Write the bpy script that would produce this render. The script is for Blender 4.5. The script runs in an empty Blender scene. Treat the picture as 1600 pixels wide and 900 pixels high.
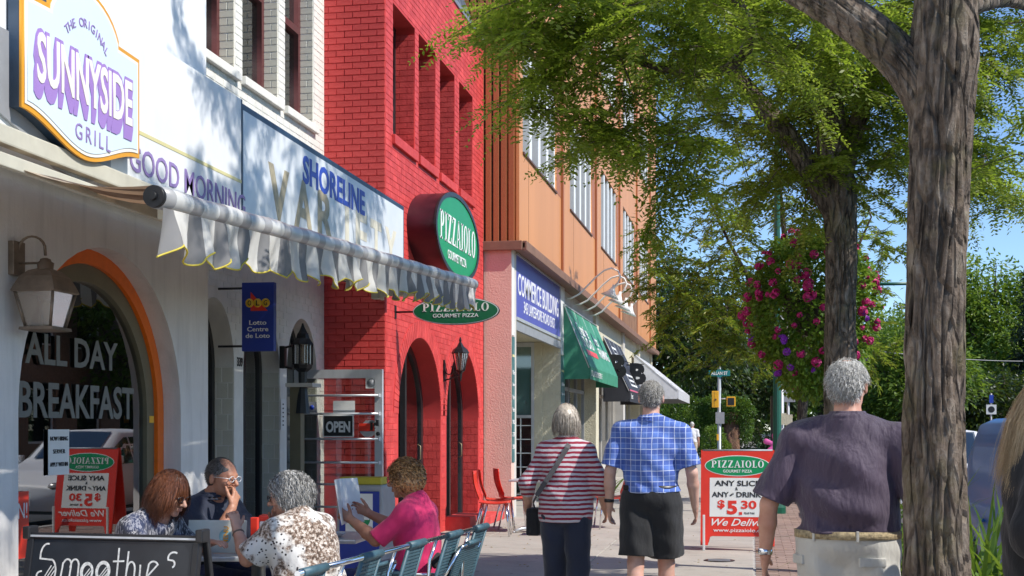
import bpy, bmesh, math, random
import numpy as np
from mathutils import Vector, Matrix, Euler
from mathutils.geometry import tessellate_polygon
SC = bpy.context.scene
COL = SC.collection
R = math.radians
PI = math.pi
# ---------------------------------------------------------------- camera
FPX = 2010.0                       # focal length in photograph pixels (1600 wide)
YAW = math.atan(375 / FPX)
EYE = 1.43
cam_d = bpy.data.cameras.new('camera')
cam_d.sensor_width = 36.0
cam_d.lens = 36.0 * FPX / 1600
cam_d.shift_x = 0.0
cam_d.shift_y = 221 / 1600
cam_d.clip_start = 0.1
cam_d.clip_end = 3000
cam = bpy.data.objects.new('camera', cam_d)
COL.objects.link(cam)
cam.location = (0, 0, EYE)
cam.rotation_euler = (R(90), 0, YAW)
SC.camera = cam
# ---------------------------------------------------------------- sky and sun
SUN = Vector((1.28, -0.36, 1.34)).normalized()       # direction towards the sun
w = bpy.data.worlds.new('World'); SC.world = w
w.use_nodes = True
nt = w.node_tree
bg = nt.nodes['Background']
sky = nt.nodes.new('ShaderNodeTexSky')
sky.sky_type = 'NISHITA'
sky.sun_disc = False
sky.sun_elevation = math.asin(SUN.z)
sky.sun_rotation = math.atan2(SUN.x, SUN.y)
sky.altitude = 1500
sky.air_density = 1.0
sky.dust_density = 0.0
sky.ozone_density = 5.0
nt.links.new(sky.outputs[0], bg.inputs[0])
bg.inputs[1].default_value = 0.15
sun_d = bpy.data.lights.new('sun', 'SUN')
sun_d.energy = 4.1
sun_d.angle = R(0.55)
sun_d.color = (1.0, 0.955, 0.88)
sun = bpy.data.objects.new('sun', sun_d)
COL.objects.link(sun)
sun.rotation_euler = SUN.to_track_quat('Z', 'Y').to_euler()
SC.view_settings.view_transform = 'Standard'
SC.view_settings.look = 'None'
SC.view_settings.exposure = 0.42
SC.view_settings.gamma = 1.0
try:
    SC.cycles.max_bounces = 6
    SC.cycles.transparent_max_bounces = 12
    SC.cycles.transmission_bounces = 4
    SC.cycles.caustics_reflective = False
    SC.cycles.caustics_refractive = False
except Exception:
    pass
# ---------------------------------------------------------------- helpers
rnd = random.Random(7)
CS, SN = math.cos(YAW), math.sin(YAW)

def tag(o, label=None, cat=None, group=None, kind=None):
    if label: o['label'] = label
    if cat: o['category'] = cat
    if group: o['group'] = group
    if kind: o['kind'] = kind
    return o

def thing(name, label, cat, loc=(0, 0, 0), rz=0.0, group=None):
    o = bpy.data.objects.new(name, None)
    o.empty_display_size = 0.1
    COL.objects.link(o)
    o.location = loc
    o.rotation_euler = (0, 0, rz)
    return tag(o, label, cat, group)

def link(name, me, mat=None, parent=None, loc=None, rot=None):
    if mat is not None and len(me.materials) == 0:
        for m in (mat if isinstance(mat, (list, tuple)) else [mat]):
            me.materials.append(m)
    o = bpy.data.objects.new(name, me)
    COL.objects.link(o)
    if parent: o.parent = parent
    if loc is not None: o.location = loc
    if rot is not None: o.rotation_euler = rot
    return o

def dup(o, parent=None, loc=None, rz=None, label=None):
    c = o.copy()
    COL.objects.link(c)
    c.parent = parent
    if loc is not None: c.location = loc
    if rz is not None: c.rotation_euler = (0, 0, rz)
    if label: c['label'] = label
    for ch in list(o.children):
        dup(ch, c)
    return c

class MB:
    """collects shapes and links them as one mesh object"""
    def __init__(self):
        self.v = []; self.f = []; self.s = []; self.mi = []; self.m = 0
    def add(self, vs, fs, smooth=False):
        n = len(self.v)
        self.v.extend([tuple(p) for p in vs])
        for f in fs:
            self.f.append([i + n for i in f]); self.s.append(smooth); self.mi.append(self.m)
        return self
    def box(self, x0, x1, y0, y1, z0, z1, M=None):
        vs = [Vector((x, y, z)) for z in (z0, z1) for y in (y0, y1) for x in (x0, x1)]
        if M is not None: vs = [M @ p for p in vs]
        return self.add(vs, [(0, 2, 3, 1), (4, 5, 7, 6), (0, 1, 5, 4), (2, 6, 7, 3), (0, 4, 6, 2), (1, 3, 7, 5)])
    def rbox(self, x0, x1, y0, y1, z0, z1, b=0.01, M=None):
        """box with bevelled edges"""
        bm = bmesh.new()
        bmesh.ops.create_cube(bm, size=1)
        for v in bm.verts:
            v.co = Vector(((x0 + x1) / 2 + v.co.x * (x1 - x0), (y0 + y1) / 2 + v.co.y * (y1 - y0), (z0 + z1) / 2 + v.co.z * (z1 - z0)))
        bmesh.ops.bevel(bm, geom=bm.edges[:], offset=b, segments=2, profile=0.6, affect='EDGES')
        bm.verts.index_update()
        vs = [v.co.copy() for v in bm.verts]
        if M is not None: vs = [M @ p for p in vs]
        fs = [[v.index for v in f.verts] for f in bm.faces]
        bm.free()
        return self.add(vs, fs)
    def prism(self, pts, z0, z1, M=None):
        """pts: 2-D outline, extruded along local z"""
        n = len(pts)
        vs = [Vector((p[0], p[1], z0)) for p in pts] + [Vector((p[0], p[1], z1)) for p in pts]
        tris = tessellate_polygon([[Vector((p[0], p[1], 0)) for p in pts]])
        fs = [tuple(t) for t in tris] + [tuple(i + n for i in reversed(t)) for t in tris]
        fs += [(i, (i + 1) % n, (i + 1) % n + n, i + n) for i in range(n)]
        if M is not None: vs = [M @ p for p in vs]
        return self.add(vs, fs)
    def tube(self, pts, r, n=10, cap=True, smooth=True):
        pts = [Vector(p) for p in pts]
        rs = r if isinstance(r, (list, tuple)) else [r] * len(pts)
        vs = []; fs = []
        prev = None
        for i, p in enumerate(pts):
            d = (pts[min(i + 1, len(pts) - 1)] - pts[max(i - 1, 0)])
            if d.length < 1e-9: d = Vector((0, 0, 1))
            d.normalize()
            if prev is None:
                a = Vector((0, 0, 1)) if abs(d.z) < 0.9 else Vector((1, 0, 0))
                u = d.cross(a).normalized()
            else:
                u = (prev - d * prev.dot(d))
                u = u.normalized() if u.length > 1e-6 else d.orthogonal().normalized()
            prev = u
            w_ = d.cross(u)
            for k in range(n):
                t = 2 * PI * k / n
                vs.append(p + (u * math.cos(t) + w_ * math.sin(t)) * rs[i])
        for i in range(len(pts) - 1):
            for k in range(n):
                a = i * n + k; b = i * n + (k + 1) % n
                fs.append((a, b, b + n, a + n))
        self.add(vs, fs, smooth)
        if cap:
            m = len(self.v) - len(vs)
            self.f.append([m + k for k in reversed(range(n))]); self.s.append(False); self.mi.append(self.m)
            e = m + (len(pts) - 1) * n
            self.f.append([e + k for k in range(n)]); self.s.append(False); self.mi.append(self.m)
        return self
    def lathe(self, prof, n=20, M=None, smooth=True):
        """prof: (radius, z) pairs"""
        vs = []; fs = []
        for r_, z in prof:
            for k in range(n):
                t = 2 * PI * k / n
                vs.append(Vector((r_ * math.cos(t), r_ * math.sin(t), z)))
        for i in range(len(prof) - 1):
            for k in range(n):
                a = i * n + k; b = i * n + (k + 1) % n
                fs.append((a, b, b + n, a + n))
        fs.append(tuple(reversed(range(n)))); fs.append(tuple((len(prof) - 1) * n + k for k in range(n)))
        if M is not None: vs = [M @ p for p in vs]
        return self.add(vs, fs, smooth)
    def ball(self, c, r, n=10, sc=(1, 1, 1)):
        prof = [(max(1e-4, math.sin(PI * i / n)) * r, -math.cos(PI * i / n) * r) for i in range(n + 1)]
        M = Matrix.Translation(c) @ Matrix.Diagonal((sc[0], sc[1], sc[2], 1))
        return self.lathe(prof, max(8, n * 2), M)
    def mesh(self, name='m'):
        me = bpy.data.meshes.new(name)
        me.from_pydata(self.v, [], self.f)
        me.polygons.foreach_set('use_smooth', self.s)
        if any(self.mi): me.polygons.foreach_set('material_index', self.mi)
        me.update()
        return me
    def build(self, name, mat=None, parent=None, loc=None, rot=None):
        return link(name, self.mesh(name), mat, parent, loc, rot)

def T(x=0, y=0, z=0): return Matrix.Translation((x, y, z))
def RZ(a): return Matrix.Rotation(a, 4, 'Z')
def RX(a): return Matrix.Rotation(a, 4, 'X')
def RY(a): return Matrix.Rotation(a, 4, 'Y')
# local (x right, y up, z out) of a face on the street wall: right = +Y, up = +Z, out = +X
def on_wall(X, Y, Z): return Matrix(((0, 0, 1, X), (1, 0, 0, Y), (0, 1, 0, Z), (0, 0, 0, 1)))
# face looking back at the camera: right = +X, up = +Z, out = -Y
def on_face(X, Y, Z): return Matrix(((1, 0, 0, X), (0, 0, -1, Y), (0, 1, 0, Z), (0, 0, 0, 1)))

def curve_mesh(splines, extrude=0.0, bevel=0.0, res=8):
    """2-D filled outline(s) with holes -> mesh (local xy, extruded both ways in z)"""
    cu = bpy.data.curves.new('tmp', 'CURVE')
    cu.dimensions = '2D'; cu.fill_mode = 'BOTH'; cu.extrude = extrude; cu.bevel_depth = bevel
    for pts in splines:
        s = cu.splines.new('POLY'); s.points.add(len(pts) - 1)
        for i, p in enumerate(pts): s.points[i].co = (p[0], p[1], 0, 1)
        s.use_cyclic_u = True
    ob = bpy.data.objects.new('tmp', cu); COL.objects.link(ob)
    dg = bpy.context.evaluated_depsgraph_get()
    me = bpy.data.meshes.new_from_object(ob.evaluated_get(dg))
    bpy.data.objects.remove(ob); bpy.data.curves.remove(cu)
    return me

def slab(name, outline, holes, thick, M, mat, parent):
    """wall slab with real openings: front face on the local z=0 plane, body behind it"""
    me = curve_mesh([outline] + list(holes), thick / 2)
    me.transform(M @ T(0, 0, -thick / 2))
    return link(name, me, mat, parent)

def arch_pts(x0, x1, z0, spring, apex, n=24, ease=1.0):
    c = (x0 + x1) / 2; a = (x1 - x0) / 2; h = apex - spring
    pts = [(x0, z0), (x1, z0)]
    for i in range(n + 1):
        t = PI * i / n
        pts.append((c + a * math.cos(t), spring + h * math.sin(t)))
    return pts

def text_mesh(s, size=1.0, bold=0.0, depth=0.004, sx=1.0, shear=0.0, align='CENTER', spacing=1.0, width=None, height=None, res=3):
    cu = bpy.data.curves.new('t', 'FONT')
    cu.body = s; cu.size = size; cu.offset = bold; cu.extrude = depth / 2
    cu.shear = shear; cu.space_character = spacing; cu.resolution_u = res
    cu.align_x = align; cu.align_y = 'CENTER'
    ob = bpy.data.objects.new('t', cu); COL.objects.link(ob)
    dg = bpy.context.evaluated_depsgraph_get()
    me = bpy.data.meshes.new_from_object(ob.evaluated_get(dg))
    bpy.data.objects.remove(ob); bpy.data.curves.remove(cu)
    if width is not None and len(me.vertices):
        xs = [v.co.x for v in me.vertices]
        ww = max(xs) - min(xs)
        if ww > 0: sx = width / ww
    sy = 1.0
    if height is not None and len(me.vertices):
        ys = [v.co.y for v in me.vertices]
        sy = height / max(1e-6, max(ys) - min(ys))
        me.transform(T(0, -(max(ys) + min(ys)) / 2, 0))
    me.transform(Matrix.Diagonal((sx, sy, 1, 1)))
    return me

def text(name, s, M, mat, parent, **k):
    me = text_mesh(s, **k)
    me.transform(M @ T(0, 0, 0.002))
    return link(name, me, mat, parent)

# a few serif capitals drawn as strokes: (thick, thin) romans
def serif_word(word, h, width, depth=0.004, condense=1.0):
    mb = MB()
    th, tn, sf = 0.17, 0.07, 0.07
    def bar(x0, y0, x1, y1, w_):
        d = Vector((x1 - x0, y1 - y0)); n = Vector((-d.y, d.x)).normalized() * (w_ / 2)
        return [(x0 - n.x, y0 - n.y), (x1 - n.x, y1 - n.y), (x1 + n.x, y1 + n.y), (x0 + n.x, y0 + n.y)]
    def hb(x0, x1, y, w_): return [(x0, y - w_ / 2), (x1, y - w_ / 2), (x1, y + w_ / 2), (x0, y + w_ / 2)]
    def ring(cx, cy, rx, ry, ix, iy, t0=0.0, t1=2 * PI, n=26):
        o = [(cx + rx * math.cos(t0 + (t1 - t0) * i / n), cy + ry * math.sin(t0 + (t1 - t0) * i / n)) for i in range(n + 1)]
        q = [(cx + ix * math.cos(t0 + (t1 - t0) * i / n), cy + iy * math.sin(t0 + (t1 - t0) * i / n)) for i in range(n + 1)]
        return [[o[i], o[i + 1], q[i + 1], q[i]] for i in range(n)]
    G = {}
    G['I'] = (0.42, [hb(0.125, 0.295, 0.5, 1.0), hb(0.03, 0.39, 0.035, sf), hb(0.03, 0.39, 0.965, sf)])
    G['P'] = (0.66, [hb(0.11, 0.28, 0.5, 1.0), hb(0.02, 0.38, 0.035, sf), hb(0.02, 0.3, 0.965, sf)] +
              ring(0.3, 0.72, 0.33, 0.28, 0.16, 0.21, -PI / 2, PI / 2, 14))
    G['Z'] = (0.66, [hb(0.05, 0.6, 0.965, sf), hb(0.04, 0.62, 0.035, sf), [(0.04, 0.07), (0.24, 0.07), (0.6, 0.93), (0.4, 0.93)],
                     bar(0.08, 0.78, 0.08, 0.98, 0.06), bar(0.59, 0.02, 0.59, 0.22, 0.06)])
    G['A'] = (0.74, [bar(0.12, 0.05, 0.38, 0.97, tn), [(0.33, 1.0), (0.42, 1.0), (0.71, 0.03), (0.53, 0.03)], hb(0.2, 0.56, 0.33, 0.06),
                     hb(0.0, 0.24, 0.03, 0.06), hb(0.46, 0.76, 0.03, 0.06)])
    G['O'] = (0.72, ring(0.36, 0.5, 0.34, 0.51, 0.17, 0.45))
    G['L'] = (0.6, [hb(0.11, 0.28, 0.5, 1.0), hb(0.02, 0.38, 0.965, sf), hb(0.02, 0.55, 0.035, sf), bar(0.54, 0.0, 0.54, 0.24, 0.06)])
    x = 0.0; polys = []
    for ch in word:
        adv, ps = G[ch]
        for p in ps: polys.append([(q[0] + x, q[1]) for q in p])
        x += adv + 0.07
    W = x - 0.07
    for p in polys:
        a = sum(p[i][0] * p[(i + 1) % len(p)][1] - p[(i + 1) % len(p)][0] * p[i][1] for i in range(len(p)))
        if a < 0: p = p[::-1]
        mb.prism([((q[0] / W - 0.5) * width, (q[1] - 0.5) * h) for q in p], 0, depth)
    return mb.mesh('letters')

def ribbon(mb, pts, w_, z0=0.0, z1=0.002, closed=False):
    """flat stroke along 2-D points"""
    for i in range(len(pts) - (0 if closed else 1)):
        a = Vector(pts[i]); b = Vector(pts[(i + 1) % len(pts)])
        d = b - a
        if d.length < 1e-6: continue
        d.normalize(); n = Vector((-d.y, d.x)) * w_ / 2; e = d * w_ * 0.3
        a = a - e; b = b + e
        mb.prism([a - n, b - n, b + n, a + n], z0, z1 + 0.0001 * (i % 3))

def circle_pts(cx, cy, rx, ry, n=40): return [(cx + rx * math.cos(2 * PI * i / n), cy + ry * math.sin(2 * PI * i / n)) for i in range(n)]

# ---------------------------------------------------------------- materials
class NB:
    def __init__(self, name):
        self.m = bpy.data.materials.new(name); self.m.use_nodes = True
        self.t = self.m.node_tree; self.b = self.t.nodes['Principled BSDF']; self.o = self.t.nodes['Material Output']
    def n(self, kind, **k):
        nd = self.t.nodes.new(kind)
        for a, v in k.items():
            if isinstance(a, str) and hasattr(nd, a) and a not in ('Scale',): setattr(nd, a, v)
        return nd
    def l(self, a, b): self.t.links.new(a, b)
    def coord(self, which='Object', scale=(1, 1, 1), rot=(0, 0, 0)):
        tc = self.n('ShaderNodeTexCoord'); mp = self.n('ShaderNodeMapping')
        mp.inputs['Scale'].default_value = scale; mp.inputs['Rotation'].default_value = rot
        self.l(tc.outputs[which], mp.inputs[0]); return mp.outputs[0]
    def noise(self, v, scale=5, detail=4, rough=0.55, dist=0.0):
        nd = self.n('ShaderNodeTexNoise'); nd.inputs['Scale'].default_value = scale; nd.inputs['Detail'].default_value = detail
        nd.inputs['Roughness'].default_value = rough; nd.inputs['Distortion'].default_value = dist
        self.l(v, nd.inputs['Vector']); return nd.outputs['Fac']
    def ramp(self, f, stops):
        nd = self.n('ShaderNodeValToRGB'); e = nd.color_ramp.elements
        while len(e) < len(stops): e.new(0.5)
        for i, (p, c) in enumerate(stops):
            e[i].position = p; e[i].color = (c[0], c[1], c[2], 1) if isinstance(c, (tuple, list)) else (c, c, c, 1)
        self.l(f, nd.inputs[0]); return nd.outputs[0]
    def mix(self, f, a, b, mode='MIX'):
        nd = self.n('ShaderNodeMix', data_type='RGBA', blend_type=mode)
        for s, v in ((nd.inputs[0], f), (nd.inputs[6], a), (nd.inputs[7], b)):
            if hasattr(v, 'is_linked'): self.l(v, s)
            elif isinstance(v, (tuple, list)): s.default_value = (v[0], v[1], v[2], 1)
            else: s.default_value = v
        return nd.outputs[2]
    def math(self, op, a, b=0.0, clamp=False):
        nd = self.n('ShaderNodeMath', operation=op); nd.use_clamp = clamp
        for s, v in ((nd.inputs[0], a), (nd.inputs[1], b)):
            if hasattr(v, 'is_linked'): self.l(v, s)
            else: s.default_value = v
        return nd.outputs[0]
    def sep(self, v):
        nd = self.n('ShaderNodeSeparateXYZ'); self.l(v, nd.inputs[0]); return nd.outputs
    def bump(self, h, strength=0.3, dist=0.01):
        nd = self.n('ShaderNodeBump'); nd.inputs['Strength'].default_value = strength; nd.inputs['Distance'].default_value = dist
        self.l(h, nd.inputs['Height']); self.l(nd.outputs[0], self.b.inputs['Normal']); return nd
    def col(self, c):
        if hasattr(c, 'is_linked'): self.l(c, self.b.inputs['Base Color'])
        else: self.b.inputs['Base Color'].default_value = (c[0], c[1], c[2], 1)
    def set(self, **k):
        for a, v in k.items(): self.b.inputs[a.replace('_', ' ')].default_value = v

def mat(name, c, rough=0.6, metal=0.0, var=0.12, vs=6.0, bump=0.0, bs=60.0, bd=0.004, coat=0.0, stretch=(1, 1, 1), c2=None, spec=0.5, which='Object', dirt=0.0, island=0.0):
    """plain painted / stuccoed surface with blotchy tone and fine relief"""
    n = NB(name)
    v = n.coord(which, stretch)
    lo = tuple(x * (1 - var) for x in c); hi = tuple(min(1, x * (1 + var)) for x in (c2 or c))
    f = n.noise(v, vs, 5)
    colr = n.ramp(f, [(0.3, lo), (0.7, hi)])
    if dirt:
        g = n.noise(n.coord(which, (3, 3, 0.35)), 2.2, 6, 0.65)
        colr = n.mix(n.ramp(g, [(0.48, 0.0), (0.75, dirt)]), colr, tuple(x * 0.35 + 0.02 for x in c))
    if island:
        r1 = n.n('ShaderNodeNewGeometry').outputs['Random Per Island']; r2 = n.n('ShaderNodeObjectInfo').outputs['Random']
        k = n.math('FRACT', n.math('ADD', r1, r2))
        colr = n.mix(n.math('MULTIPLY', k, island), colr, tuple(x * 0.55 for x in c))
    n.col(colr)
    n.set(Roughness=rough, Metallic=metal)
    n.b.inputs['Specular IOR Level'].default_value = spec
    if coat: n.b.inputs['Coat Weight'].default_value = coat; n.b.inputs['Coat Roughness'].default_value = 0.06
    if bump:
        n.bump(n.noise(v, bs, 4, 0.6), bump, bd)
    return n.m

def glass_mat(name, tint=(0.02, 0.025, 0.025), rough=0.02, alpha=0.35, refl=0.1):
    """pane: mirror-like reflection over a see-through tinted sheet"""
    n = NB(name)
    n.col(tint); n.set(Roughness=rough)
    n.b.inputs['Specular IOR Level'].default_value = 0.5
    tr = n.n('ShaderNodeBsdfTransparent'); tr.inputs[0].default_value = (0.8, 0.84, 0.83, 1)
    gl = n.n('ShaderNodeBsdfGlossy'); gl.inputs['Roughness'].default_value = rough; gl.inputs[0].default_value = (1, 1, 1, 1)
    lw = n.n('ShaderNodeFresnel'); lw.inputs[0].default_value = 1.5
    f = n.math('ADD', lw.outputs[0], refl, True)
    m1 = n.n('ShaderNodeMixShader'); m1.inputs[0].default_value = alpha
    n.l(tr.outputs[0], m1.inputs[1]); n.l(n.b.outputs[0], m1.inputs[2])
    m2 = n.n('ShaderNodeMixShader'); n.l(f, m2.inputs[0]); n.l(m1.outputs[0], m2.inputs[1]); n.l(gl.outputs[0], m2.inputs[2])
    n.l(m2.outputs[0], n.o.inputs[0])
    return n.m

def leaf_mat(name, c1, c2, c3=None, trans=0.35, vs=1.3):
    n = NB(name)
    v = n.coord('Object')
    f = n.noise(v, vs, 6, 0.7)
    g = n.n('ShaderNodeNewGeometry').outputs['Random Per Island']
    colr = n.ramp(n.math('ADD', n.math('MULTIPLY', f, 0.6), n.math('MULTIPLY', g, 0.4)), [(0.30, c1), (0.50, c2), (0.66, c3 or c2)])
    n.col(colr); n.set(Roughness=0.42)
    n.b.inputs['Specular IOR Level'].default_value = 0.45
    tl = n.n('ShaderNodeBsdfTranslucent'); 
    hue = n.mix(0.5, colr, (0.36, 0.50, 0.04)); n.l(hue, tl.inputs[0])
    m = n.n('ShaderNodeMixShader'); m.inputs[0].default_value = trans
    n.l(n.b.outputs[0], m.inputs[1]); n.l(tl.outputs[0], m.inputs[2]); n.l(m.outputs[0], n.o.inputs[0])
    return n.m

def np_mesh(name, V, F4, smooth=True, mi=None):
    """V (n,3), F (m,3|4) arrays -> mesh, quickly"""
    me = bpy.data.meshes.new(name)
    m, k = F4.shape
    me.vertices.add(len(V)); me.vertices.foreach_set('co', np.ascontiguousarray(V, dtype=np.float32).ravel())
    me.loops.add(m * k); me.loops.foreach_set('vertex_index', np.ascontiguousarray(F4, dtype=np.int32).ravel())
    me.polygons.add(m); me.polygons.foreach_set('loop_start', np.arange(0, m * k, k, dtype=np.int32))
    me.polygons.foreach_set('loop_total', np.full(m, k, dtype=np.int32))
    me.polygons.foreach_set('use_smooth', np.full(m, smooth, dtype=bool))
    if mi is not None: me.polygons.foreach_set('material_index', np.ascontiguousarray(mi, dtype=np.int32))
    me.update(calc_edges=True); me.validate()
    return me

# ---------------------------------------------------------------- signed-distance modelling (bodies, clothes, hair)
class SDF:
    def __init__(self, lo, hi, h, far=0.08):
        self.h = h; self.lo = np.array(lo, float)
        self.n = np.ceil((np.array(hi) - self.lo) / h).astype(int) + 1
        self.a = np.full(self.n, far, dtype=np.float32)
    def _block(self, lo, hi):
        i0 = np.maximum(0, np.floor((np.array(lo) - self.lo) / self.h).astype(int))
        i1 = np.minimum(self.n, np.ceil((np.array(hi) - self.lo) / self.h).astype(int) + 1)
        if (i1 <= i0).any(): return None, None
        ax = [self.lo[k] + np.arange(i0[k], i1[k]) * self.h for k in range(3)]
        g = np.meshgrid(*ax, indexing='ij')
        return tuple(slice(i0[k], i1[k]) for k in range(3)), g
    def _put(self, sl, d, k, sub=False):
        a = self.a[sl]
        if sub:
            if k <= 0: self.a[sl] = np.maximum(a, -d)
            else:
                hh = np.clip(0.5 - 0.5 * (a + d) / k, 0, 1); self.a[sl] = a * (1 - hh) - d * hh + k * hh * (1 - hh)
        elif k <= 0: self.a[sl] = np.minimum(a, d)
        else:
            hh = np.clip(0.5 + 0.5 * (a - d) / k, 0, 1); self.a[sl] = a * (1 - hh) + d * hh - k * hh * (1 - hh)
    def cone(self, p, q, r1, r2, k=0.02, flat=None, sub=False):
        """tapered capsule; flat=(axis vector, factor) squashes the section along that axis"""
        p = np.array(p, float); q = np.array(q, float); m = max(r1, r2) * (1.0 if not flat else max(1, 1 / flat[1] if flat[1] < 1 else 1)) + abs(k) + 0.07
        sl, g = self._block(np.minimum(p, q) - m, np.maximum(p, q) + m)
        if sl is None: return
        pa = [g[i] - p[i] for i in range(3)]; ba = q - p
        t = sum(pa[i] * ba[i] for i in range(3)) / max(1e-9, float(ba @ ba))
        t = np.clip(t, 0, 1)
        e = [pa[i] - ba[i] * t for i in range(3)]
        if flat is not None:
            ax = np.array(flat[0], float); ax /= np.linalg.norm(ax)
            dd = sum(e[i] * ax[i] for i in range(3))
            s2 = sum(e[i] ** 2 for i in range(3)) - dd ** 2 + (dd / flat[1]) ** 2
            d = np.sqrt(np.maximum(s2, 0)) - (r1 + (r2 - r1) * t)
            if flat[1] < 1: d = d * (0.5 + 0.5 * flat[1])
        else:
            d = np.sqrt(e[0] ** 2 + e[1] ** 2 + e[2] ** 2) - (r1 + (r2 - r1) * t)
        self._put(sl, d.astype(np.float32), k, sub)
    def ell(self, c, r, k=0.02, rot=None, sub=False):
        """ellipsoid, rot: 3x3 matrix columns = local axes"""
        c = np.array(c, float); r = np.array(r, float); m = r.max() + abs(k) + 0.07
        sl, g = self._block(c - m, c + m)
        if sl is None: return
        e = [g[i] - c[i] for i in range(3)]
        if rot is not None:
            Rm = np.array(rot); e = [sum(e[j] * Rm[j, i] for j in range(3)) for i in range(3)]
        k0 = np.sqrt(sum((e[i] / r[i]) ** 2 for i in range(3))); k1 = np.sqrt(sum((e[i] / r[i] ** 2) ** 2 for i in range(3)))
        d = k0 * (k0 - 1.0) / np.maximum(k1, 1e-6)
        self._put(sl, d.astype(np.float32), k, sub)
    def cut(self, p, nrm, sharp=True):
        """remove everything on the side nrm points to"""
        g = [self.lo[k] + np.arange(self.n[k]) * self.h for k in range(3)]
        nrm = np.array(nrm, float); nrm /= np.linalg.norm(nrm)
        d = (g[0] - p[0])[:, None, None] * nrm[0] + (g[1] - p[1])[None, :, None] * nrm[1] + (g[2] - p[2])[None, None, :] * nrm[2]
        self.a = np.maximum(self.a, d.astype(np.float32))
    def warp(self, fn, amp):
        """add a height field (folds, curls)"""
        g = np.meshgrid(*[self.lo[k] + np.arange(self.n[k]) * self.h for k in range(3)], indexing='ij')
        near = np.abs(self.a) < amp * 3 + self.h * 2
        v = fn(g[0][near], g[1][near], g[2][near])
        self.a[near] += (v * amp).astype(np.float32)
    def mesh(self, name='sdf', M=None):
        a = self.a; h = self.h
        a = a.copy(); 
        a[0], a[-1], a[:, 0], a[:, -1], a[:, :, 0], a[:, :, -1] = (0.05,) * 6
        s = a < 0
        nx, ny, nz = a.shape
        cs = s[:-1, :-1, :-1].astype(np.int8)
        tot = np.zeros((nx - 1, ny - 1, nz - 1), np.int8)
        for dx in (0, 1):
            for dy in (0, 1):
                for dz in (0, 1):
                    tot += s[dx:nx - 1 + dx, dy:ny - 1 + dy, dz:nz - 1 + dz]
        act = (tot > 0) & (tot < 8)
        I, J, K = np.nonzero(act)
        idx = np.full(act.shape, -1, np.int64); idx[I, J, K] = np.arange(len(I))
        acc = np.zeros((len(I), 3)); cnt = np.zeros(len(I))
        cor = [(0, 0, 0), (1, 0, 0), (0, 1, 0), (1, 1, 0), (0, 0, 1), (1, 0, 1), (0, 1, 1), (1, 1, 1)]
        val = [a[I + c[0], J + c[1], K + c[2]] for c in cor]
        for (p, q) in ((0, 1), (2, 3), (4, 5), (6, 7), (0, 2), (1, 3), (4, 6), (5, 7), (0, 4), (1, 5), (2, 6), (3, 7)):
            A, B = val[p], val[q]; m = (A < 0) != (B < 0)
            t = np.where(m, A / np.where(m, A - B, 1), 0)
            P = np.array(cor[p], float); Q = np.array(cor[q], float)
            acc += m[:, None] * (P + (Q - P) * t[:, None]); cnt += m
        V = (np.stack([I, J, K], 1) + acc / cnt[:, None]) * h + self.lo
        quads = []
        for ax in range(3):
            b, c = (ax + 1) % 3, (ax + 2) % 3
            sl0 = [slice(None)] * 3; sl1 = [slice(None)] * 3
            sl0[ax] = slice(0, a.shape[ax] - 1); sl1[ax] = slice(1, a.shape[ax])
            A = s[tuple(sl0)]; B = s[tuple(sl1)]
            X = A != B
            e = np.stack(np.nonzero(X), 1)
            ok = (e[:, b] > 0) & (e[:, c] > 0) & (e[:, b] < a.shape[b] - 1) & (e[:, c] < a.shape[c] - 1)
            e = e[ok]
            sg = A[e[:, 0], e[:, 1], e[:, 2]]
            def at(db, dc):
                q = e.copy(); q[:, b] -= db; q[:, c] -= dc
                return idx[q[:, 0], q[:, 1], q[:, 2]]
            q = np.stack([at(1, 1), at(0, 1), at(0, 0), at(1, 0)], 1)
            q[~sg] = q[~sg][:, ::-1]
            quads.append(q)
        F = np.concatenate(quads)
        F = F[(F >= 0).all(1)]
        me = np_mesh(name, V, F)
        if M is not None: me.transform(M)
        return me
# ---------------------------------------------------------------- materials
m_white_stucco = mat('white_stucco', (0.72, 0.70, 0.68), 0.85, var=0.07, vs=2, bump=0.5, bs=50, bd=0.005, dirt=0.3)
m_white_panel = mat('white_panel', (0.78, 0.79, 0.80), 0.42, var=0.03, vs=1.5, dirt=0.06)
m_cream_brick = mat('cream_brick_paint', (0.68, 0.66, 0.56), 0.7, var=0.08, vs=5, bump=0.4, bs=70, bd=0.004, dirt=0.12, island=0.2)
m_cream_side = mat('cream_brick_mortar', (0.5, 0.48, 0.4), 0.8, var=0.1)
m_white_brick = mat('white_brick_paint', (0.76, 0.74, 0.68), 0.7, var=0.07, vs=5, bump=0.4, bs=70, bd=0.004, dirt=0.15)
m_red = mat('red_brick_paint', (0.60, 0.045, 0.042), 0.6, var=0.16, vs=5, bump=0.6, bs=45, bd=0.006, c2=(0.67, 0.075, 0.068), dirt=0.22, island=0.35)
m_red_m = mat('red_mortar_paint', (0.55, 0.045, 0.043), 0.7, var=0.08, bump=0.3, bs=120)
m_black = mat('black_paint', (0.018, 0.018, 0.02), 0.35, var=0.2)
m_black_metal = mat('black_metal', (0.02, 0.02, 0.022), 0.4, metal=0.3, var=0.3, bump=0.2, bs=80, bd=0.002)
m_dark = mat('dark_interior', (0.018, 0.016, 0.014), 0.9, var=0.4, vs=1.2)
m_orange_trim = mat('orange_gloss_trim', (0.85, 0.16, 0.01), 0.35, var=0.06, vs=20)
m_olive_trim = mat('olive_trim', (0.16, 0.14, 0.085), 0.5, var=0.1)
m_maroon = mat('maroon_window_frame', (0.11, 0.03, 0.03), 0.45, var=0.15)
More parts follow.
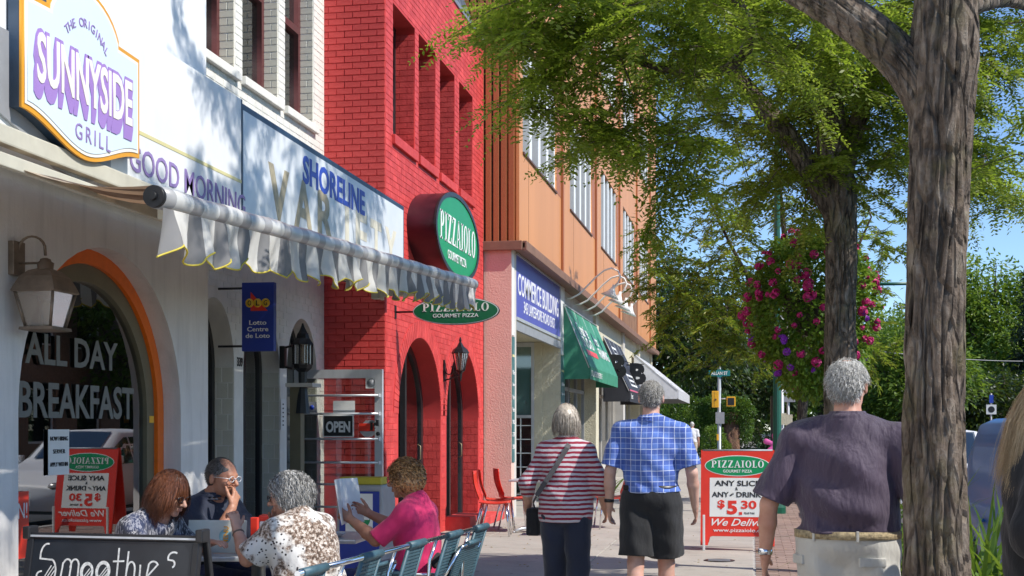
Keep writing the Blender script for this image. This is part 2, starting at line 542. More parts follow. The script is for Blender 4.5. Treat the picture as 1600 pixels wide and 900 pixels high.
m_alu = mat('aluminium', (0.62, 0.64, 0.66), 0.38, metal=0.45, var=0.08, vs=14, stretch=(1, 1, 0.2))
m_chrome = mat('chrome', (0.75, 0.76, 0.78), 0.12, metal=1.0, var=0.03)
m_white = mat('white_paint', (0.8, 0.8, 0.78), 0.45, var=0.03)
m_ink = mat('black_ink', (0.015, 0.015, 0.015), 0.5, var=0.1)
m_purple = mat('purple_lettering', (0.36, 0.22, 0.56), 0.5, var=0.04)
m_purple2 = mat('violet_lettering', (0.30, 0.21, 0.46), 0.5, var=0.04)
m_cream_letter = mat('cream_lettering', (0.82, 0.8, 0.72), 0.5, var=0.03)
m_pale_blue = mat('pale_blue_sign_face', (0.66, 0.77, 0.88), 0.35, var=0.02, vs=1.5)
m_gold = mat('gold_sign_edge', (0.72, 0.33, 0.02), 0.4, var=0.06)
m_navy = mat('navy_sign_trim', (0.02, 0.045, 0.085), 0.4, var=0.15)
m_sign_grey = mat('grey_sheet_metal', (0.36, 0.37, 0.39), 0.5, metal=0.3, var=0.08)
m_stripe_gold = mat('pale_gold_line', (0.66, 0.6, 0.3), 0.5, var=0.05)
m_blue_letter = mat('royal_blue_lettering', (0.02, 0.06, 0.42), 0.4, var=0.05)
m_tan_letter = mat('faded_tan_lettering', (0.40, 0.35, 0.24), 0.6, var=0.2, vs=14)
m_faint_letter = mat('faint_tan_lettering', (0.66, 0.62, 0.5), 0.6, var=0.1, vs=14)
m_green = mat('logo_green', (0.005, 0.27, 0.09), 0.35, var=0.05, vs=3)
m_green_d = mat('deep_logo_green', (0.005, 0.13, 0.045), 0.35, var=0.05, vs=3)
m_box_edge = mat('dark_maroon_sign_edge', (0.05, 0.012, 0.02), 0.3, metal=0.2, var=0.3, vs=3)
m_orange_panel = mat('orange_metal_panel', (0.62, 0.27, 0.10), 0.5, var=0.06, vs=1.2, stretch=(1, 1, 0.12), bump=0.1, bs=8, dirt=0.08)
m_brown_rib = mat('brown_ribbed_metal', (0.40, 0.135, 0.05), 0.5, var=0.12, vs=2.5, stretch=(2, 2, 0.1), dirt=0.1)
m_brown_dark = mat('dark_brown_flashing', (0.11, 0.055, 0.035), 0.55, var=0.2)
m_pink_stucco = mat('pink_stucco', (0.72, 0.49, 0.40), 0.9, var=0.05, vs=3, bump=0.6, bs=34, bd=0.015, dirt=0.1)
m_cream_stucco = mat('cream_stucco', (0.62, 0.57, 0.42), 0.9, var=0.06, vs=3, bump=0.9, bs=26, bd=0.02, dirt=0.1)
m_conc = mat('pale_concrete', (0.55, 0.52, 0.47), 0.85, var=0.1, vs=3, bump=0.3, bs=60)
m_blue_sign = mat('periwinkle_sign_face', (0.09, 0.10, 0.38), 0.45, var=0.08, vs=2)
m_teal = mat('teal_window_poster', (0.03, 0.14, 0.15), 0.4, var=0.2, vs=3, c2=(0.12, 0.22, 0.22))
m_blind = mat('grey_vertical_blind', (0.46, 0.48, 0.42), 0.8, var=0.05)
m_weather = mat('weathered_wood', (0.3, 0.16, 0.09), 0.8, var=0.45, vs=4, stretch=(6, 6, 0.5), bump=0.4)
m_soffit = mat('brown_soffit', (0.22, 0.12, 0.08), 0.7, var=0.15)
m_glass = glass_mat('window_glass')
m_glass_cafe = glass_mat('cafe_window_glass', (0.01, 0.012, 0.012), 0.008, 0.30, 0.15)
m_glass_door = glass_mat('clear_door_glass', (0.02, 0.02, 0.02), 0.01, 0.06)
m_etched = mat('etched_lettering', (0.17, 0.175, 0.16), 0.6, var=0.1, vs=30)
m_roof_metal = mat('grey_blue_roof_metal', (0.28, 0.3, 0.33), 0.45, metal=0.4, var=0.12)
m_orange_red = mat('poster_red', (0.75, 0.04, 0.02), 0.4, var=0.05)
m_yellow = mat('signal_yellow', (0.8, 0.42, 0.02), 0.4, var=0.06)
m_paper = mat('paper', (0.8, 0.8, 0.77), 0.6, var=0.03)

def stripes_mat(name, a, b, period, axis='Y', duty=0.5, rough=0.8, trans=0.0, under=None, phase=0.0):
    n = NB(name)
    s = n.sep(n.coord('Object'))['XYZ'.index(axis)]
    f = n.math('FRACT', n.math('ADD', n.math('DIVIDE', s, period), 50.0 + phase))
    c = n.mix(n.math('LESS_THAN', f, duty), b, a)
    v = n.noise(n.coord('Object'), 7, 4)
    c = n.mix(n.ramp(v, [(0.35, 0.0), (0.75, 0.25)]), c, (0.35, 0.33, 0.3))
    n.col(c); n.set(Roughness=rough)
    n.bump(n.noise(n.coord('Object'), 500, 1), 0.15, 0.001)
    if trans:
        tl = n.n('ShaderNodeBsdfTranslucent')
        n.l(n.mix(1.0, c, under or (1, 1, 1), 'MULTIPLY'), tl.inputs[0])
        m = n.n('ShaderNodeMixShader'); m.inputs[0].default_value = trans
        n.l(n.b.outputs[0], m.inputs[1]); n.l(tl.outputs[0], m.inputs[2]); n.l(m.outputs[0], n.o.inputs[0])
    return n.m
m_awn = stripes_mat('striped_awning_canvas', (0.46, 0.37, 0.28), (0.10, 0.065, 0.045), 0.30, 'Y', 0.5, trans=0.2, under=(0.9, 0.6, 0.4))
m_roll = stripes_mat('rolled_canvas', (0.62, 0.62, 0.61), (0.36, 0.36, 0.37), 0.34, 'Y', 0.62, rough=0.35)
m_trim_y = mat('yellow_edge_trim', (0.62, 0.5, 0.06), 0.6, var=0.1)
m_awn_green = mat('green_awning_canvas', (0.03, 0.22, 0.12), 0.6, var=0.08, vs=4, c2=(0.06, 0.26, 0.16))
m_awn_black = mat('black_awning_canvas', (0.03, 0.03, 0.037), 0.6, var=0.15, vs=4)
m_awn_far = stripes_mat('grey_striped_awning', (0.72, 0.72, 0.74), (0.28, 0.29, 0.31), 0.5, 'Y', 0.5)

# ---------------------------------------------------------------- brickwork
_bm = {}
def bricks(parent, M, rects, m, parts=0, proud=0.008, key=None, stuff='brickwork', name='brick'):
    """rects: (x0,x1,z0,z1) in the face's plane; biggest in view become single objects, the rest one joined part"""
    rects = list(rects)
    if key: rects.sort(key=key)
    rest = rects[parts:]
    for (a, b, c, d) in rects[:parts]:
        k = (round(b - a, 3), round(d - c, 3), m.name)
        if k not in _bm:
            q = MB(); w_, h_ = (b - a) / 2, (d - c) / 2; e = 0.003
            vs = [(-w_, -h_, -0.004), (w_, -h_, -0.004), (w_, h_, -0.004), (-w_, h_, -0.004),
                  (-w_ + e, -h_ + e, proud), (w_ - e, -h_ + e, proud), (w_ - e, h_ - e, proud), (-w_ + e, h_ - e, proud)]
            q.add(vs, [(4, 5, 6, 7), (0, 1, 5, 4), (1, 2, 6, 5), (2, 3, 7, 6), (3, 0, 4, 7)])
            me = q.mesh(name); me.materials.append(m); _bm[k] = me
        L = M @ T((a + b) / 2 + rnd.uniform(-.0008, .0008), (c + d) / 2 + rnd.uniform(-.0008, .0008), rnd.uniform(-0.0015, 0.0015)) @ RX(rnd.uniform(-.012, .012)) @ RY(rnd.uniform(-.006, .006)) @ RZ(rnd.uniform(-.003, .003))
        o = link(name, _bm[k], None, parent)
        o.matrix_local = L
    if rest:
        q = MB(); e = 0.003
        for (a, b, c, d) in rest:
            p = proud + rnd.uniform(-0.0015, 0.0015)
            vs = [(a, c, -0.004), (b, c, -0.004), (b, d, -0.004), (a, d, -0.004), (a + e, c + e, p), (b - e, c + e, p), (b - e, d - e, p), (a + e, d - e, p)]
            q.add([M @ Vector(v) for v in vs], [(4, 5, 6, 7), (0, 1, 5, 4), (1, 2, 6, 5), (2, 3, 7, 6), (3, 0, 4, 7)])
        o = q.build(stuff, m, parent); o['kind'] = 'stuff'

def courses(x0, x1, z0, z1, L=0.2, H_=0.075, J=0.008, keep=None, off=0.0, JV=None):
    out = []
    nz = int((z1 - z0) / H_ + 1e-6)
    for i in range(nz):
        zc = z0 + i * H_
        x = x0 - (0.5 * L if i % 2 else 0.0) - off
        while x < x1 - 0.01:
            a, b = max(x, x0), min(x + L, x1)
            if b - a > 0.03:
                r = (round(a + (JV or J) / 2, 3), round(b - (JV or J) / 2, 3), round(zc + J / 2, 4), round(zc + H_ - J / 2, 4))
                if keep is None: out.append(r)
                else: out.extend(keep(r))
            x += L
    return out

def in_arch(p, q, x0, x1, spring, apex, grow=0.0):
    c = (x0 + x1) / 2; a = (x1 - x0) / 2 + grow; h = apex - spring + grow
    if q <= spring: return abs(p - c) < a
    return ((p - c) / a) ** 2 + ((q - spring) / h) ** 2 < 1
m_bronze_ = mat('dull_brass', (0.25, 0.2, 0.12), 0.4, metal=0.7)
# ================================================================ ground
def gmat_sidewalk():
    n = NB('sidewalk_concrete')
    v = n.coord('Object')
    f = n.noise(v, 1.2, 6, 0.6); g = n.noise(v, 60, 3, 0.7)
    c = n.ramp(f, [(0.3, (0.40, 0.36, 0.31)), (0.7, (0.50, 0.46, 0.40))])
    c = n.mix(n.ramp(g, [(0.35, 0.3), (0.6, 0.0)]), c, (0.26, 0.23, 0.2))
    st = n.noise(n.coord('Object', (1, 1, 1)), 3.3, 5, 0.75)
    c = n.mix(n.ramp(st, [(0.52, 0.0), (0.72, 0.5)]), c, (0.2, 0.18, 0.16))
    vo = n.n('ShaderNodeTexVoronoi'); vo.inputs['Scale'].default_value = 2.6; n.l(v, vo.inputs['Vector'])
    c = n.mix(n.ramp(vo.outputs['Distance'], [(0.05, 0.75), (0.065, 0.0)]), c, (0.09, 0.085, 0.08))
    ri = n.n('ShaderNodeObjectInfo').outputs['Random']; c = n.mix(n.math('MULTIPLY', ri, 0.22), c, (0.3, 0.27, 0.23))
    n.col(c); n.set(Roughness=0.9); n.bump(g, 0.35, 0.003)
    return n.m
m_walk = gmat_sidewalk()
m_asphalt = mat('asphalt', (0.06, 0.06, 0.062), 0.85, var=0.2, vs=2, bump=0.5, bs=120)
m_kerb = mat('kerb_concrete', (0.4, 0.38, 0.35), 0.85, var=0.12, bump=0.3)
m_grass = mat('lawn', (0.06, 0.12, 0.025), 0.9, var=0.35, vs=3, bump=0.8, bs=30, bd=0.03)
m_paver = mat('red_brown_paver', (0.34, 0.235, 0.19), 0.85, var=0.25, vs=9, bump=0.4, bs=50, island=0.6)

q = MB(); q.box(-900, 900, -300, 1500, -0.5, -0.16)
tag(q.build('ground', m_grass), kind='structure')
q = MB(); q.box(1.62, 14.5, -30, 53.0, -0.3, -0.14); q.box(1.62, 14.5, 53.0, 420, -0.3, -0.14)
q.box(-60, 1.62, 53.4, 63.0, -0.3, -0.141)
tag(q.build('road', m_asphalt), kind='structure')
walk = thing('sidewalk', None, None); walk['kind'] = 'structure'
# concrete slabs laid one by one, recessed joints between
q = MB(); q.box(-5.2, 1.45, -8, 53.3, -0.25, -0.012)
q.build('slab_bed', m_kerb, walk)
ys = []; y = -6.0
while y < 53.2: ys.append(y); y += 1.52
sl = {}
for i in range(len(ys)):
    y0 = ys[i]; y1 = min(y0 + 1.52, 53.3)
    for (x0, x1) in ((-5.2, -3.46), (-3.46, -1.72), (-1.72, 0.02)):
        k = (round(x1 - x0, 2), round(y1 - y0, 2))
        if k not in sl:
            b = MB(); b.rbox(0.006, k[0] - 0.006, 0.006, k[1] - 0.006, -0.1, 0, 0.006); me = b.mesh('slab'); me.materials.append(m_walk); sl[k] = me
        o = link('slab', sl[k], None, walk, (x0, y0, rnd.uniform(-0.0015, 0.0015)))
# the strip of brown pavers along the kerb
pv = []
for r_ in range(int(45 / 0.11)):
    for c_ in range(7):
        x = 0.04 + c_ * 0.225 + (0.11 if r_ % 2 else 0)
        yy = 2.0 + r_ * 0.11
        if x + 0.22 > 1.44: continue
        pv.append((x, x + 0.218, yy, yy + 0.104))
pm = {}
b = MB()
me1 = MB().rbox(0, 0.218, 0, 0.104, -0.05, 0, 0.004).mesh('paver'); me1.materials.append(m_paver)
vis = [p for p in pv if 11.5 < p[2] < 16.5 and p[0] < 1.0][:290]
vs_ = set(vis)
for p in vis:
    link('paver', me1, None, walk, (p[0], p[2], rnd.uniform(-0.004, 0.002)))
for p in pv:
    if p in vs_: continue
    b.box(p[0], p[1], p[2], p[3], -0.05, rnd.uniform(-0.004, 0.001))
o = b.build('paver_field', m_paver, walk); o['kind'] = 'stuff'
q = MB()
y = -8.0
while y < 53.3:
    q.rbox(1.45, 1.62, y, min(y + 1.99, 53.3), -0.25, 0.004, 0.015); y += 2.0
tag(q.build('kerb', m_kerb), kind='structure')
# beyond the side street
q = MB(); q.box(-3.2, 0.4, 63.0, 300, -0.25, 0.0)
tag(q.build('sidewalk_beyond', m_walk), kind='structure')
q = MB(); q.rbox(14.5, 14.66, -20, 420, -0.25, 0.0, 0.015); q.box(14.66, 17.4, -20, 420, -0.25, -0.004)
tag(q.build('far_pavement', m_kerb), kind='structure')
q = MB(); q.box(-60, -3.2, 63.0, 300, -0.25, 0.05); q.box(0.4, 1.62, 63.0, 300, -0.25, 0.03)
tag(q.build('lawn', m_grass), kind='structure')

# ================================================================ cafe building (nearest, white)
cafe = thing('cafe_building', 'white stuccoed cafe building with arched shop window framed in orange', 'building', (-4.3, 4, 0))
def local(o_, M):  # world matrix -> local of an unrotated root
    return T(-o_.location.x, -o_.location.y, -o_.location.z) @ M
W = lambda root, X: local(root, on_wall(X, 0, 0))
A1 = (7.0, 9.22, 0.02, 1.55, 2.66)
out = [(-6, 0), (9.72, 0), (9.72, 3.02), (-6, 3.02)]
slab('wall', out, [arch_pts(A1[0], A1[1], 0.25, A1[3], A1[4]), arch_pts(3.9, 6.1, 0.25, 1.55, 2.66)], 0.26, W(cafe, -4.3), m_white_stucco, cafe)
slab('upper_wall', [(-6, 3.0), (9.73, 3.0), (9.73, 9.5), (-6, 9.5)], [], 0.9, W(cafe, -4.32), m_white_panel, cafe)
q = MB(); q.box(-0.9, -0.262, -10, 5.715, 0, 3.0)
def ring(parent, name, x0, x1, z0, sp, ap, w_, X, thick, m, root):
    return slab(name, arch_pts(x0, x1, z0, sp, ap, 36), [arch_pts(x0 + w_, x1 - w_, z0 + w_, sp, ap - w_, 36)], thick, W(root, X), m, parent)
for (a, b_) in ((A1[0], A1[1]), (3.9, 6.1)):
    wn = ring(cafe, 'window', a + 0.002, b_ - 0.002, 0.25, 1.55, 2.658, 0.1, -4.44, 0.10, m_orange_trim, cafe)
    ring(wn, 'inner_frame', a + 0.1, b_ - 0.1, 0.35, 1.55, 2.558, 0.12, -4.47, 0.08, m_olive_trim, cafe)
    pc = slab('pane', arch_pts(a + 0.2, b_ - 0.2, 0.45, 1.55, 2.45, 36), [], 0.008, W(cafe, -4.515), m_glass_cafe, wn)
    pc.matrix_local = T(-0.215, (a + b_) / 2 - 4.0, 0) @ RZ(R(-0.9)) @ T(0.215, -(a + b_) / 2 + 4.0, 0)
# dim room behind the panes
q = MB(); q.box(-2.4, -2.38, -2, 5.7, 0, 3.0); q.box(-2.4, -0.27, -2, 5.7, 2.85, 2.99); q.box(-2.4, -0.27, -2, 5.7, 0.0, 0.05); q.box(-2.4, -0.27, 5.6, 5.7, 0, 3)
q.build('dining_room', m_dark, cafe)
# etched letters on the pane and papers in it
def on_pane(Y, Z, X=-4.502): return local(cafe, on_wall(X, Y, Z))
pw = [o for o in cafe.children if o.name.startswith('window')][0]
text('lettering', 'ALL DAY', on_pane(8.0, 1.95), m_etched, pw, width=1.2, height=0.2, bold=0.02)
text('lettering', 'BREAKFAST', on_pane(8.08, 1.62), m_etched, pw, width=1.52, height=0.235, bold=0.02)
q = MB(); q.box(-0.001, 0.001, 0, 0.26, 0, 0.3)
nt_ = q.build('notice', m_paper, pw, (-0.205, 3.68, 1.13))
for i, s in enumerate(('NOW HIRING', 'SERVER', 'APPLY WITHIN')):
    text('print', s, T(0.001, 0.13, 0.24 - i * 0.085) @ on_wall(0, 0, 0), m_ink, nt_, width=(0.22, 0.15, 0.22)[i], height=0.028)
q = MB(); q.box(-0.001, 0.001, 0, 0.32, 0, 0.42)
nt2 = q.build('notice', m_orange_red, pw, (-0.205, 3.13, 0.62))
text('print', 'ON!', T(0.001, 0.2, 0.3) @ on_wall(0, 0, 0), m_paper, nt2, width=0.2, height=0.1)
q = MB(); q.box(-0.001, 0.001, 0, 0.07, 0, 0.05); q.build('notice', m_yellow, pw, (-0.1, 4.9, 1.48))
# fascia board with lettering
q = MB(); q.box(-0.3, 0.3, -10, 5.69, 3.02, 4.06)
q.v = [(x, y, z) for x, y, z in q.v]
fas = q.build('fascia', m_white_panel, cafe)
text('lettering', 'GOOD MORNING', local(cafe, on_wall(-3.998, 8.78, 3.215)), m_purple2, fas, width=1.95, height=0.175, bold=0.004)
q = MB(); q.box(0.3, 0.303, -3, 5.69, 3.39, 3.415); q.build('gold_line', m_stripe_gold, fas)
q = MB(); q.box(0.298, 0.305, 5.678, 5.692, 3.02, 4.06); q.build('edge_strip', m_navy, fas)

# lozenge sign
sg = thing('lozenge_sign', 'pale blue shaped cafe sign with gold edge and purple lettering', 'sign', (-4.0, 7.07, 3.5))
def loz(g=0.0):
    pts = []
    hw = 0.67 + g
    def cur(a, b, n=8):
        return [((a[0] + (b[0] - a[0]) * t), a[1] + (b[1] - a[1]) * (3 * t * t - 2 * t ** 3)) for t in [i / n for i in range(n)]]
    bz, bc, tz = -0.3 - g, -0.45 - g, 0.31 + g
    pts += cur((-hw, bz), (-0.0, bc), 12); pts += cur((0, bc), (hw, bz), 12)
    pts += [(hw, bz), (hw, tz), (0.40 + g * .6, tz + 0.01)]
    n = 14
    for i in range(n + 1):
        t = 0.12 * PI + (PI * 0.76) * i / n
        pts.append(((0.40 + g * 0.6) * math.cos(t) / math.cos(0.12 * PI), tz + 0.04 + 0.20 * (math.sin(t) - math.sin(0.12 * PI)) / (1 - math.sin(0.12 * PI))))
    pts += [(-0.40 - g * .6, tz + 0.01), (-hw, tz)]
    return pts
LW = on_wall(0, 0, 0)
slab('backing_plate', [(-0.78, -0.36), (-0.45, -0.45), (-0.2, -0.55), (0.1, -0.57), (0.45, -0.5), (0.45, 0.1), (-0.78, 0.1)], [], 0.02, T(0.02, 0, 0) @ LW, m_sign_grey, sg)
slab('sign_box', loz(0.012), [], 0.07, T(0.085, 0, 0) @ LW, m_navy, sg)
slab('gold_edge', loz(0.014), [], 0.014, T(0.096, 0, 0) @ LW, m_gold, sg)
slab('cream_border', loz(-0.012), [], 0.006, T(0.101, 0, 0) @ LW, m_cream_letter, sg)
face = slab('sign_face', loz(-0.032), [], 0.006, T(0.105, 0, 0) @ LW, m_pale_blue, sg)
LF = T(0.105, 0, 0) @ LW
b0 = text_mesh('SUNNYSIDE', width=1.14, height=0.31, bold=0.05)
mbp = MB()
vv = [v.co.copy() for v in b0.vertices]; ff = [list(p.vertices) for p in b0.polygons]
for k in range(9):
    mbp.add([LF @ Vector((v.x - 0.002 * k, v.y * 1.06 - 0.009 * k, 0.003 + v.z + 0.0001 * (9 - k))) for v in vv], ff)
mbp.build('lettering', m_purple, face)
b1 = text_mesh('SUNNYSIDE', width=1.11, height=0.285, bold=0.02); b1.transform(LF @ T(0, 0, 0.0075)); link('lettering', b1, m_cream_letter, face)
text('lettering', 'GRILL', LF @ T(0.07, -0.315, 0), m_purple2, face, width=0.42, height=0.095, spacing=1.4)
for i, ch in enumerate('THE ORIGINAL'):
    if ch == ' ': continue
    t = (i - 5.5) * 0.125
    text('lettering', ch, LF @ T(0.36 * math.sin(t) * 1.0, -0.08 + 0.42 * math.cos(t) , 0) @ RZ(-t), m_purple2, face, size=0.075)

# retractable awning: canvas, front roller, valance, arms
aw = thing('striped_awning', 'retractable grey and white striped awning with scalloped yellow edged valance', 'awning', (-4.0, 10.0, 2.9))
Y0, Y1, XB = 6.14, 13.75, -3.0
def zb(y): return 2.62 + (y - Y0) / (Y1 - Y0) * 0.40
ny, nx = 90, 8
V = []; F_ = []
for i in range(ny + 1):
    y = Y0 - 0.0 + (Y1 - Y0) * i / ny
    for j in range(nx + 1):
        t = j / nx
        V.append((-4.02 + (XB + 4.02) * t + 4.0, y - 10.0, (2.91 + (zb(y) + 0.06 - 2.91) * t - 0.07 * math.sin(PI * t) + 0.012 * math.sin(y * 9) * math.sin(PI * t)) - 2.9))
for i in range(ny):
    for j in range(nx):
        a = i * (nx + 1) + j; F_.append((a, a + 1, a + nx + 2, a + nx + 1))
MB().add(V, F_, True).build('canvas', m_awn, aw)
q = MB(); n_ = 40
q.tube([(XB + 4.0, Y0 - 10 + (Y1 - Y0) * i / n_, zb(Y0 + (Y1 - Y0) * i / n_) - 2.9 + 0.004 * math.sin(i * 1.7)) for i in range(n_ + 1)], 0.060, 20)
q.build('front_roller', m_roll, aw)
for e, s in ((Y0, -1), (Y1, 1)):
    q = MB(); q.tube([(XB + 4.0, e - 10 - 0.001 * s, zb(e) - 2.9), (XB + 4.0, e - 10 + 0.03 * s, zb(e) - 2.9)], 0.057, 20); q.build('end_cap', m_black_metal, aw)
q = MB(); q.tube([(XB + 4.0, Y0 - 10.05, zb(Y0) - 2.9), (XB + 4.0, Y0 - 10.02, zb(Y0) - 2.9)], 0.022, 10)
q.build('end_bolt', m_black_metal, aw)
# valance cloth
nyv, nzv = 420, 8
V = []; F_ = []
edge = []
for i in range(nyv + 1):
    y = Y0 + (Y1 - Y0) * i / nyv
    drop = 0.215 + 0.042 * math.cos(2 * PI * y / 0.34) + 0.012 * math.sin(y * 3.1)
    for j in range(nzv + 1):
        t = j / nzv
        wv = (0.038 * math.sin(2 * PI * y / 0.30 + 1.1 * math.sin(y * 1.3) + 1.2 * t) + 0.016 * math.sin(2 * PI * y / 0.13 + 2 * t) + 0.02 * math.sin(y * 2.3)) * t
        p = (XB + 4.04 + wv, y - 10 + 0.05 * t * math.sin(y * 5.0), zb(y) - 0.055 - drop * t - 2.9)
        V.append(p)
        if j == nzv: edge.append(p)
for i in range(nyv):
    for j in range(nzv):
        a = i * (nzv + 1) + j; F_.append((a, a + 1, a + nzv + 2, a + nzv + 1))
va = MB().add(V, F_, True).build('valance', stripes_mat('valance_canvas', (0.78, 0.77, 0.74), (0.25, 0.25, 0.26), 0.34, 'Y', 0.55, trans=0.3, under=(1, 0.9, 0.75)), aw)
MB().tube(edge, 0.0055, 6).build('edge_trim', m_trim_y, va)
q = MB()
q.rbox(0.002, 0.07, -9.5, 3.76, 0.06, 0.165, 0.01); q.build('wall_rail', m_cream_side, aw)
for k, (ye, yb) in enumerate(((6.2, 6.3), (13.4, 13.2))):
    q = MB()
    el = Vector((0.62, (8.1 if k == 0 else 11.4) - 10, -0.22))
    for p, r_ in ((Vector((0.02, (5.0 if k == 0 else 13.6) - 10, -0.02)), el), (el, Vector((0.95, yb - 10, zb(yb) - 2.96)))):
        d = (r_ - p); L = d.length; zq = d.to_track_quat('X', 'Z').to_matrix().to_4x4()
        q.rbox(0, L, -0.02, 0.02, -0.035, 0.035, 0.006, T(*p) @ zq)
    q.box(el.x - 0.05, el.x + 0.03, el.y - 0.05, el.y + 0.05, el.z - 0.05, el.z + 0.05)
    q.build('folding_arm', m_cream_side, aw)

# ================================================================ variety store (recessed, cream brick)
st = thing('store_building', 'painted cream brick store with narrow arched openings beneath an old sign', 'building', (-5.0, 12.0, 0))
SA = [(10.98, 11.92), (12.15, 13.16), (13.37, 14.36)]
SAP = (2.02, 2.68)
slab('wall', [(9.72, 0), (14.62, 0), (14.62, 3.4), (9.72, 3.4)], [arch_pts(a, b_, 0.02, SAP[0], SAP[1]) for a, b_ in SA], 0.26, W(st, -5.0), m_white_brick, st)
UW = [(10.85, 11.94), (12.12, 13.12), (13.31, 14.25)]
slab('upper_wall', [(9.73, 3.4), (14.62, 3.4), (14.62, 9.0), (9.73, 9.0)], [[(a, 4.94), (b_, 4.94), (b_, 8.2), (a, 8.2)] for a, b_ in UW], 0.26, W(st, -5.0), m_white_brick, st)
def kp(r):
    a, b_, c, d = r; xm, zm = (a + b_) / 2, (c + d) / 2
    for (p, q_) in UW:
        if 4.9 < zm < 8.2:
            if p - 0.001 < a and b_ < q_ + 0.001: return []
            if a < p < b_: r = (a, p, c, d); b_ = p
            elif a < q_ < b_: r = (q_, b_, c, d); a = q_
            if b_ - a < 0.02: return []
    for (p, q_) in SA:
        if in_arch(xm, zm, p, q_, SAP[0], SAP[1], 0.11) or in_arch(a, zm, p, q_, SAP[0], SAP[1], 0.02) or in_arch(b_, zm, p, q_, SAP[0], SAP[1], 0.02): return []
    return [r]
bricks(st, W(st, -5.0), courses(9.75, 14.6, 4.05, 8.6, keep=kp), m_white_brick, 0, 0.005, stuff='front_brickwork')
bricks(st, W(st, -5.0), courses(9.75, 14.6, 0.0, 3.0, keep=kp), m_white_brick, 0, 0.005, stuff='lower_brickwork')
# bricks on the faces of the openings that look back down the street (one by one)
def reveal_face(root, Yj, X1, z=0): return local(root, on_face(X1, Yj, z))
rects_part = 0
for (a, b_) in SA:
    rr = courses(-0.25, -0.005, 0.03, 2.1, L=0.125, H_=0.155, J=0.007)
    bricks(st, reveal_face(st, b_ - 0.001, -5.0), [(p, q_, c, d) for p, q_, c, d in rr], m_cream_brick, 200, 0.004)
for (a, b_) in UW:
    rr = courses(-0.25, -0.005, 4.95, 8.1, L=0.17, H_=0.0765, J=0.007)
    bricks(st, reveal_face(st, b_ - 0.001, -5.0), rr, m_cream_brick, 60, 0.004, key=lambda r: r[2])
# glazing and frames of the openings
for i, (a, b_) in enumerate(SA):
    fr = slab('shop_door', arch_pts(a + .001, b_ - .001, 0.03, SAP[0], SAP[1] - .001, 30), [arch_pts(a + 0.07, b_ - 0.07, 0.2, SAP[0], SAP[1] - 0.07, 30)], 0.06, W(st, -5.2), m_black, st)
    slab('pane', arch_pts(a + 0.06, b_ - 0.06, 0.19, SAP[0], SAP[1] - 0.06, 30), [], 0.008, W(st, -5.225), m_glass, fr)
    q = MB(); q.box(-0.215, -0.19, (a + b_) / 2 - 12.03, (a + b_) / 2 - 11.97, 0.03, 2.6); q.build('mullion', m_black, fr)
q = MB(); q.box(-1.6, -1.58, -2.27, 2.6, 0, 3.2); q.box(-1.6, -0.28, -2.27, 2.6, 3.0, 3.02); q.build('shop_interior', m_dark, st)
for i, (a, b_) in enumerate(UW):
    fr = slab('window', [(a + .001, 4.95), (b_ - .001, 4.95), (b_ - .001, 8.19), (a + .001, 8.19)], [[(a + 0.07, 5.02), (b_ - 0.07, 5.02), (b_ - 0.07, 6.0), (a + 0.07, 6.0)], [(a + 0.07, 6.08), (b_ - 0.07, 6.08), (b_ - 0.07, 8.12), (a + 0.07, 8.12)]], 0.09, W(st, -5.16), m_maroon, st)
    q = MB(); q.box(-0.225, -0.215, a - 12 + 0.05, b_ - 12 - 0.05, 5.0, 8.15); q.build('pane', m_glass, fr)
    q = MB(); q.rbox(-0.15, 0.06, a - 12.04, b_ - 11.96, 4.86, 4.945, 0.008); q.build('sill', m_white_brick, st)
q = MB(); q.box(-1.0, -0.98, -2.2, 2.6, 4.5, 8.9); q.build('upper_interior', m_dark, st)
text('house_number', '339', local(st, on_wall(-4.995, 12.05, 2.1)), m_ink, st, width=0.14, height=0.09, bold=0.01)
q = MB(); q.box(0, 0.002, 0, 0.14, 0, 0.34)
pn = q.build('notice', m_paper, st, (0.007, 1.17, 1.42))
for k in range(6):
    q = MB(); q.box(0, 0.001, 0.05, 0.09, 0.05 + k * 0.045, 0.065 + k * 0.045); q.build('print', m_ink, pn, (0.002, 0, 0))

# old light box sign over the store
sb = thing('store_sign', 'long white light-box sign with navy edge over the store', 'sign', (-4.35, 12.17, 3.5))
def glossy_sign():
    n = NB('weathered_glossy_sign')
    v = n.coord('Object'); f = n.noise(v, 2.0, 5)
    n.col(n.ramp(f, [(0.35, (0.66, 0.70, 0.74)), (0.7, (0.78, 0.79, 0.79))])); n.set(Roughness=0.16)
    n.bump(n.noise(n.coord('Object', (1, 1, 0.2)), 4, 2), 0.06, 0.02); return n.m
m_glossy = glossy_sign()
q = MB(); q.rbox(0, 0.33, -2.46, 2.46, -0.46, 0.55, 0.01); q.build('sign_box', m_navy, sb)
q = MB(); q.box(0.31, 0.334, -2.41, 2.41, -0.42, 0.495); fc = q.build('sign_face', m_glossy, sb)
LS = T(0.334, 0, 0) @ LW
text('lettering', 'SHORELINE', LS @ T(-0.07, 0.305, 0), m_blue_letter, fc, width=1.9, height=0.26, bold=0.03)
for s, y_, w_, m_ in (('V', -1.62, 0.50, m_tan_letter), ('A', -1.0, 0.5, m_tan_letter), ('R', -0.42, 0.46, m_tan_letter), ('I', 0.28, 0.12, m_faint_letter), ('E', 0.75, 0.4, m_faint_letter), ('T', 1.3, 0.42, m_faint_letter), ('Y', 1.88, 0.46, m_faint_letter)):
    text('lettering', s, LS @ T(y_, -0.04, 0), m_, fc, width=w_, height=0.47, bold=0.03, depth=0.002)

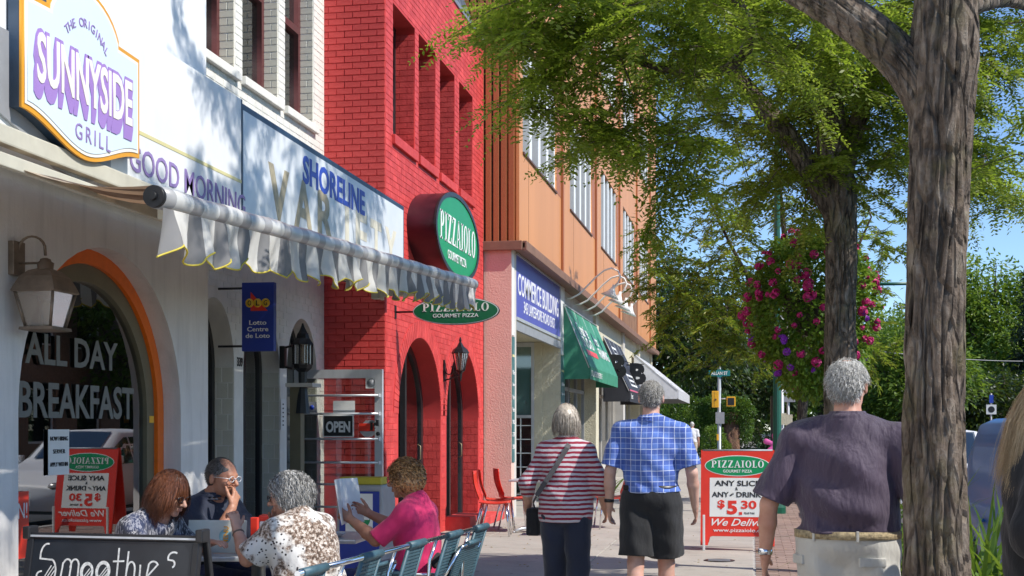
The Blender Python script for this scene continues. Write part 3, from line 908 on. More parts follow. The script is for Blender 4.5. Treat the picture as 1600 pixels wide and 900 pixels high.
# ================================================================ red pizzeria
rb = thing('red_building', 'bright red painted brick pizzeria with two arches and four narrow upper windows', 'building', (-4.25, 17.4, 0))
RW = [(14.96, 15.98), (16.17, 17.07), (17.32, 18.22), (18.51, 19.44)]
RA = [(15.2, 17.38), (17.72, 19.88)]
RS = (1.62, 2.62)
rects = []
slab('front_wall', [(14.63, 0.0), (20.26, 0), (20.26, 7.63), (14.63, 7.63)],
     [[(a, 4.98), (b_, 4.98), (b_, 6.57), (a, 6.57)] for a, b_ in RW] + [arch_pts(a, b_, 0.02, RS[0], RS[1], 36) for a, b_ in RA], 0.5, W(rb, -4.25), m_red_m, rb)
slab('side_wall', [(-5.7, 0), (-4.755, 0), (-4.755, 7.63), (-5.7, 7.63)], [], 0.2, local(rb, on_face(0, 14.63, 0)), m_red_m, rb)
def kr(r):
    a, b_, c, d = r; zm = (c + d) / 2
    for (p, q_) in RW:
        if 4.96 < zm < 6.6:
            if p - 0.001 < a and b_ < q_ + 0.001: return []
            if a < p < b_: b_ = p - 0.002
            elif a < q_ < b_: a = q_ + 0.002
    if b_ - a < 0.02: return []
    for (p, q_) in RA:
        for xx in (a, (a + b_) / 2, b_):
            if in_arch(xx, zm, p, q_, RS[0], RS[1], 0.23 if zm > RS[0] else 0.0): return []
    return [(a, b_, c, d)]
bricks(rb, W(rb, -4.25), courses(14.64, 20.25, 0.0, 7.63, keep=kr, JV=0.001, J=0.006), m_red, 0, 0.004, stuff='front_brickwork')
# side wall, brick by brick
sr = [(a, b_, c, d) for a, b_, c, d in courses(-5.02, -4.245, 0.9, 7.6, L=0.2, off=0.03)]
bricks(rb, local(rb, on_face(0, 14.63, 0)), sr, m_red, 300, 0.008, key=lambda r: 0 if (r[2] < 2.7 or r[2] > 4.0) and r[2] < 6.8 else 1, stuff='side_brickwork')
# soldier rings over the arches
for (a, b_) in RA:
    q = MB(); c_ = (a + b_) / 2; ra = (b_ - a) / 2; n = 44
    for i in range(n):
        t0, t1 = PI * (i + 0.06) / n, PI * (i + 0.94) / n
        pts = [(c_ + (ra + g) * math.cos(t), RS[0] + (RS[1] - RS[0] + g) * math.sin(t)) for g, t in ((0.005, t0), (0.22, t0), (0.22, t1), (0.005, t1))]
        q.prism(pts, -0.003, 0.007, W(rb, -4.25))
    o = q.build('arch_ring', m_red, rb); o['kind'] = 'stuff'
q = MB()
for (a, b_) in RW:
    M_ = reveal_face(rb, b_ - 0.001, -4.25)
    for (x0, x1, c, d) in courses(-0.3, -0.004, 4.99, 6.55, L=0.2, H_=0.075):
        q.box(x0, x1, c, d, -0.003, 0.005, M_)
o = q.build('reveal_brickwork', m_red, rb); o['kind'] = 'stuff'
for (a, b_) in RA:
    q = MB(); M_ = reveal_face(rb, b_ - 0.001, -4.25)
    for (x0, x1, c, d) in courses(-0.495, -0.004, 0.03, 1.6, L=0.125, H_=0.11, J=0.006):
        q.box(x0, x1, c, d, -0.003, 0.004, M_)
    o = q.build('reveal_tiling', m_red, rb); o['kind'] = 'stuff'
for (a, b_) in RW:
    wn = slab('window', [(a, 4.98), (b_, 4.98), (b_, 6.57), (a, 6.57)], [[(a + 0.06, 5.04), (b_ - 0.06, 5.04), (b_ - 0.06, 6.51), (a + 0.06, 6.51)]], 0.05, W(rb, -4.5), m_black, rb)
    q = MB(); q.box(-0.285, -0.275, a - 17.4 + 0.03, b_ - 17.4 - 0.03, 5.0, 6.55); q.build('pane', m_glass, wn)
    q = MB(); q.rbox(-0.2, 0.045, a - 17.44, b_ - 17.36, 4.86, 4.978, 0.008); q.build('sill', m_red, rb)
for k, (a, b_) in enumerate(RA):
    fr = slab('shop_door' if k == 0 else 'shop_window', arch_pts(a + .001, b_ - .001, 0.03, RS[0], RS[1] - .001, 36), [arch_pts(a + 0.1, b_ - 0.1, 0.1, RS[0], RS[1] - 0.1, 36)], 0.07, W(rb, -4.5), m_black, rb)
    slab('pane', arch_pts(a + 0.09, b_ - 0.09, 0.09, RS[0], RS[1] - 0.09, 36), [], 0.008, W(rb, -4.53), m_glass_door, fr)
    q = MB(); q.box(-0.27, -0.2, (a + b_) / 2 - 17.45, (a + b_) / 2 - 17.37, 0.03, 2.58); q.build('mullion', m_black, fr)
    q = MB(); q.tube([(-0.2, b_ - 17.9, 1.0), (-0.16, b_ - 17.9, 1.03), (-0.16, b_ - 17.9, 1.2), (-0.2, b_ - 17.9, 1.23)], 0.01, 8); q.build('handle', m_bronze_, fr)
q = MB(); q.box(-1.9, -1.88, -2.7, 2.8, 0, 3.0); q.build('room_wall', m_red_m, rb)
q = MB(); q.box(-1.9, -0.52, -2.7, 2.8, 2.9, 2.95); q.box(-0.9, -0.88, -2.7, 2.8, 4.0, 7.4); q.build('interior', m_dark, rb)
q = MB(); q.box(-1.5, 0.02, -2.77, 2.86, 7.632, 7.7); q.build('coping', m_roof_metal, rb)
q = MB()
q.add([(-0.1, -2.75, 7.7), (-0.1, 2.85, 7.7), (-0.75, 2.85, 9.4), (-0.75, -2.75, 9.4), (-0.8, -2.75, 7.7), (-0.8, 2.85, 7.7)], [(0, 1, 2, 3), (0, 3, 4), (1, 5, 2), (3, 2, 5, 4), (0, 4, 5, 1)])
rf = q.build('roof', m_roof_metal, rb)
q = MB()
for k in range(15):
    y = -2.7 + k * 0.39
    q.add([(-0.09, y, 7.7), (-0.09, y + 0.03, 7.7), (-0.74, y + 0.03, 9.4), (-0.74, y, 9.4), (-0.07, y, 7.73), (-0.07, y + 0.03, 7.73), (-0.71, y + 0.03, 9.42), (-0.71, y, 9.42)],
          [(4, 5, 6, 7), (0, 4, 7, 3), (1, 2, 6, 5), (0, 1, 5, 4)])
q.build('seam', m_roof_metal, rf)
q = MB(); q.rbox(-0.02, 0.36, 0.25, 1.15, 0.0, 0.2, 0.01); q.rbox(-0.02, 0.36, 1.15, 2.8, 0.0, 0.12, 0.01)
q.build('door_step', m_red, rb)

ov = thing('oval_sign', 'large green oval light-box sign fixed flat on the red wall', 'sign', (-4.25, 16.85, 4.0))
ew, eh = 1.28, 0.56
slab('sign_box', circle_pts(0, 0, ew, eh, 72), [], 0.36, T(0.365, 0, 0) @ LW, m_box_edge, ov)
slab('rim', circle_pts(0, 0, ew + 0.012, eh + 0.012, 72), [circle_pts(0, 0, ew - 0.06, eh - 0.045, 72)], 0.03, T(0.388, 0, 0) @ LW, m_black, ov)
fo = slab('sign_face', circle_pts(0, 0, ew - 0.055, eh - 0.04, 72), [], 0.008, T(0.374, 0, 0) @ LW, m_green, ov)
LO = T(0.376, 0, 0) @ LW
me = serif_word('PIZZAIOLO', 0.37, 2.1); me.transform(LO @ T(0.0, 0.04, 0.0)); link('lettering', me, m_white, fo)
text('lettering', 'GOURMET PIZZA', LO @ T(-0.08, -0.29, 0), m_white, fo, width=1.1, height=0.115, bold=0.01)

bl = thing('blade_sign', 'small green oval sign hung on a bracket at right angles to the red wall', 'sign', (-4.25, 15.05, 2.85))
FB = on_face(0, -0.03, 0)
slab('sign_panel', circle_pts(0.76, 0, 0.53, 0.165, 56), [], 0.06, T(0, 0, 0) @ FB, m_ink, bl)
slab('white_rim', circle_pts(0.76, 0, 0.525, 0.162, 56), [], 0.004, T(0, -0.002, 0) @ FB, m_white, bl)
fb = slab('sign_face', circle_pts(0.76, 0, 0.515, 0.152, 56), [], 0.006, T(0, -0.005, 0) @ FB, m_green_d, bl)
me = serif_word('PIZZAIOLO', 0.1, 0.82); me.transform(T(0.76, -0.0055, 0.045) @ FB); link('lettering', me, m_cream_letter, fb)
text('lettering', 'GOURMET PIZZA', T(0.76, -0.0055, -0.055) @ FB, m_white, fb, width=0.56, height=0.045, bold=0.005)
q = MB(); q.tube([(0, 0.0, 0.0), (1.2, 0.0, 0.0)], 0.012, 8); q.rbox(0, 0.015, -0.03, 0.03, -0.08, 0.08, 0.003); q.tube([(0, 0, 0.22), (0.6, 0, 0.02)], 0.004, 6)
q.build('bracket', m_black_metal, bl)
# ================================================================ orange office building
cb = thing('office_building', 'long orange metal clad office building over street level shops', 'building', (-3.67, 20.3, 0))
CY = 20.3
bays = [CY + 0.33 + 5.52 * k for k in range(5)]
outl = [(CY, 4.42), (50.2, 4.42), (50.2, 14.5), (CY, 14.5)]
holes = []
for b_ in bays:
    for z0, z1 in ((5.95, 7.9), (10.0, 11.95)):
        holes.append([(b_, z0), (min(b_ + 3.6, 50.0), z0), (min(b_ + 3.6, 50.0), z1), (b_, z1)])
slab('upper_wall', outl, holes, 0.3, W(cb, -3.67), m_orange_panel, cb)
slab('ribbed_wall', [(-9, 4.42), (-3.98, 4.42), (-3.98, 14.5), (-9, 14.5)], [], 0.2, local(cb, on_face(0, CY + 0.03, 0)), m_brown_dark, cb)
for k in range(12):
    x = -3.79 - k * 0.125
    q = MB(); q.rbox(-0.046, 0.046, -0.05, 0.03, 4.43, 14.5, 0.006)
    q.build('rib', m_brown_rib, cb, (x + 3.67, 0.0, 0))
q = MB(); q.box(-0.045, 0.004, -0.02, 0.0, 4.43, 14.5); q.build('corner_trim', m_orange_panel, cb)
for k, b_ in enumerate(bays):
    # slim recessed brown fin beside every bay, seams in the panels
    q = MB(); q.rbox(0.0, 0.05, b_ - CY + 4.26, b_ - CY + 4.36, 4.42, 14.5, 0.01); q.box(0.0, 0.006, b_ - CY + 3.68, b_ - CY + 4.26, 5.95, 7.9); q.box(0, 0.006, b_ - CY + 3.68, b_ - CY + 4.26, 10, 11.95)
    q.build('fin', m_brown_rib, cb)
    q = MB(); q.box(0.0, 0.003, b_ - CY + 4.36, b_ - CY + 4.39, 4.42, 14.5); q.box(0.0, 0.003, b_ - CY + 0.55, b_ - CY + 0.56, 4.42, 5.9)
    q.build('panel_seam', m_brown_dark, cb)
    for z0, z1 in ((5.95, 7.9), (10.0, 11.95)):
        yy0, yy1 = b_ - CY, min(b_ + 3.6, 50.0) - CY
        fr = thing('window', None, None, (0, 0, 0)); fr.parent = cb
        for i in range(5):
            y = yy0 + (yy1 - yy0) * i / 4
            q = MB(); q.rbox(-0.2, -0.02, y - 0.11, y + 0.11, z0, z1, 0.008); q.build('mullion', m_white, fr)
        for i in range(4):
            y = yy0 + (yy1 - yy0) * i / 4 + 0.06; y2 = yy0 + (yy1 - yy0) * (i + 1) / 4 - 0.06
            q = MB(); q.box(-0.16, -0.155, y, y2, z0 + 0.03, z1 - 0.03); q.build('pane', m_glass_door, fr)
            n = 6
            q = MB()
            for j in range(n):
                t = y + (y2 - y) * (j + 0.5) / n
                q.box(-0.075, 0.075, -0.002, 0.002, z0 + 0.03, z1 - 0.02, T(-0.24, t, 0) @ RZ(1.2))
            o = q.build('blind', m_blind, fr); o['kind'] = 'stuff'
        q = MB(); q.rbox(-0.2, 0.03, yy0 - 0.02, yy1 + 0.02, z0 - 0.035, z0 + 0.002, 0.004); q.build('sill', m_brown_dark, fr)
q = MB(); q.box(-1.0, -0.31, 0.2, 29.8, 4.6, 14.4); q.build('interior', m_dark, cb)
q = MB(); q.box(0.004, 0.012, 36.95 - CY, 41.6 - CY, 4.44, 5.9)
for k in range(24): q.box(0.012, 0.02 + 0.006 * (k % 3), 36.95 - CY + k * 0.194, 36.95 - CY + k * 0.194 + 0.18, 4.44, 5.9)
o = q.build('timber_cladding', m_weather, cb); o['kind'] = 'stuff'
q = MB(); q.box(-6.2, 0.1, -0.05, 29.95, 4.34, 4.418); q.build('soffit', m_soffit, cb)
q = MB(); q.rbox(0.06, 0.13, -0.05, 29.95, 4.30, 4.45, 0.01); q.rbox(-0.6, 0.06, -0.09, -0.05, 4.30, 4.45, 0.01); q.build('flashing', m_soffit, cb)
# street level: piers, back walls, shopfronts
def pier(y0, y1, x0, x1, m, zt=4.34):
    q = MB(); q.box(x0 + 3.67, x1 + 3.67, y0 - CY, y1 - CY, 0, zt); q.build('pier', m, cb)
pier(CY + 0.001, CY + 0.25, -4.249, -3.80, m_pink_stucco)
pier(CY + 0.25, CY + 0.45, -4.6, -3.80, m_conc)
q = MB(); q.box(-0.128, -0.122, 0.02, 0.24, 2.95, 4.33); q.build('pier_facing', m_white, cb)
pier(25.7, 26.25, -4.33, -3.80, m_cream_stucco)
q = MB(); q.box(-0.128, -0.122, 25.72 - CY, 26.23 - CY, 2.95, 4.33); q.build('pier_facing', m_white, cb)
pier(31.7, 32.3, -4.33, -3.80, m_cream_stucco)
pier(38.6, 39.1, -4.33, -3.80, m_conc)
pier(44.0, 44.5, -4.33, -3.80, m_cream_stucco)
pier(49.7, 50.2, -4.6, -3.80, m_cream_stucco)
q = MB(); q.box(-6.2, -0.13, 29.75, 29.9, 0, 4.34); q.build('end_wall', m_cream_stucco, cb)
q = MB(); q.box(-2.6, -2.5, 0.02, 29.8, 0, 4.34); q.build('back_wall', m_cream_side, cb)
# teal posters on the piers
for y0 in (CY + 0.03, 25.74):
    q = MB(); q.box(-0.127, -0.118, y0 - CY, y0 - CY + 0.22 + (0.26 if y0 > 25 else 0), 0.9, 2.93)
    p = q.build('poster', m_teal, cb)
    wd = 0.2 if y0 < 25 else 0.44
    q = MB(); q.box(-0.1175, -0.116, y0 - CY + 0.01, y0 - CY + wd, 2.6, 2.64); q.build('gold_bar', m_stripe_gold, p)
    for i, s in enumerate(('Office', 'Space', 'for', 'Rent', '905', '278', '5300')):
        text('print', s, local(cb, on_wall(-3.786, y0 + wd / 2, 2.35 - i * 0.2)), m_white, p, width=wd * 0.9, height=0.07)
# entrance between the first two piers
q = MB(); q.box(-2.4, -0.14, 0.45, 5.4, 3.2, 3.26); q.build('entrance_ceiling', m_cream_stucco, cb)
q = MB(); q.box(-0.18, -0.12, 0.45, 5.4, 3.06, 3.2); q.build('lintel', m_sign_grey, cb)
# glazed screen facing the street corner
sw = thing('shop_window', None, None, (0, 5.38, 0)); sw.parent = cb
q = MB(); q.box(-0.72, -0.66, -0.04, 0.04, 0.0, 3.19); q.box(-1.2, -1.14, -0.04, 0.04, 0, 3.19); q.box(-1.14, -0.72, -0.04, 0.04, 1.66, 1.72); q.box(-1.14, -0.72, -0.04, 0.04, 3.1, 3.19); q.build('frame', m_alu, sw)
q = MB(); q.box(-1.14, -0.72, -0.005, 0.005, 1.72, 3.1); q.build('pane', glass_mat('teal_glass', (0.1, 0.2, 0.19), 0.05, 0.85), sw)
q = MB(); q.box(-1.14, -0.72, 0.01, 0.02, 0.1, 1.66); q.build('dark_pane', m_glass, sw)
q = MB()
q.box(-0.95, -0.93, -0.02, 0.0, 0.1, 1.66)
for k in range(6): q.box(-1.14, -0.72, -0.019, 0.001, 0.1 + k * 0.28, 0.118 + k * 0.28)
q.build('glazing_bars', m_white, sw)
q = MB(); q.box(-0.66, -0.5, -0.03, 0.05, 0, 3.19); q.build('reveal', m_cream_stucco, sw)
for (y0, y1) in ((26.25, 31.7), (32.3, 38.6), (39.1, 44.0), (44.5, 49.7)):
    f = thing('shopfront', None, None, (0, 0, 0)); f.parent = cb
    n = int((y1 - y0) / 1.3)
    q = MB()
    for i in range(n + 1):
        y = y0 + (y1 - y0) * i / n - CY
        q.box(-0.5, -0.42, y - 0.04, y + 0.04, 0.0, 3.0)
    q.box(-0.5, -0.42, y0 - CY, y1 - CY, 2.3, 2.38); q.box(-0.5, -0.42, y0 - CY, y1 - CY, 2.95, 3.05); q.box(-0.52, -0.4, y0 - CY, y1 - CY, 0, 0.45)
    q.build('frame', m_conc if y0 > 30 else m_sign_grey, f)
    q = MB(); q.box(-0.465, -0.455, y0 - CY, y1 - CY, 0.45, 3.0); q.build('pane', m_glass, f)
    q = MB(); q.box(-0.45, -0.2, y0 - CY, y1 - CY, 3.05, 4.34); q.build('fascia', m_cream_stucco if y0 > 30 else m_conc, f)

bs = thing('blue_fascia_sign', 'periwinkle blue fascia sign with white serif lettering above the office entrance', 'sign', (-3.8, 23.1, 3.7))
q = MB(); q.box(-0.06, 0.0, -2.34, 2.5, -0.42, 0.60); q.build('sign_board', m_blue_sign, bs)
q = MB(); q.box(-0.07, 0.02, -2.34, 2.52, -0.47, -0.42); q.box(-0.07, 0.02, 2.5, 2.54, -0.47, 0.6); q.box(-0.07, 0.02, -2.34, 2.52, 0.6, 0.63); q.build('frame', m_alu, bs)
text('lettering', 'COMMERCE BUILDING', T(0.0, 0.05, 0.14) @ LW, m_white, bs, width=4.5, height=0.36, bold=0.006)
text('lettering', '345 LAKESHORE ROAD EAST', T(0.0, 0.1, -0.2) @ LW, m_white, bs, width=3.5, height=0.2, bold=0.006)

def wedge_awning(name, label, y0, y1, xw, zt, xf, zb_, drop, m, group=None):
    t = thing(name, label, 'awning', (xw, (y0 + y1) / 2, zb_))
    h = (y1 - y0) / 2; dx = xf - xw; dz = zt - zb_
    q = MB(); n = 10
    for i in range(n):
        a, b_ = -h + 2 * h * i / n, -h + 2 * h * (i + 1) / n
        q.add([(0, a, dz), (0, b_, dz), (dx, b_, 0), (dx, a, 0)], [(0, 3, 2, 1)])
    q.build('canopy', m, t)
    q = MB(); q.add([(0, -h, dz), (dx, -h, 0), (dx, -h, -drop), (0, -h, -drop)], [(0, 1, 2, 3)]); q.build('side_panel', m, t)
    q = MB(); q.add([(0, h, dz), (dx, h, 0), (dx, h, -drop), (0, h, -drop)], [(3, 2, 1, 0)]); q.build('side_panel', m, t)
    q = MB(); q.box(dx - 0.003, dx + 0.003, -h, h, -drop, 0); q.build('valance', m, t)
    q = MB()
    for i in range(5):
        y = -h + 2 * h * i / 4
        q.tube([(0.01, y, dz - 0.03), (dx - 0.02, y, -0.03)], 0.012, 6)
    for z in (dz - 0.02, -drop + 0.02): q.tube([(0.02 if z > 0 else dx - 0.02, -h, z), (0.02 if z > 0 else dx - 0.02, h, z)], 0.014, 6)
    o = q.build('frame', m_alu, t)
    L = math.hypot(dx, dz)
    sl_ = Vector((dx, 0, -dz)).normalized(); up = -sl_; right = Vector((0, 1, 0)); nrm = right.cross(up)
    M_ = Matrix(((right.x, up.x, nrm.x, dx / 2), (right.y, up.y, nrm.y, 0), (right.z, up.z, nrm.z, dz / 2), (0, 0, 0, 1)))
    return t, M_, L, T(dx + 0.003, 0, -drop / 2) @ LW
ga, GM, GL, GV = wedge_awning('green_awning', 'green wedge awning with white lettering and a red bar', 26.1, 31.6, -3.79, 4.0, -3.25, 2.72, 0.26, m_awn_green)
for s, y, z, w_, h_ in (('Creative', -1.3, 0.22, 1.6, 0.3), ('Arts', 0.7, 0.12, 0.9, 0.26), ('STUDIO', -1.25, -0.08, 1.8, 0.26), ('FRAMING', 1.35, -0.2, 1.9, 0.26)):
    text('lettering', s, GM @ T(y, z, 0.004), m_white, ga, width=w_, height=h_, bold=0.01)
q = MB(); q.box(-2.1, -0.3, -0.4, -0.27, 0.004, 0.007, GM); q.build('red_bar', m_orange_red, ga)
text('lettering', '57 LAKESHORE RD E', GV @ T(-1.6, 0, 0.003), m_white, ga, width=1.9, height=0.12, bold=0.005)
ka, KM, KL, KV = wedge_awning('black_awning', 'steep black awning with white square lettering and pink piping', 33.2, 37.6, -3.79, 3.85, -3.1, 2.45, 0.3, m_awn_black)
def frame_strokes(mb, x0, x1, z0, z1, w_, M_, gap=None):
    for (a, b_, c, d) in ((x0, x1, z0, z0 + w_), (x0, x1, z1 - w_, z1), (x0, x0 + w_, z0 + w_, z1 - w_), (x1 - w_, x1, z0 + w_, z1 - w_)):
        if gap and gap == (a < x0 + 1e-6 and b_ < x1): continue
        mb.box(a, b_, c, d, 0.004, 0.007, M_)
q = MB(); frame_strokes(q, -1.3, -0.2, 0.12, 0.55, 0.07, KM); q.box(-1.1, -0.4, 0.3, 0.36, 0.004, 0.007, KM); q.box(-0.9, -0.7, -0.05, 0.02, 0.004, 0.007, KM)
frame_strokes(q, -0.9, 0.9, -0.62, -0.25, 0.06, KM); q.box(-0.7, 0.6, -0.47, -0.41, 0.004, 0.007, KM)
q.build('lettering', m_white, ka)
q = MB(); q.box(0.685, 0.70, -2.2, 2.2, -0.02, 0.015); q.build('piping', mat('pink_piping', (0.7, 0.15, 0.25), 0.5), ka)
text('lettering', 'best', KV @ T(-1.6, 0, 0.003), m_white, ka, width=0.5, height=0.14)
fa, _, _, _ = wedge_awning('striped_shop_awning', 'pale grey striped awning at the far end of the shops', 42.0, 49.6, -3.79, 3.9, -2.35, 2.72, 0.3, m_awn_far)

# two black letter B signs on brackets
for k, (X_, Y_, Z_, s_) in enumerate(((-3.42, 33.0, 3.05, 0.62), (-3.2, 36.5, 3.0, 0.62))):
    t = thing('letter_sign', ('black letter B sign hung in front of the black awning' if k == 0 else 'smaller looking black letter B sign hung nearer the striped awning'), 'sign', (X_, Y_, Z_), 0, 'black letter B blade signs')
    me = text_mesh('B', size=1, bold=0.06, depth=0.08, height=s_, width=0.46); me.transform(on_face(0, 0, 0)); link('letter', me, m_black, t)
    q = MB(); q.tube([(-0.36, 0, s_ * 0.42), (0.0, 0, s_ * 0.42), (0.2, 0, s_ * 0.46)], 0.016, 8); q.tube([(-0.36, 0, s_ * 0.6), (-0.1, 0, s_ * 0.45)], 0.01, 6); q.build('bracket', m_black_metal, t)

# gooseneck lamps over the green awning
for k in range(4):
    t = thing('gooseneck_lamp', ('white gooseneck lamp above the green awning, nearest the blue sign', 'second white gooseneck lamp above the green awning counted from the blue sign', 'third white gooseneck lamp above the green awning counted from the blue sign', 'white gooseneck lamp above the green awning, farthest from the blue sign')[k], 'lamp', (-3.79, 26.4 + k * 1.35, 4.15), 0, 'gooseneck lamps above the green awning')
    pts = [(0, 0, 0), (0.12, 0, 0.0), (0.28, 0, 0.08), (0.62, 0, 0.42), (0.8, 0, 0.56), (0.95, 0, 0.6), (1.08, 0, 0.54), (1.13, 0, 0.42), (1.08, 0, 0.3), (1.0, 0, 0.22)]
    q = MB(); q.tube(pts, 0.02, 8); q.build('arm', m_white, t)
    q = MB(); q.lathe([(0.03, 0.06), (0.035, 0.0), (0.09, -0.1), (0.2, -0.2), (0.195, -0.2), (0.08, -0.1)], 18, T(0.98, 0, 0.2) @ RY(0.35)); q.build('shade', m_white, t)

# ---------------------------------------------------------------- wall lanterns
def hexframe(q, r0, z0, r1, z1, n, t=0.008, M=None):
    M = M or Matrix()
    for k in range(n):
        a = 2 * PI * (k + 0.5) / n
        p0 = M @ Vector((r0 * math.cos(a), r0 * math.sin(a), z0)); p1 = M @ Vector((r1 * math.cos(a), r1 * math.sin(a), z1))
        q.tube([p0, p1], t, 6)
m_bronze = mat('weathered_bronze', (0.2, 0.15, 0.11), 0.5, metal=0.5, var=0.3, vs=8, bump=0.3, bs=60)
def lathe_n(q, prof, n, M=None):
    M = (M or Matrix()) @ RZ(PI / n)
    q.lathe(prof, n, M, smooth=False)
l1 = thing('wall_lantern', 'large weathered bronze four sided lantern on the white cafe wall', 'lantern', (-4.3, 6.95, 2.34)); l1.scale = (0.98, 1.02, 0.72)
q = MB(); q.rbox(0, 0.04, -0.06, 0.06, 0.0, 0.28, 0.006); q.tube([(0.02, 0, 0.1), (0.21, 0, 0.1)], 0.01, 8)
q.tube([(0.03, 0, 0.2)] + [(0.12 - 0.09 * math.cos(t), 0, 0.2 + 0.12 * math.sin(t)) for t in [i * PI / 10 for i in range(1, 10)]] + [(0.21, 0, 0.16)], 0.009, 8)
q.build('bracket', m_bronze, l1)
LX = T(0.21, 0, 0)
q = MB(); q.lathe([(0.012, 0.14), (0.03, 0.13), (0.035, 0.11), (0.05, 0.1), (0.045, 0.05), (0.05, 0.04)], 14, LX)
lathe_n(q, [(0.05, 0.05), (0.1, 0.03), (0.15, -0.02), (0.185, -0.1), (0.2, -0.14), (0.19, -0.15)], 4, LX)
q.build('cap', m_bronze, l1)
q = MB(); hexframe(q, 0.175, -0.15, 0.115, -0.43, 4, 0.009, LX); lathe_n(q, [(0.15, -0.43), (0.155, -0.455), (0.13, -0.46)], 4, LX); q.build('cage', m_bronze, l1)
m_frost = glass_mat('frosted_lantern_glass', (0.32, 0.22, 0.14), 0.25, 0.6)
q = MB(); lathe_n(q, [(0.168, -0.15), (0.11, -0.43)], 4, LX); q.build('glass', m_frost, l1)
q = MB(); q.lathe([(0.02, -0.42), (0.02, -0.36), (0.03, -0.3), (0.03, -0.24), (0.01, -0.2)], 12, LX); q.build('bulb', m_cream_side, l1)
l2 = thing('coach_lantern', 'black coach lantern on a dark post by the cream brick arches', 'lantern', (-4.85, 13.05, 1.9))
q = MB(); q.lathe([(0.008, 0.66), (0.02, 0.62), (0.03, 0.6), (0.05, 0.56), (0.06, 0.55), (0.07, 0.52), (0.075, 0.5), (0.11, 0.45), (0.12, 0.43)], 8, T(0.15, 0, 0), False); q.build('cap', m_black_metal, l2)
q = MB(); hexframe(q, 0.1, 0.44, 0.1, 0.22, 6, 0.01, T(0.15, 0, 0)); q.lathe([(0.11, 0.22), (0.1, 0.18), (0.05, 0.14), (0.045, 0.0), (0.08, -0.3)], 8, T(0.15, 0, 0), False); q.rbox(-0.1, -0.04, -0.04, 0.04, 0.18, 0.42, 0.01); q.tube([(-0.07, 0, 0.2), (0.03, 0, 0.18)], 0.012, 8); q.tube([(-0.07, 0, 0.4), (0.03, 0, 0.42)], 0.012, 8); q.build('cage', m_black_metal, l2)
q = MB(); q.lathe([(0.09, 0.23), (0.09, 0.43)], 6, T(0.15, 0, 0), False); q.build('glass', m_frost, l2)
q = MB(); q.box(0.0, 0.3, -0.12, 0.16, -0.02, 0.02); q.build('ledge', m_conc, l2)
q = MB(); q.box(0.02, 0.14, -0.04, 0.08, -1.9, -0.02); q.build('post', m_olive_trim, l2)
l3 = thing('pub_lantern', 'black tapered lantern on a curled bracket between the red arches', 'lantern', (-4.25, 17.55, 2.3))
LX = T(0.24, 0, 0)
q = MB(); q.lathe([(0.008, 0.42), (0.02, 0.38), (0.015, 0.35), (0.03, 0.33), (0.05, 0.29), (0.1, 0.25), (0.13, 0.2), (0.12, 0.19)], 6, LX, False); q.build('cap', m_black_metal, l3)
q = MB(); hexframe(q, 0.11, 0.2, 0.06, -0.05, 6, 0.009, LX); q.lathe([(0.065, -0.05), (0.03, -0.08), (0.02, -0.16), (0.008, -0.2)], 8, LX, False); q.build('cage', m_black_metal, l3)
q = MB(); q.lathe([(0.1, 0.19), (0.055, -0.04)], 6, LX, False); q.build('glass', m_frost, l3)
q = MB(); q.rbox(0, 0.02, -0.03, 0.03, -0.2, 0.1, 0.005)
q.tube([(0.02, 0, -0.1)] + [(0.08 + 0.06 * math.cos(t), 0, -0.04 + 0.06 * math.sin(t)) for t in [PI + i * PI / 6 for i in range(0, 9)]], 0.009, 6)
q.tube([(0.02, 0, -0.18), (0.1, 0, -0.16), (0.18, 0, -0.12), (0.24, 0, -0.1)], 0.011, 6); q.build('bracket', m_black_metal, l3)

# ---------------------------------------------------------------- the lotto sign and open glass door
lo = thing('lotto_sign', 'upright blue lotto sign hanging across the pavement from the cream wall', 'sign', (-5.0, 11.54, 2.17))
q = MB(); q.rbox(0.25, 0.57, -0.035, 0.035, 0, 0.65, 0.006)
m_lotto = mat('lotto_blue', (0.015, 0.04, 0.3), 0.35, var=0.04)
bd_ = q.build('sign_box', m_lotto, lo)
FL = T(0.41, -0.0352, 0.0) @ on_face(0, 0, 0)
q = MB(); q.prism([(-0.07, 0.38), (0.1, 0.38), (-0.07, 0.56)], 0, 0.002, FL); q.build('red_triangle', m_orange_red, bd_)
for k, ch in enumerate('OLG'):
    q = MB(); q.lathe([(0.042, 0.0), (0.042, 0.004)], 22, FL @ T(-0.08 + k * 0.08, 0.455, 0.001)); dd = q.build('yellow_disc', mat('lotto_yellow', (0.8, 0.5, 0.03), 0.4) if k == 0 else bpy.data.materials['lotto_yellow'], bd_)
    text('lettering', ch, FL @ T(-0.08 + k * 0.08, 0.455, 0.004), m_ink, bd_, height=0.05, width=0.035, bold=0.012)
for k, s in enumerate(('Lotto', 'Centre', 'de Loto')):
    text('lettering', s, FL @ T(0, 0.27 - k * 0.062, 0), m_white, bd_, width=(0.17, 0.21, 0.24)[k], height=0.043, bold=0.008)
q = MB(); q.tube([(0, 0, 0.6), (0.25, 0, 0.6)], 0.012, 6); q.tube([(0, 0, 0.05), (0.25, 0, 0.05)], 0.012, 6); q.build('bracket', m_black_metal, lo)

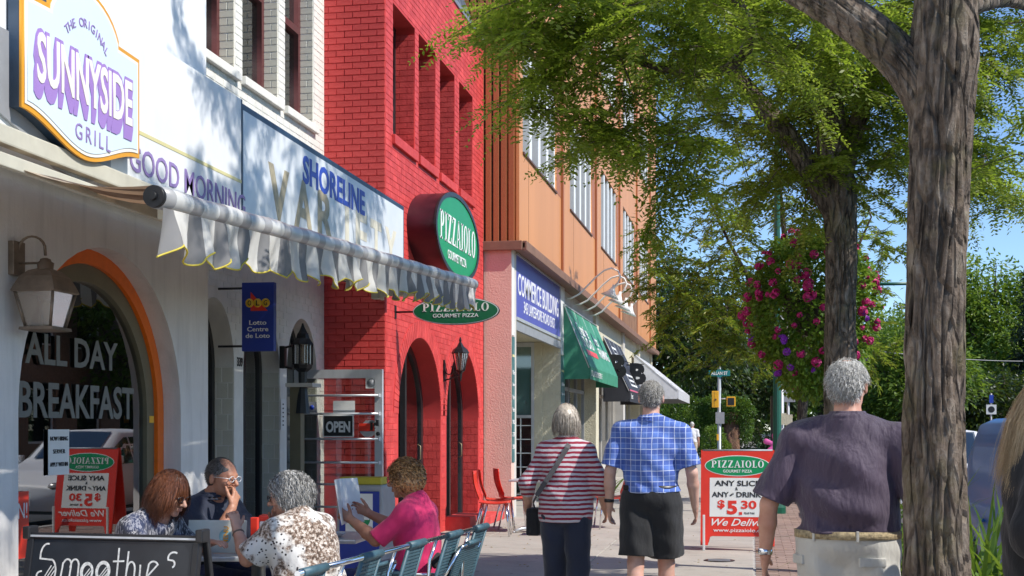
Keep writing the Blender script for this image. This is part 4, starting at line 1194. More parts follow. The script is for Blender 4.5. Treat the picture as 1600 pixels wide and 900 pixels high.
gd = thing('open_glass_door', 'open silver framed glass door with shelf bars and an OPEN sign', 'door', (-5.22, 14.2, 0.02))
FD = on_face(0, 0, 0)
Wd, Hd = 1.06, 2.1
slab('door_frame', [(0, 0), (Wd, 0), (Wd, Hd), (0, Hd)], [[(0.1, 0.22), (Wd - 0.09, 0.22), (Wd - 0.09, Hd - 0.1), (0.1, Hd - 0.1)]], 0.05, FD, m_alu, gd)
slab('pane', [(0.09, 0.2), (Wd - 0.08, 0.2), (Wd - 0.08, Hd - 0.09), (0.09, Hd - 0.09)], [], 0.006, T(0, 0.02, 0) @ FD, m_glass_door, gd)
for z in (0.52, 0.78, 1.03, 1.3, 1.59, 1.8):
    q = MB(); q.tube([(0.03, -0.05, z), (Wd - 0.03, -0.05, z)], 0.013, 10); q.box(0.02, 0.05, -0.06, 0.0, z - 0.02, z + 0.02); q.box(Wd - 0.05, Wd - 0.02, -0.06, 0.0, z - 0.02, z + 0.02); q.build('bar', m_alu, gd)
q = MB(); q.rbox(Wd - 0.06, Wd - 0.03, -0.06, -0.02, 1.45, 1.52, 0.004); q.lathe([(0.025, 0), (0.02, 0.02)], 14, T(Wd - 0.045, -0.02, 1.36) @ RX(PI / 2)); q.build('lock', m_black_metal, gd)
os_ = thing('open_sign', 'black and white OPEN sign on a bar of the silver door', 'sign', (-4.66, 14.13, 1.47))
q = MB(); q.rbox(-0.185, 0.185, -0.006, 0.006, -0.13, 0.13, 0.004); q.build('rim', m_white, os_)
q = MB(); q.box(-0.17, 0.17, -0.0085, 0.0, -0.115, 0.115); ob_ = q.build('board', m_ink, os_)
text('lettering', 'OPEN', T(0, -0.0085, -0.01) @ FD, m_white, ob_, width=0.29, height=0.13, bold=0.04)
def sticker(name, x, z, w_, h_, m, label=None):
    q = MB(); q.box(x, x + w_, 0.008, 0.011, z, z + h_); return q.build(name, m, gd)
sticker('sticker', 0.86, 1.88, 0.13, 0.13, m_paper)
q = MB(); q.lathe([(0.05, 0), (0.05, 0.002)], 20, T(0.925, 0.007, 1.945) @ RX(PI / 2)); q.build('print', m_sign_grey, gd)
sticker('sticker', 0.16, 1.6, 0.11, 0.13, m_sign_grey)
q = MB(); q.lathe([(0.028, 0), (0.028, 0.002)], 20, T(0.215, 0.006, 1.665) @ RX(PI / 2)); q.build('print', m_blue_letter, gd)
sticker('notice', 0.47, 1.57, 0.26, 0.17, m_paper)
q = MB(); q.prism(circle_pts(0, 0, 0.115, 0.1, 8), 0, 0.002, T(0.9, 0.006, 1.42) @ FD @ RZ(0.39)); q.build('octagon_sticker', m_sign_grey, gd)
q = MB(); q.box(0.78, 1.0, 0.001, 0.004, 1.39, 1.48); q.build('red_label', m_orange_red, gd)
text('print', '19', T(0.96, 0.001, 1.44) @ FD, m_ink, gd, size=0.11, bold=0.01)
# ================================================================ trees and planting
from mathutils import noise as mn
def bark_mat(name, c1, c2, c3, sc=1.0):
    n = NB(name)
    v = n.coord('Object', (1, 1, 0.4))
    f = n.noise(v, 14 * sc, 8, 0.7, 0.6); g = n.noise(n.coord('Object'), 5, 5, 0.65); h = n.noise(n.coord('Object'), 45, 4, 0.7)
    c = n.ramp(f, [(0.36, c1), (0.52, c2), (0.68, c3)])
    c = n.mix(n.ramp(g, [(0.5, 0.0), (0.66, 0.45)]), c, (0.15, 0.135, 0.05))
    c = n.mix(n.ramp(h, [(0.55, 0.0), (0.7, 0.4)]), c, (0.22, 0.21, 0.185))
    n.col(c); n.set(Roughness=0.9)
    vo = n.n('ShaderNodeTexVoronoi'); vo.feature = 'DISTANCE_TO_EDGE'; vo.inputs['Scale'].default_value = 16; n.l(n.coord('Object', (1, 1, 0.3)), vo.inputs['Vector'])
    cr = n.ramp(vo.outputs['Distance'], [(0.0, 0.0), (0.12, 1.0)])
    n.col(n.mix(n.math('MULTIPLY', n.math('SUBTRACT', 1.0, cr), 0.45), c, c1))
    n.bump(n.math('ADD', n.math('ADD', f, n.math('MULTIPLY', h, 0.35)), n.math('MULTIPLY', cr, 0.8)), 1.0, 0.02)
    return n.m
m_bark = bark_mat('honey_locust_bark', (0.05, 0.036, 0.026), (0.17, 0.125, 0.092), (0.30, 0.25, 0.20))
m_bark2 = bark_mat('young_bark', (0.03, 0.022, 0.017), (0.09, 0.068, 0.053), (0.18, 0.15, 0.125))
m_leaf1 = leaf_mat('locust_leaf', (0.095, 0.14, 0.014), (0.18, 0.235, 0.026), (0.30, 0.33, 0.05), 0.62)
m_leaf3 = leaf_mat('narrow_yellow_green_leaf', (0.09, 0.15, 0.018), (0.21, 0.29, 0.035), (0.40, 0.38, 0.05), 0.55, 2.0)
m_leaf_d = leaf_mat('shaded_maple_leaf', (0.008, 0.02, 0.006), (0.018, 0.04, 0.01), (0.035, 0.07, 0.015), 0.2, 0.6)  # shade of the far trees put into a near-black leaf colour
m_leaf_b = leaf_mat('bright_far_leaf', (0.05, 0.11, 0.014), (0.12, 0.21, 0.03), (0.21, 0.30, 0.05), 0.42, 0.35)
m_leaf_h = leaf_mat('hedge_leaf', (0.02, 0.06, 0.01), (0.055, 0.13, 0.02), (0.12, 0.22, 0.035), 0.3, 2.0)
m_leaf_blue = leaf_mat('spruce_needle', (0.01, 0.022, 0.014), (0.02, 0.04, 0.026), (0.03, 0.055, 0.035), 0.05)

def rough_trunk(pts, radii, nr=48, sub=10, amp=0.10, seed=0, lump=0.05):
    """bark plates modelled as ridges and furrows round a bent tube"""
    P = [Vector(p) for p in pts]
    V = []; F_ = []
    rows = []
    for i in range(len(P) - 1):
        p0 = P[max(i - 1, 0)]; p1 = P[i]; p2 = P[i + 1]; p3 = P[min(i + 2, len(P) - 1)]
        for k in range(sub):
            t = k / sub
            c = 0.5 * ((2 * p1) + (p2 - p0) * t + (2 * p0 - 5 * p1 + 4 * p2 - p3) * t * t + (3 * p1 - p0 - 3 * p2 + p3) * t ** 3)
            rows.append((c, radii[i] + (radii[i + 1] - radii[i]) * t))
    rows.append((P[-1], radii[-1]))
    prev = None; s = 0
    for i, (c, r) in enumerate(rows):
        d = (rows[min(i + 1, len(rows) - 1)][0] - rows[max(i - 1, 0)][0]).normalized()
        if prev is None: u = d.orthogonal().normalized()
        else: u = (prev - d * prev.dot(d)).normalized()
        prev = u; w_ = d.cross(u)
        if i: s += (c - rows[i - 1][0]).length
        for k in range(nr):
            a = 2 * PI * k / nr
            ca, sa = math.cos(a), math.sin(a)
            q3 = Vector((ca * 2.6, sa * 2.6, s * 1.3 + seed * 7.3))
            q1 = mn.noise(q3) * 0.6
            f = abs(mn.noise(Vector((ca * 5.5 + q1, sa * 5.5 + q1, s * 2.2 + seed))))
            f2 = abs(mn.noise(Vector((ca * 11, sa * 11, s * 6.0 + seed + 3))))
            rr = r * (1 + lump * mn.noise(Vector((ca * 1.3, sa * 1.3, s * 1.8 + seed))) * 2 + amp * (min(f * 4.5, 1) - 0.8) + amp * 0.4 * (min(f2 * 3, 1) - 0.6))
            V.append(c + (u * ca + w_ * sa) * rr)
    n = len(rows)
    for i in range(n - 1):
        for k in range(nr):
            a = i * nr + k; b = i * nr + (k + 1) % nr
            F_.append((a, b, b + nr, a + nr))
    return V, F_

def leaf_cards(C, D, rng, leaf_len, leaf_w, pairs=0, droop=0.25, tilt=0.4):
    """C: (n,3) bases, D: (n,3) directions. pairs>0: a feather of leaflets, else one leaf blade each"""
    n = len(C)
    D = D / np.maximum(np.linalg.norm(D, axis=1, keepdims=True), 1e-6)
    up = np.tile([0, 0, 1.0], (n, 1)) + rng.normal(0, tilt, (n, 3))
    S_ = np.cross(D, up); S_ /= np.maximum(np.linalg.norm(S_, axis=1, keepdims=True), 1e-6)
    N_ = np.cross(S_, D)
    if pairs == 0:
        L = leaf_len * rng.uniform(0.6, 1.25, (n, 1)); w_ = leaf_w * rng.uniform(0.7, 1.2, (n, 1))
        mid = C + D * L * 0.45
        V = np.stack([C, mid + S_ * w_ / 2 + N_ * w_ * 0.12, C + D * L - N_ * L * 0.12, mid - S_ * w_ / 2 + N_ * w_ * 0.12], 1).reshape(-1, 3)
        F_ = np.arange(n * 4).reshape(n, 4)
        return V, F_
    out = []
    L = leaf_len * rng.uniform(0.7, 1.2, (n, 1))
    m = pairs
    tt = (np.arange(m) + 0.6) / m
    for side in (-1, 1):
        for t in tt:
            base = C + D * (L * t) - np.array([0, 0, 1.0]) * (L * t * t * droop)
            ll = leaf_w * 2.6 * (0.65 + 0.5 * math.sin(PI * (0.15 + 0.8 * t))) * rng.uniform(0.85, 1.1, (n, 1))
            dd = S_ * side * 0.93 + D * 0.35 + rng.normal(0, 0.12, (n, 3)) - np.array([0, 0, 0.15])
            wd = D * leaf_w * 0.5 + N_ * rng.normal(0, leaf_w * 0.25, (n, 1))
            mid = base + dd * ll * 0.5
            out.append(np.stack([base, mid - wd, base + dd * ll, mid + wd], 1))
    V = np.concatenate(out, 0).reshape(-1, 3)
    return V, np.arange(len(V)).reshape(-1, 4)

def make_tree(name, label, loc, limbs, blobs, n_clusters, leaves_per, leafspec, mleaf, mbark, seed=1, group=None, spread=0.28, twig=0.008, trunk_amp=0.1, big=True, nr=40, name_of='tree', hollow=0.35, cap=None, cutters=(), spray=None):
    """limbs: list of (points, radii) relative to loc; blobs: (cx,cy,cz,rx,ry,rz,weight) volumes the crown fills"""
    rng = np.random.default_rng(seed); rr = random.Random(seed)
    t = thing(name, label, 'tree', loc, 0, group)
    V = []; F_ = []
    nodes = []
    q = MB()
    for li, (pts, rad) in enumerate(limbs):
        v, f = rough_trunk(pts, rad, nr if rad[0] > 0.06 else 14, 30 if (big and rad[0] > 0.09) else (12 if big else 5), trunk_amp if rad[0] > 0.05 else 0.05, seed + li)
        q.add(v, f, True)
        for i in range(len(pts) - 1):
            a, b = Vector(pts[i]), Vector(pts[i + 1])
            k = max(1, int((b - a).length / 0.2))
            for j in range(k):
                if li == 0 and i < len(pts) - 2 and len(limbs) > 1: continue
                nodes.append((a + (b - a) * (j + 1) / k, rad[i] * 0.6))
    q.build('trunk', mbark, t)
    wts = np.array([b[6] for b in blobs], float); wts /= wts.sum()
    ctr = []
    for b, wgt in zip(blobs, wts):
        k = max(3, int(n_clusters * wgt))
        d = rng.normal(size=(k, 3)); d /= np.linalg.norm(d, axis=1, keepdims=True)
        r = rng.uniform(hollow, 1.0, (k, 1)) ** 0.6
        ctr.append(np.array(b[:3]) + d * r * np.array(b[3:6]))
    ctr = np.concatenate(ctr)
    for (cx, cy, cz, rx, ry, rz) in cutters:
        e = (((ctr - [cx, cy, cz]) / [rx, ry, rz]) ** 2).sum(1) > 1
        ctr = ctr[e]
    NP = np.array([list(nd[0]) for nd in nodes]); NR = [nd[1] for nd in nodes]
    dist = np.min(np.linalg.norm(ctr[:, None] - NP[None], axis=2), axis=1)
    ctr = ctr[np.argsort(dist)]
    qb = MB()
    P = np.zeros((len(NP) + len(ctr) * 3, 3)); P[:len(NP)] = NP; cnt = len(NP); R_ = list(NR)
    dirs = []
    for c in ctr:
        j = int(np.argmin(((P[:cnt] - c) ** 2).sum(1)))
        a = Vector(P[j]); b = Vector(c); L = (b - a).length
        bend = Vector((rr.uniform(-1, 1), rr.uniform(-1, 1), rr.uniform(-0.2, 1))) * L * 0.16
        pts = [a, a.lerp(b, 0.35) + bend, a.lerp(b, 0.7) + bend * 0.7, b]
        r0 = min(R_[j] * 0.75, max(twig, 0.02 * L + twig)); r0 = max(r0, twig)
        qb.tube(pts, [r0, r0 * 0.8, r0 * 0.6, twig * 0.6], 5, cap=False)
        dirs.append((b - a) / max(L, 1e-5))
        for p, rad in ((pts[1], r0 * 0.8), (pts[2], r0 * 0.6), (pts[3], twig)):
            P[cnt] = p; cnt += 1; R_.append(rad)
    o = qb.build('branches', mbark, t)
    o['kind'] = 'stuff'
    dirs = np.array([list(d) for d in dirs])
    if spray:
        # flat drooping sprays: leaves set left and right of a side twig
        Ls, m_l = spray
        n = len(ctr)
        d = dirs * np.array([1, 1, 0.35]) + rng.normal(0, 0.35, dirs.shape) * np.array([1, 1, 0.4]); d /= np.linalg.norm(d, axis=1, keepdims=True)
        LL = Ls * rng.uniform(0.55, 1.2, (n, 1))
        sd = np.cross(d, [0, 0, 1.0] + rng.normal(0, 0.22, d.shape)); sd /= np.linalg.norm(sd, axis=1, keepdims=True)
        qt = MB()
        for i in range(n):
            p0 = ctr[i] - d[i] * LL[i] * 0.5
            qt.tube([p0 + d[i] * LL[i] * u + np.array([0, 0, -0.28 * LL[i, 0] * u * u]) for u in (0, 0.5, 1.0)], [twig * 1.1, twig * 0.8, twig * 0.35], 4, cap=False)
        o = qt.build('twigs', mbark, t); o['kind'] = 'stuff'
        C = []; D = []
        for j in range(m_l):
            u = (j + rng.uniform(0, 1, (n, 1))) / m_l; s_ = 1 if j % 2 else -1
            C.append(ctr - d * LL * 0.5 + d * LL * u + np.concatenate([np.zeros((n, 2)), -0.28 * LL * u * u], 1) + rng.normal(0, 0.012, (n, 3)))
            D.append(sd * s_ * (0.95 - 0.5 * u) + d * (0.35 + 0.5 * u) + rng.normal(0, 0.22, (n, 3)) + np.array([0, 0, -0.18]))
        C = np.concatenate(C); D = np.concatenate(D)
        V, F4 = leaf_cards(C, D, rng, *leafspec, **({'droop': 0.35, 'tilt': 0.22} if leafspec[2:] else {'tilt': 0.5}))
        o = link('crown', np_mesh('crown', V, F4, False), mleaf, t); o['kind'] = 'stuff'
        return t
    n = len(ctr)
    C = np.repeat(ctr, leaves_per, 0); D0 = np.repeat(dirs, leaves_per, 0)
    off = rng.normal(0, spread, C.shape) * np.array([1, 1, 0.6])
    C = C + off
    D = D0 * 0.5 + off / spread * 0.6 + rng.normal(0, 0.45, C.shape) + np.array([0, 0, -0.25])
    V, F4 = leaf_cards(C, D, rng, *leafspec)
    me = np_mesh('crown', V, F4, False)
    o = link('crown', me, mleaf, t)
    o['kind'] = 'stuff'
    return t

# nearest honey locust by the kerb: forked trunk
make_tree('honey_locust_tree', 'nearest tree, thick furrowed trunk forking overhead at the right', (0.71, 5.2, 0),
    [([(0.03, 0, 0), (0.0, 0, 0.5), (-0.01, 0.0, 1.1), (-0.015, 0, 1.8), (0.005, 0, 2.4), (0.02, 0.0, 2.85), (0.04, 0.03, 3.3), (0.08, 0.15, 4.2), (0.2, 0.5, 5.4), (0.3, 0.9, 6.6), (0.2, 1.4, 7.6)],
      [0.15, 0.128, 0.114, 0.108, 0.110, 0.124, 0.105, 0.10, 0.08, 0.05, 0.02]),
     ([(-0.0, 0.0, 2.55), (-0.1, 0.02, 2.82), (-0.33, 0.1, 3.08), (-0.75, 0.5, 3.5), (-1.2, 1.4, 4.2), (-1.5, 2.4, 4.8), (-1.7, 3.2, 5.2)],
      [0.07, 0.08, 0.074, 0.064, 0.05, 0.03, 0.012]),
     ([(0.08, 0.1, 3.1), (0.4, 0.7, 3.3), (0.9, 1.6, 3.4), (1.4, 2.4, 3.3)], [0.06, 0.035, 0.02, 0.01]),
     ([(-1.2, 1.4, 4.2), (-1.0, 2.0, 4.1), (-0.72, 2.5, 3.78), (-0.88, 2.75, 3.62), (-1.2, 2.7, 3.62), (-1.5, 2.6, 3.7)], [0.05, 0.042, 0.038, 0.03, 0.02, 0.01])],
    [(-1.85, 2.4, 3.93, 0.42, 0.7, 0.2, 0.8), (-1.45, 2.5, 3.8, 0.6, 0.8, 0.25, 0.9), (-0.8, 2.3, 3.8, 0.8, 0.8, 0.3, 0.9), (-1.9, 2.3, 3.45, 0.14, 0.3, 0.18, 0.25), (-1.55, 2.5, 3.35, 0.2, 0.3, 0.25, 0.35),
     (-1.15, 2.5, 3.05, 0.2, 0.3, 0.3, 0.35), (-1.0, 1.4, 5.2, 1.0, 1.0, 0.35, 0.6), (1.0, 1.9, 3.6, 0.4, 0.8, 0.35, 0.6), (0.95, 1.9, 2.95, 0.3, 0.4, 0.2, 0.2), (0.3, 1.2, 6.3, 1.6, 2.2, 0.9, 0.5), (0.3, 2.2, 4.6, 1.2, 1.3, 0.6, 0.5)],
    165, 12, (0.21, 0.0160, 9), m_leaf1, m_bark, seed=3, spread=0.13, twig=0.004, trunk_amp=0.165, nr=110, spray=(0.62, 26))
# second honey locust
make_tree('honey_locust_tree', 'second tree along the kerb, slimmer trunk behind the man in the dark polo shirt', (0.75, 11.3, 0),
    [([(0.02, 0, 0), (0.0, 0, 1.0), (-0.01, 0, 2.0), (0.0, 0, 3.0), (-0.03, 0, 3.5), (-0.1, 0, 4.2), (-0.1, 0.1, 5.4), (0.0, 0.2, 6.8), (0.1, 0.1, 8.0)], [0.17, 0.14, 0.128, 0.125, 0.15, 0.11, 0.09, 0.06, 0.02]),
     ([(-0.02, 0.0, 3.2), (-0.2, 0.0, 3.55), (-0.45, 0.0, 3.95), (-0.9, 0.3, 4.6), (-1.3, 0.6, 5.4), (-1.5, 0.5, 6.4)], [0.09, 0.1, 0.085, 0.07, 0.05, 0.015]),
     ([(0.0, 0.0, 3.5), (0.15, 0.0, 4.1), (0.5, 0.1, 5.0), (1.0, 0.2, 6.0)], [0.08, 0.07, 0.05, 0.015])],
    [(-0.5, 0.0, 4.5, 1.3, 1.3, 0.75, 1.9), (0.5, 0.0, 4.2, 1.0, 1.2, 0.8, 1.5), (0.1, 0.2, 5.6, 2.0, 2.0, 1.0, 2.2), (-0.9, -1.0, 7.5, 1.9, 2.8, 1.0, 3.0), (1.1, 0.0, 3.5, 0.45, 0.7, 0.4, 0.4), (1.5, 0.3, 5.2, 0.9, 1.0, 0.7, 0.7), (-0.4, 0.2, 3.6, 0.5, 0.6, 0.35, 0.4), (1.0, -3.0, 7.6, 1.8, 2.4, 1.0, 1.9)],
    430, 15, (0.22, 0.0175, 9), m_leaf1, m_bark, seed=11, spray=(0.8, 30), twig=0.005, trunk_amp=0.2, nr=72)
# narrow leaved tree further on
make_tree('willow_like_tree', 'tree with narrow yellow green leaves hanging low over the pavement beyond the shops', (0.95, 25.4, 0),
    [([(0, 0, 0), (-0.02, 0, 1.2), (0.03, 0, 2.4), (0.0, 0, 3.6), (-0.3, 0.1, 5.0), (-0.5, 0.1, 7.0)], [0.13, 0.1, 0.09, 0.085, 0.06, 0.02]),
     ([(0, 0, 2.6), (-0.6, 0, 3.6), (-1.3, -0.1, 4.9), (-1.9, 0, 6.2)], [0.06, 0.05, 0.035, 0.015]),
     ([(-0.3, 0.0, 3.1), (-1.2, 0, 3.7), (-2.2, 0.0, 4.1)], [0.04, 0.03, 0.012]),
     ([(0, 0, 3.0), (0.7, 0, 4.2), (1.3, 0.1, 5.5)], [0.055, 0.04, 0.015])],
    [(-0.8, 0, 5.4, 2.2, 1.8, 1.9, 4), (-1.8, 0, 3.8, 1.3, 1.4, 1.3, 2.4), (-2.7, -0.2, 4.6, 0.6, 0.9, 1.1, 0.8), (-0.9, 0, 3.3, 1.4, 1.4, 0.9, 1.8), (1.0, 0, 4.6, 1.6, 1.6, 1.6, 2.2), (0.9, 0, 3.0, 1.2, 1.2, 0.7, 1.0), (-0.5, 0, 7.4, 1.8, 1.5, 0.9, 0.8), (-2.55, -0.3, 3.35, 0.35, 0.4, 0.5, 0.3)],
    560, 52, (0.12, 0.032), m_leaf3, m_bark2, seed=21, spray=(0.7, 60), twig=0.006, big=False, nr=20, hollow=0.1)

def far_tree(name, label, x, y, h, r, m, seed, n=420, lp=26, ls=0.3, group='trees beyond the side street', base=0.25, shape='round', mb_=None):
    rr = random.Random(seed)
    blobs = []
    k = 7
    if shape == 'cone':
        for i in range(7):
            t = i / 6; blobs.append((0, 0, h * (0.08 + 0.88 * t), r * (1 - t) + 0.15, r * (1 - t) + 0.15, h * 0.08, 1.4 - t))
    else:
        blobs.append((0, 0, h * 0.62, r * 0.75, r * 0.75, h * 0.3, 3))
        for i in range(k):
            a = 2 * PI * i / k + rr.random()
            zz = h * rr.uniform(base + 0.12, 0.82)
            blobs.append((math.cos(a) * r * 0.6, math.sin(a) * r * 0.6, zz, r * rr.uniform(0.35, 0.5), r * rr.uniform(0.35, 0.5), h * rr.uniform(0.12, 0.18), 1))
    limbs = [([(0, 0, 0), (0.1, 0, h * 0.3), (0.0, 0.1, h * 0.6), (0, 0, h * 0.85)], [r * 0.09, r * 0.07, r * 0.045, 0.02])]
    if shape != 'cone':
        for i in range(4):
            a = 2 * PI * i / 4 + 0.6
            limbs.append(([(0, 0, h * (0.28 + 0.05 * i)), (math.cos(a) * r * 0.3, math.sin(a) * r * 0.3, h * 0.5), (math.cos(a) * r * 0.6, math.sin(a) * r * 0.6, h * 0.66)], [r * 0.04, r * 0.03, 0.02]))
    return make_tree(name, label, (x, y, -0.1), limbs, blobs, n, lp, (ls, ls * 0.55), m, mb_ or m_bark2, seed=seed, group=None, spread=r * 0.11, twig=0.02, big=False, nr=12, hollow=0.2)

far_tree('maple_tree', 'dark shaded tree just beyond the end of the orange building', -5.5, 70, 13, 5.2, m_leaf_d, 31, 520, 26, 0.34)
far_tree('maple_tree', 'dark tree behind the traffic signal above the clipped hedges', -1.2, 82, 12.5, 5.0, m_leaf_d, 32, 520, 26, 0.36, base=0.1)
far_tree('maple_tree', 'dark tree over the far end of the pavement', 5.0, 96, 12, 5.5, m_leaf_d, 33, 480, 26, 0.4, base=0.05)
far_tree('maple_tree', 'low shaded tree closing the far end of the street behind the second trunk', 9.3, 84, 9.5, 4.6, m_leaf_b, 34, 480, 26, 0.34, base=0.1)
far_tree('ash_tree', 'tall bright green rounded tree at the right edge against the sky', 18.4, 104, 16.0, 5.6, m_leaf_b, 35, 620, 30, 0.42)
far_tree('ash_tree', 'bright green tree between the two kerbside trunks in the distance', 13.0, 112, 13, 5.4, m_leaf_b, 36, 520, 28, 0.42, base=0.08)
far_tree('spruce_tree', 'dark blue green conifer at the far right edge', 19.6, 97, 12.5, 2.6, m_leaf_blue, 37, 420, 34, 0.26, shape='cone')
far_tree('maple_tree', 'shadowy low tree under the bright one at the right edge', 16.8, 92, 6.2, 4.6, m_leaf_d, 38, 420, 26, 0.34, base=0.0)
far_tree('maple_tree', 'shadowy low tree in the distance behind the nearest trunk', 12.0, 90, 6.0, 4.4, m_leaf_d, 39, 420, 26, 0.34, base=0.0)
far_tree('linden_tree', 'green tree across the road reflected in the cafe window', 16.0, 47, 8.5, 3.0, m_leaf_b, 41, 260, 20, 0.3)
far_tree('linden_tree', 'green tree across the road farther along than the reflected one', 16.6, 62, 9, 3.2, m_leaf_b, 42, 260, 20, 0.3)
# row of woods closing the view, read as one mass
rng = np.random.default_rng(5)
C = []; 
for i in range(46):
    cx = -60 + i * 3.2; cy = 150 + (i * 37 % 17); hh = 10 + (i * 53 % 70) / 10
    d = rng.normal(size=(420, 3)); d /= np.linalg.norm(d, axis=1, keepdims=True)
    C.append(np.array([cx, cy, hh * 0.5]) + d * np.array([4.2, 4.0, hh * 0.5]) * rng.uniform(0.7, 1, (420, 1)))
C = np.concatenate(C); C[:, 2] = np.maximum(C[:, 2], 0.2)
V, F4 = leaf_cards(C, rng.normal(size=C.shape), rng, 1.5, 0.9)
tag(link('distant_woods', np_mesh('distant_woods', V, F4, False), m_leaf_b), 'distant belt of green trees closing the street', 'woods', kind='stuff')

def leafy_solid(name, label, cat, loc, blobs, n, ls, m, seed, core=None, parent=None):
    rng = np.random.default_rng(seed)
    t = thing(name, label, cat, loc)
    w_ = np.array([b[3] * b[4] + b[4] * b[5] + b[3] * b[5] for b in blobs]); w_ = w_ / w_.sum()
    Cs = []; Ds = []
    for b, k in zip(blobs, w_):
        k = int(n * k); d = rng.normal(size=(k, 3)); d /= np.linalg.norm(d, axis=1, keepdims=True)
        lump = 1 + 0.07 * np.sin(d[:, :1] * 9 + b[0]) * np.cos(d[:, 2:] * 8)
        Cs.append(np.array(b[:3]) + d * np.array(b[3:6]) * lump * rng.uniform(0.82, 1.03, (k, 1))); Ds.append(d + rng.normal(0, 0.6, d.shape))
    C = np.concatenate(Cs); D = np.concatenate(Ds)
    ok = C[:, 2] > 0.02
    V, F4 = leaf_cards(C[ok], D[ok], rng, ls, ls * 0.5)
    o = link('foliage', np_mesh('foliage', V, F4, False), m, t); o['kind'] = 'stuff'
    q = MB()
    for i in range(5):
        a = i * 1.3
        q.tube([(0, 0, -0.05), (math.cos(a) * blobs[0][3] * 0.25, math.sin(a) * blobs[0][4] * 0.25, blobs[0][2]), (math.cos(a) * blobs[0][3] * 0.5, math.sin(a) * blobs[0][4] * 0.5, blobs[0][2] + blobs[0][5] * 0.5)], [0.04, 0.025, 0.01], 6)
    o = q.build('stems', m_bark2, t); o['kind'] = 'stuff'
    return t
leafy_solid('clipped_hedge', 'rounded clipped green hedge below the striped awning end', 'hedge', (-4.0, 66.5, 0.05), [(0, 0, 1.3, 2.1, 1.4, 1.55), (1.1, 0, 1.2, 1.3, 1.2, 1.3), (-1.6, 0, 1.6, 1.4, 1.2, 1.5), (0.7, 0.3, 2.2, 1.4, 1.0, 0.9)], 9000, 0.16, m_leaf_h, 51)
cy_ = leafy_solid('topiary_cedar', 'flat topped cedar with brown bare trunk behind the traffic signal pole', 'shrub', (-1.2, 66.0, 0.05), [(0, 0, 2.35, 1.35, 0.9, 0.7), (-0.5, 0, 2.7, 0.8, 0.7, 0.45), (0.55, 0, 2.6, 0.6, 0.6, 0.4), (-0.9, 0, 1.0, 0.55, 0.6, 1.1), (0.9, 0.2, 1.6, 0.35, 0.5, 0.9)], 9000, 0.14, m_leaf_h, 52)
q = MB(); v, f = rough_trunk([(0.15, -0.1, 0), (0.2, -0.1, 1.0), (0.1, 0, 2.2)], [0.42, 0.38, 0.35], 24, 10, 0.3, 4); q.add(v, f, True); q.build('trunk', bark_mat('reddish_bark', (0.07, 0.03, 0.02), (0.2, 0.1, 0.06), (0.3, 0.17, 0.1)), cy_)
leafy_solid('bush', 'bright green bush at the foot of the traffic signal pole', 'shrub', (-1.75, 60.5, 0.0), [(0, 0, 0.7, 0.6, 0.5, 0.9), (0.35, 0, 0.4, 0.5, 0.4, 0.5)], 3500, 0.12, m_leaf_b, 53)
leafy_solid('bush', 'dark bush at the far end of the pavement', 'shrub', (0.9, 88, 0.0), [(0, 0, 1.3, 2.4, 1.5, 1.6), (-2.0, 0.5, 1.2, 1.8, 1.2, 1.4)], 5000, 0.2, m_leaf_d, 54)

# ---------------------------------------------------------------- hanging flower basket on its post
m_post = mat('green_lamp_post', (0.01, 0.09, 0.055), 0.35, var=0.15, vs=3)
def lamp_post(label, x, y, arm=False, h=6.5):
    t = thing('lamp_post', label, 'lamp post', (x, y, 0), 0)
    q = MB(); q.lathe([(0.15, 0), (0.15, 0.1), (0.11, 0.2), (0.095, 0.9), (0.075, 1.0), (0.06, 3.0), (0.045, h)], 12, None, False); q.build('post', m_post, t)
    q = MB()
    for k in range(12):
        a = 2 * PI * (k + .5) / 12; q.tube([(0.098 * math.cos(a), 0.098 * math.sin(a), 0.2), (0.085 * math.cos(a), 0.085 * math.sin(a), 0.95)], 0.012, 5)
    o = q.build('fluting', m_post, t)
    o['kind'] = 'stuff'
    q = MB(); q.tube([(0, 0, h - 0.3), (0.3, 0, h + 0.1), (0.9, 0, h + 0.2)], 0.025, 8); q.build('lamp_arm', m_post, t)
    q = MB(); q.lathe([(0.02, 0.12), (0.12, 0.08), (0.2, 0), (0.1, -0.05)], 14, T(0.95, 0, h + 0.12)); q.build('lamp_head', m_post, t)
    if arm:
        q = MB(); q.tube([(0, 0, 2.87), (0.82, 0, 2.87)], 0.016, 8); q.ball((0.84, 0, 2.87), 0.03); q.build('banner_arm', m_post, t)
        q = MB(); q.tube([(0, 0, 3.55), (-0.28, -0.1, 3.55)], 0.016, 8); q.tube([(0, 0, 3.3), (-0.2, -0.07, 3.54)], 0.01, 6); q.build('basket_arm', m_post, t)
    return t
lamp_post('green lamp post carrying the flower basket behind the second tree', 0.86, 13.2, True)
lamp_post('green lamp post farther along between basket and pavement edge', 0.42, 22.4)
m_petal = mat('magenta_petal', (0.55, 0.015, 0.16), 0.6, var=0.2, vs=10)
m_petal2 = mat('purple_petal', (0.28, 0.03, 0.42), 0.6, var=0.2, vs=10)
fb_ = thing('flower_basket', 'huge hanging basket of trailing greenery with magenta flowers', 'flower basket', (0.58, 13.1, 2.66))
rng = np.random.default_rng(77)
N = 15000
d = rng.normal(size=(N, 3)); d /= np.linalg.norm(d, axis=1, keepdims=True)
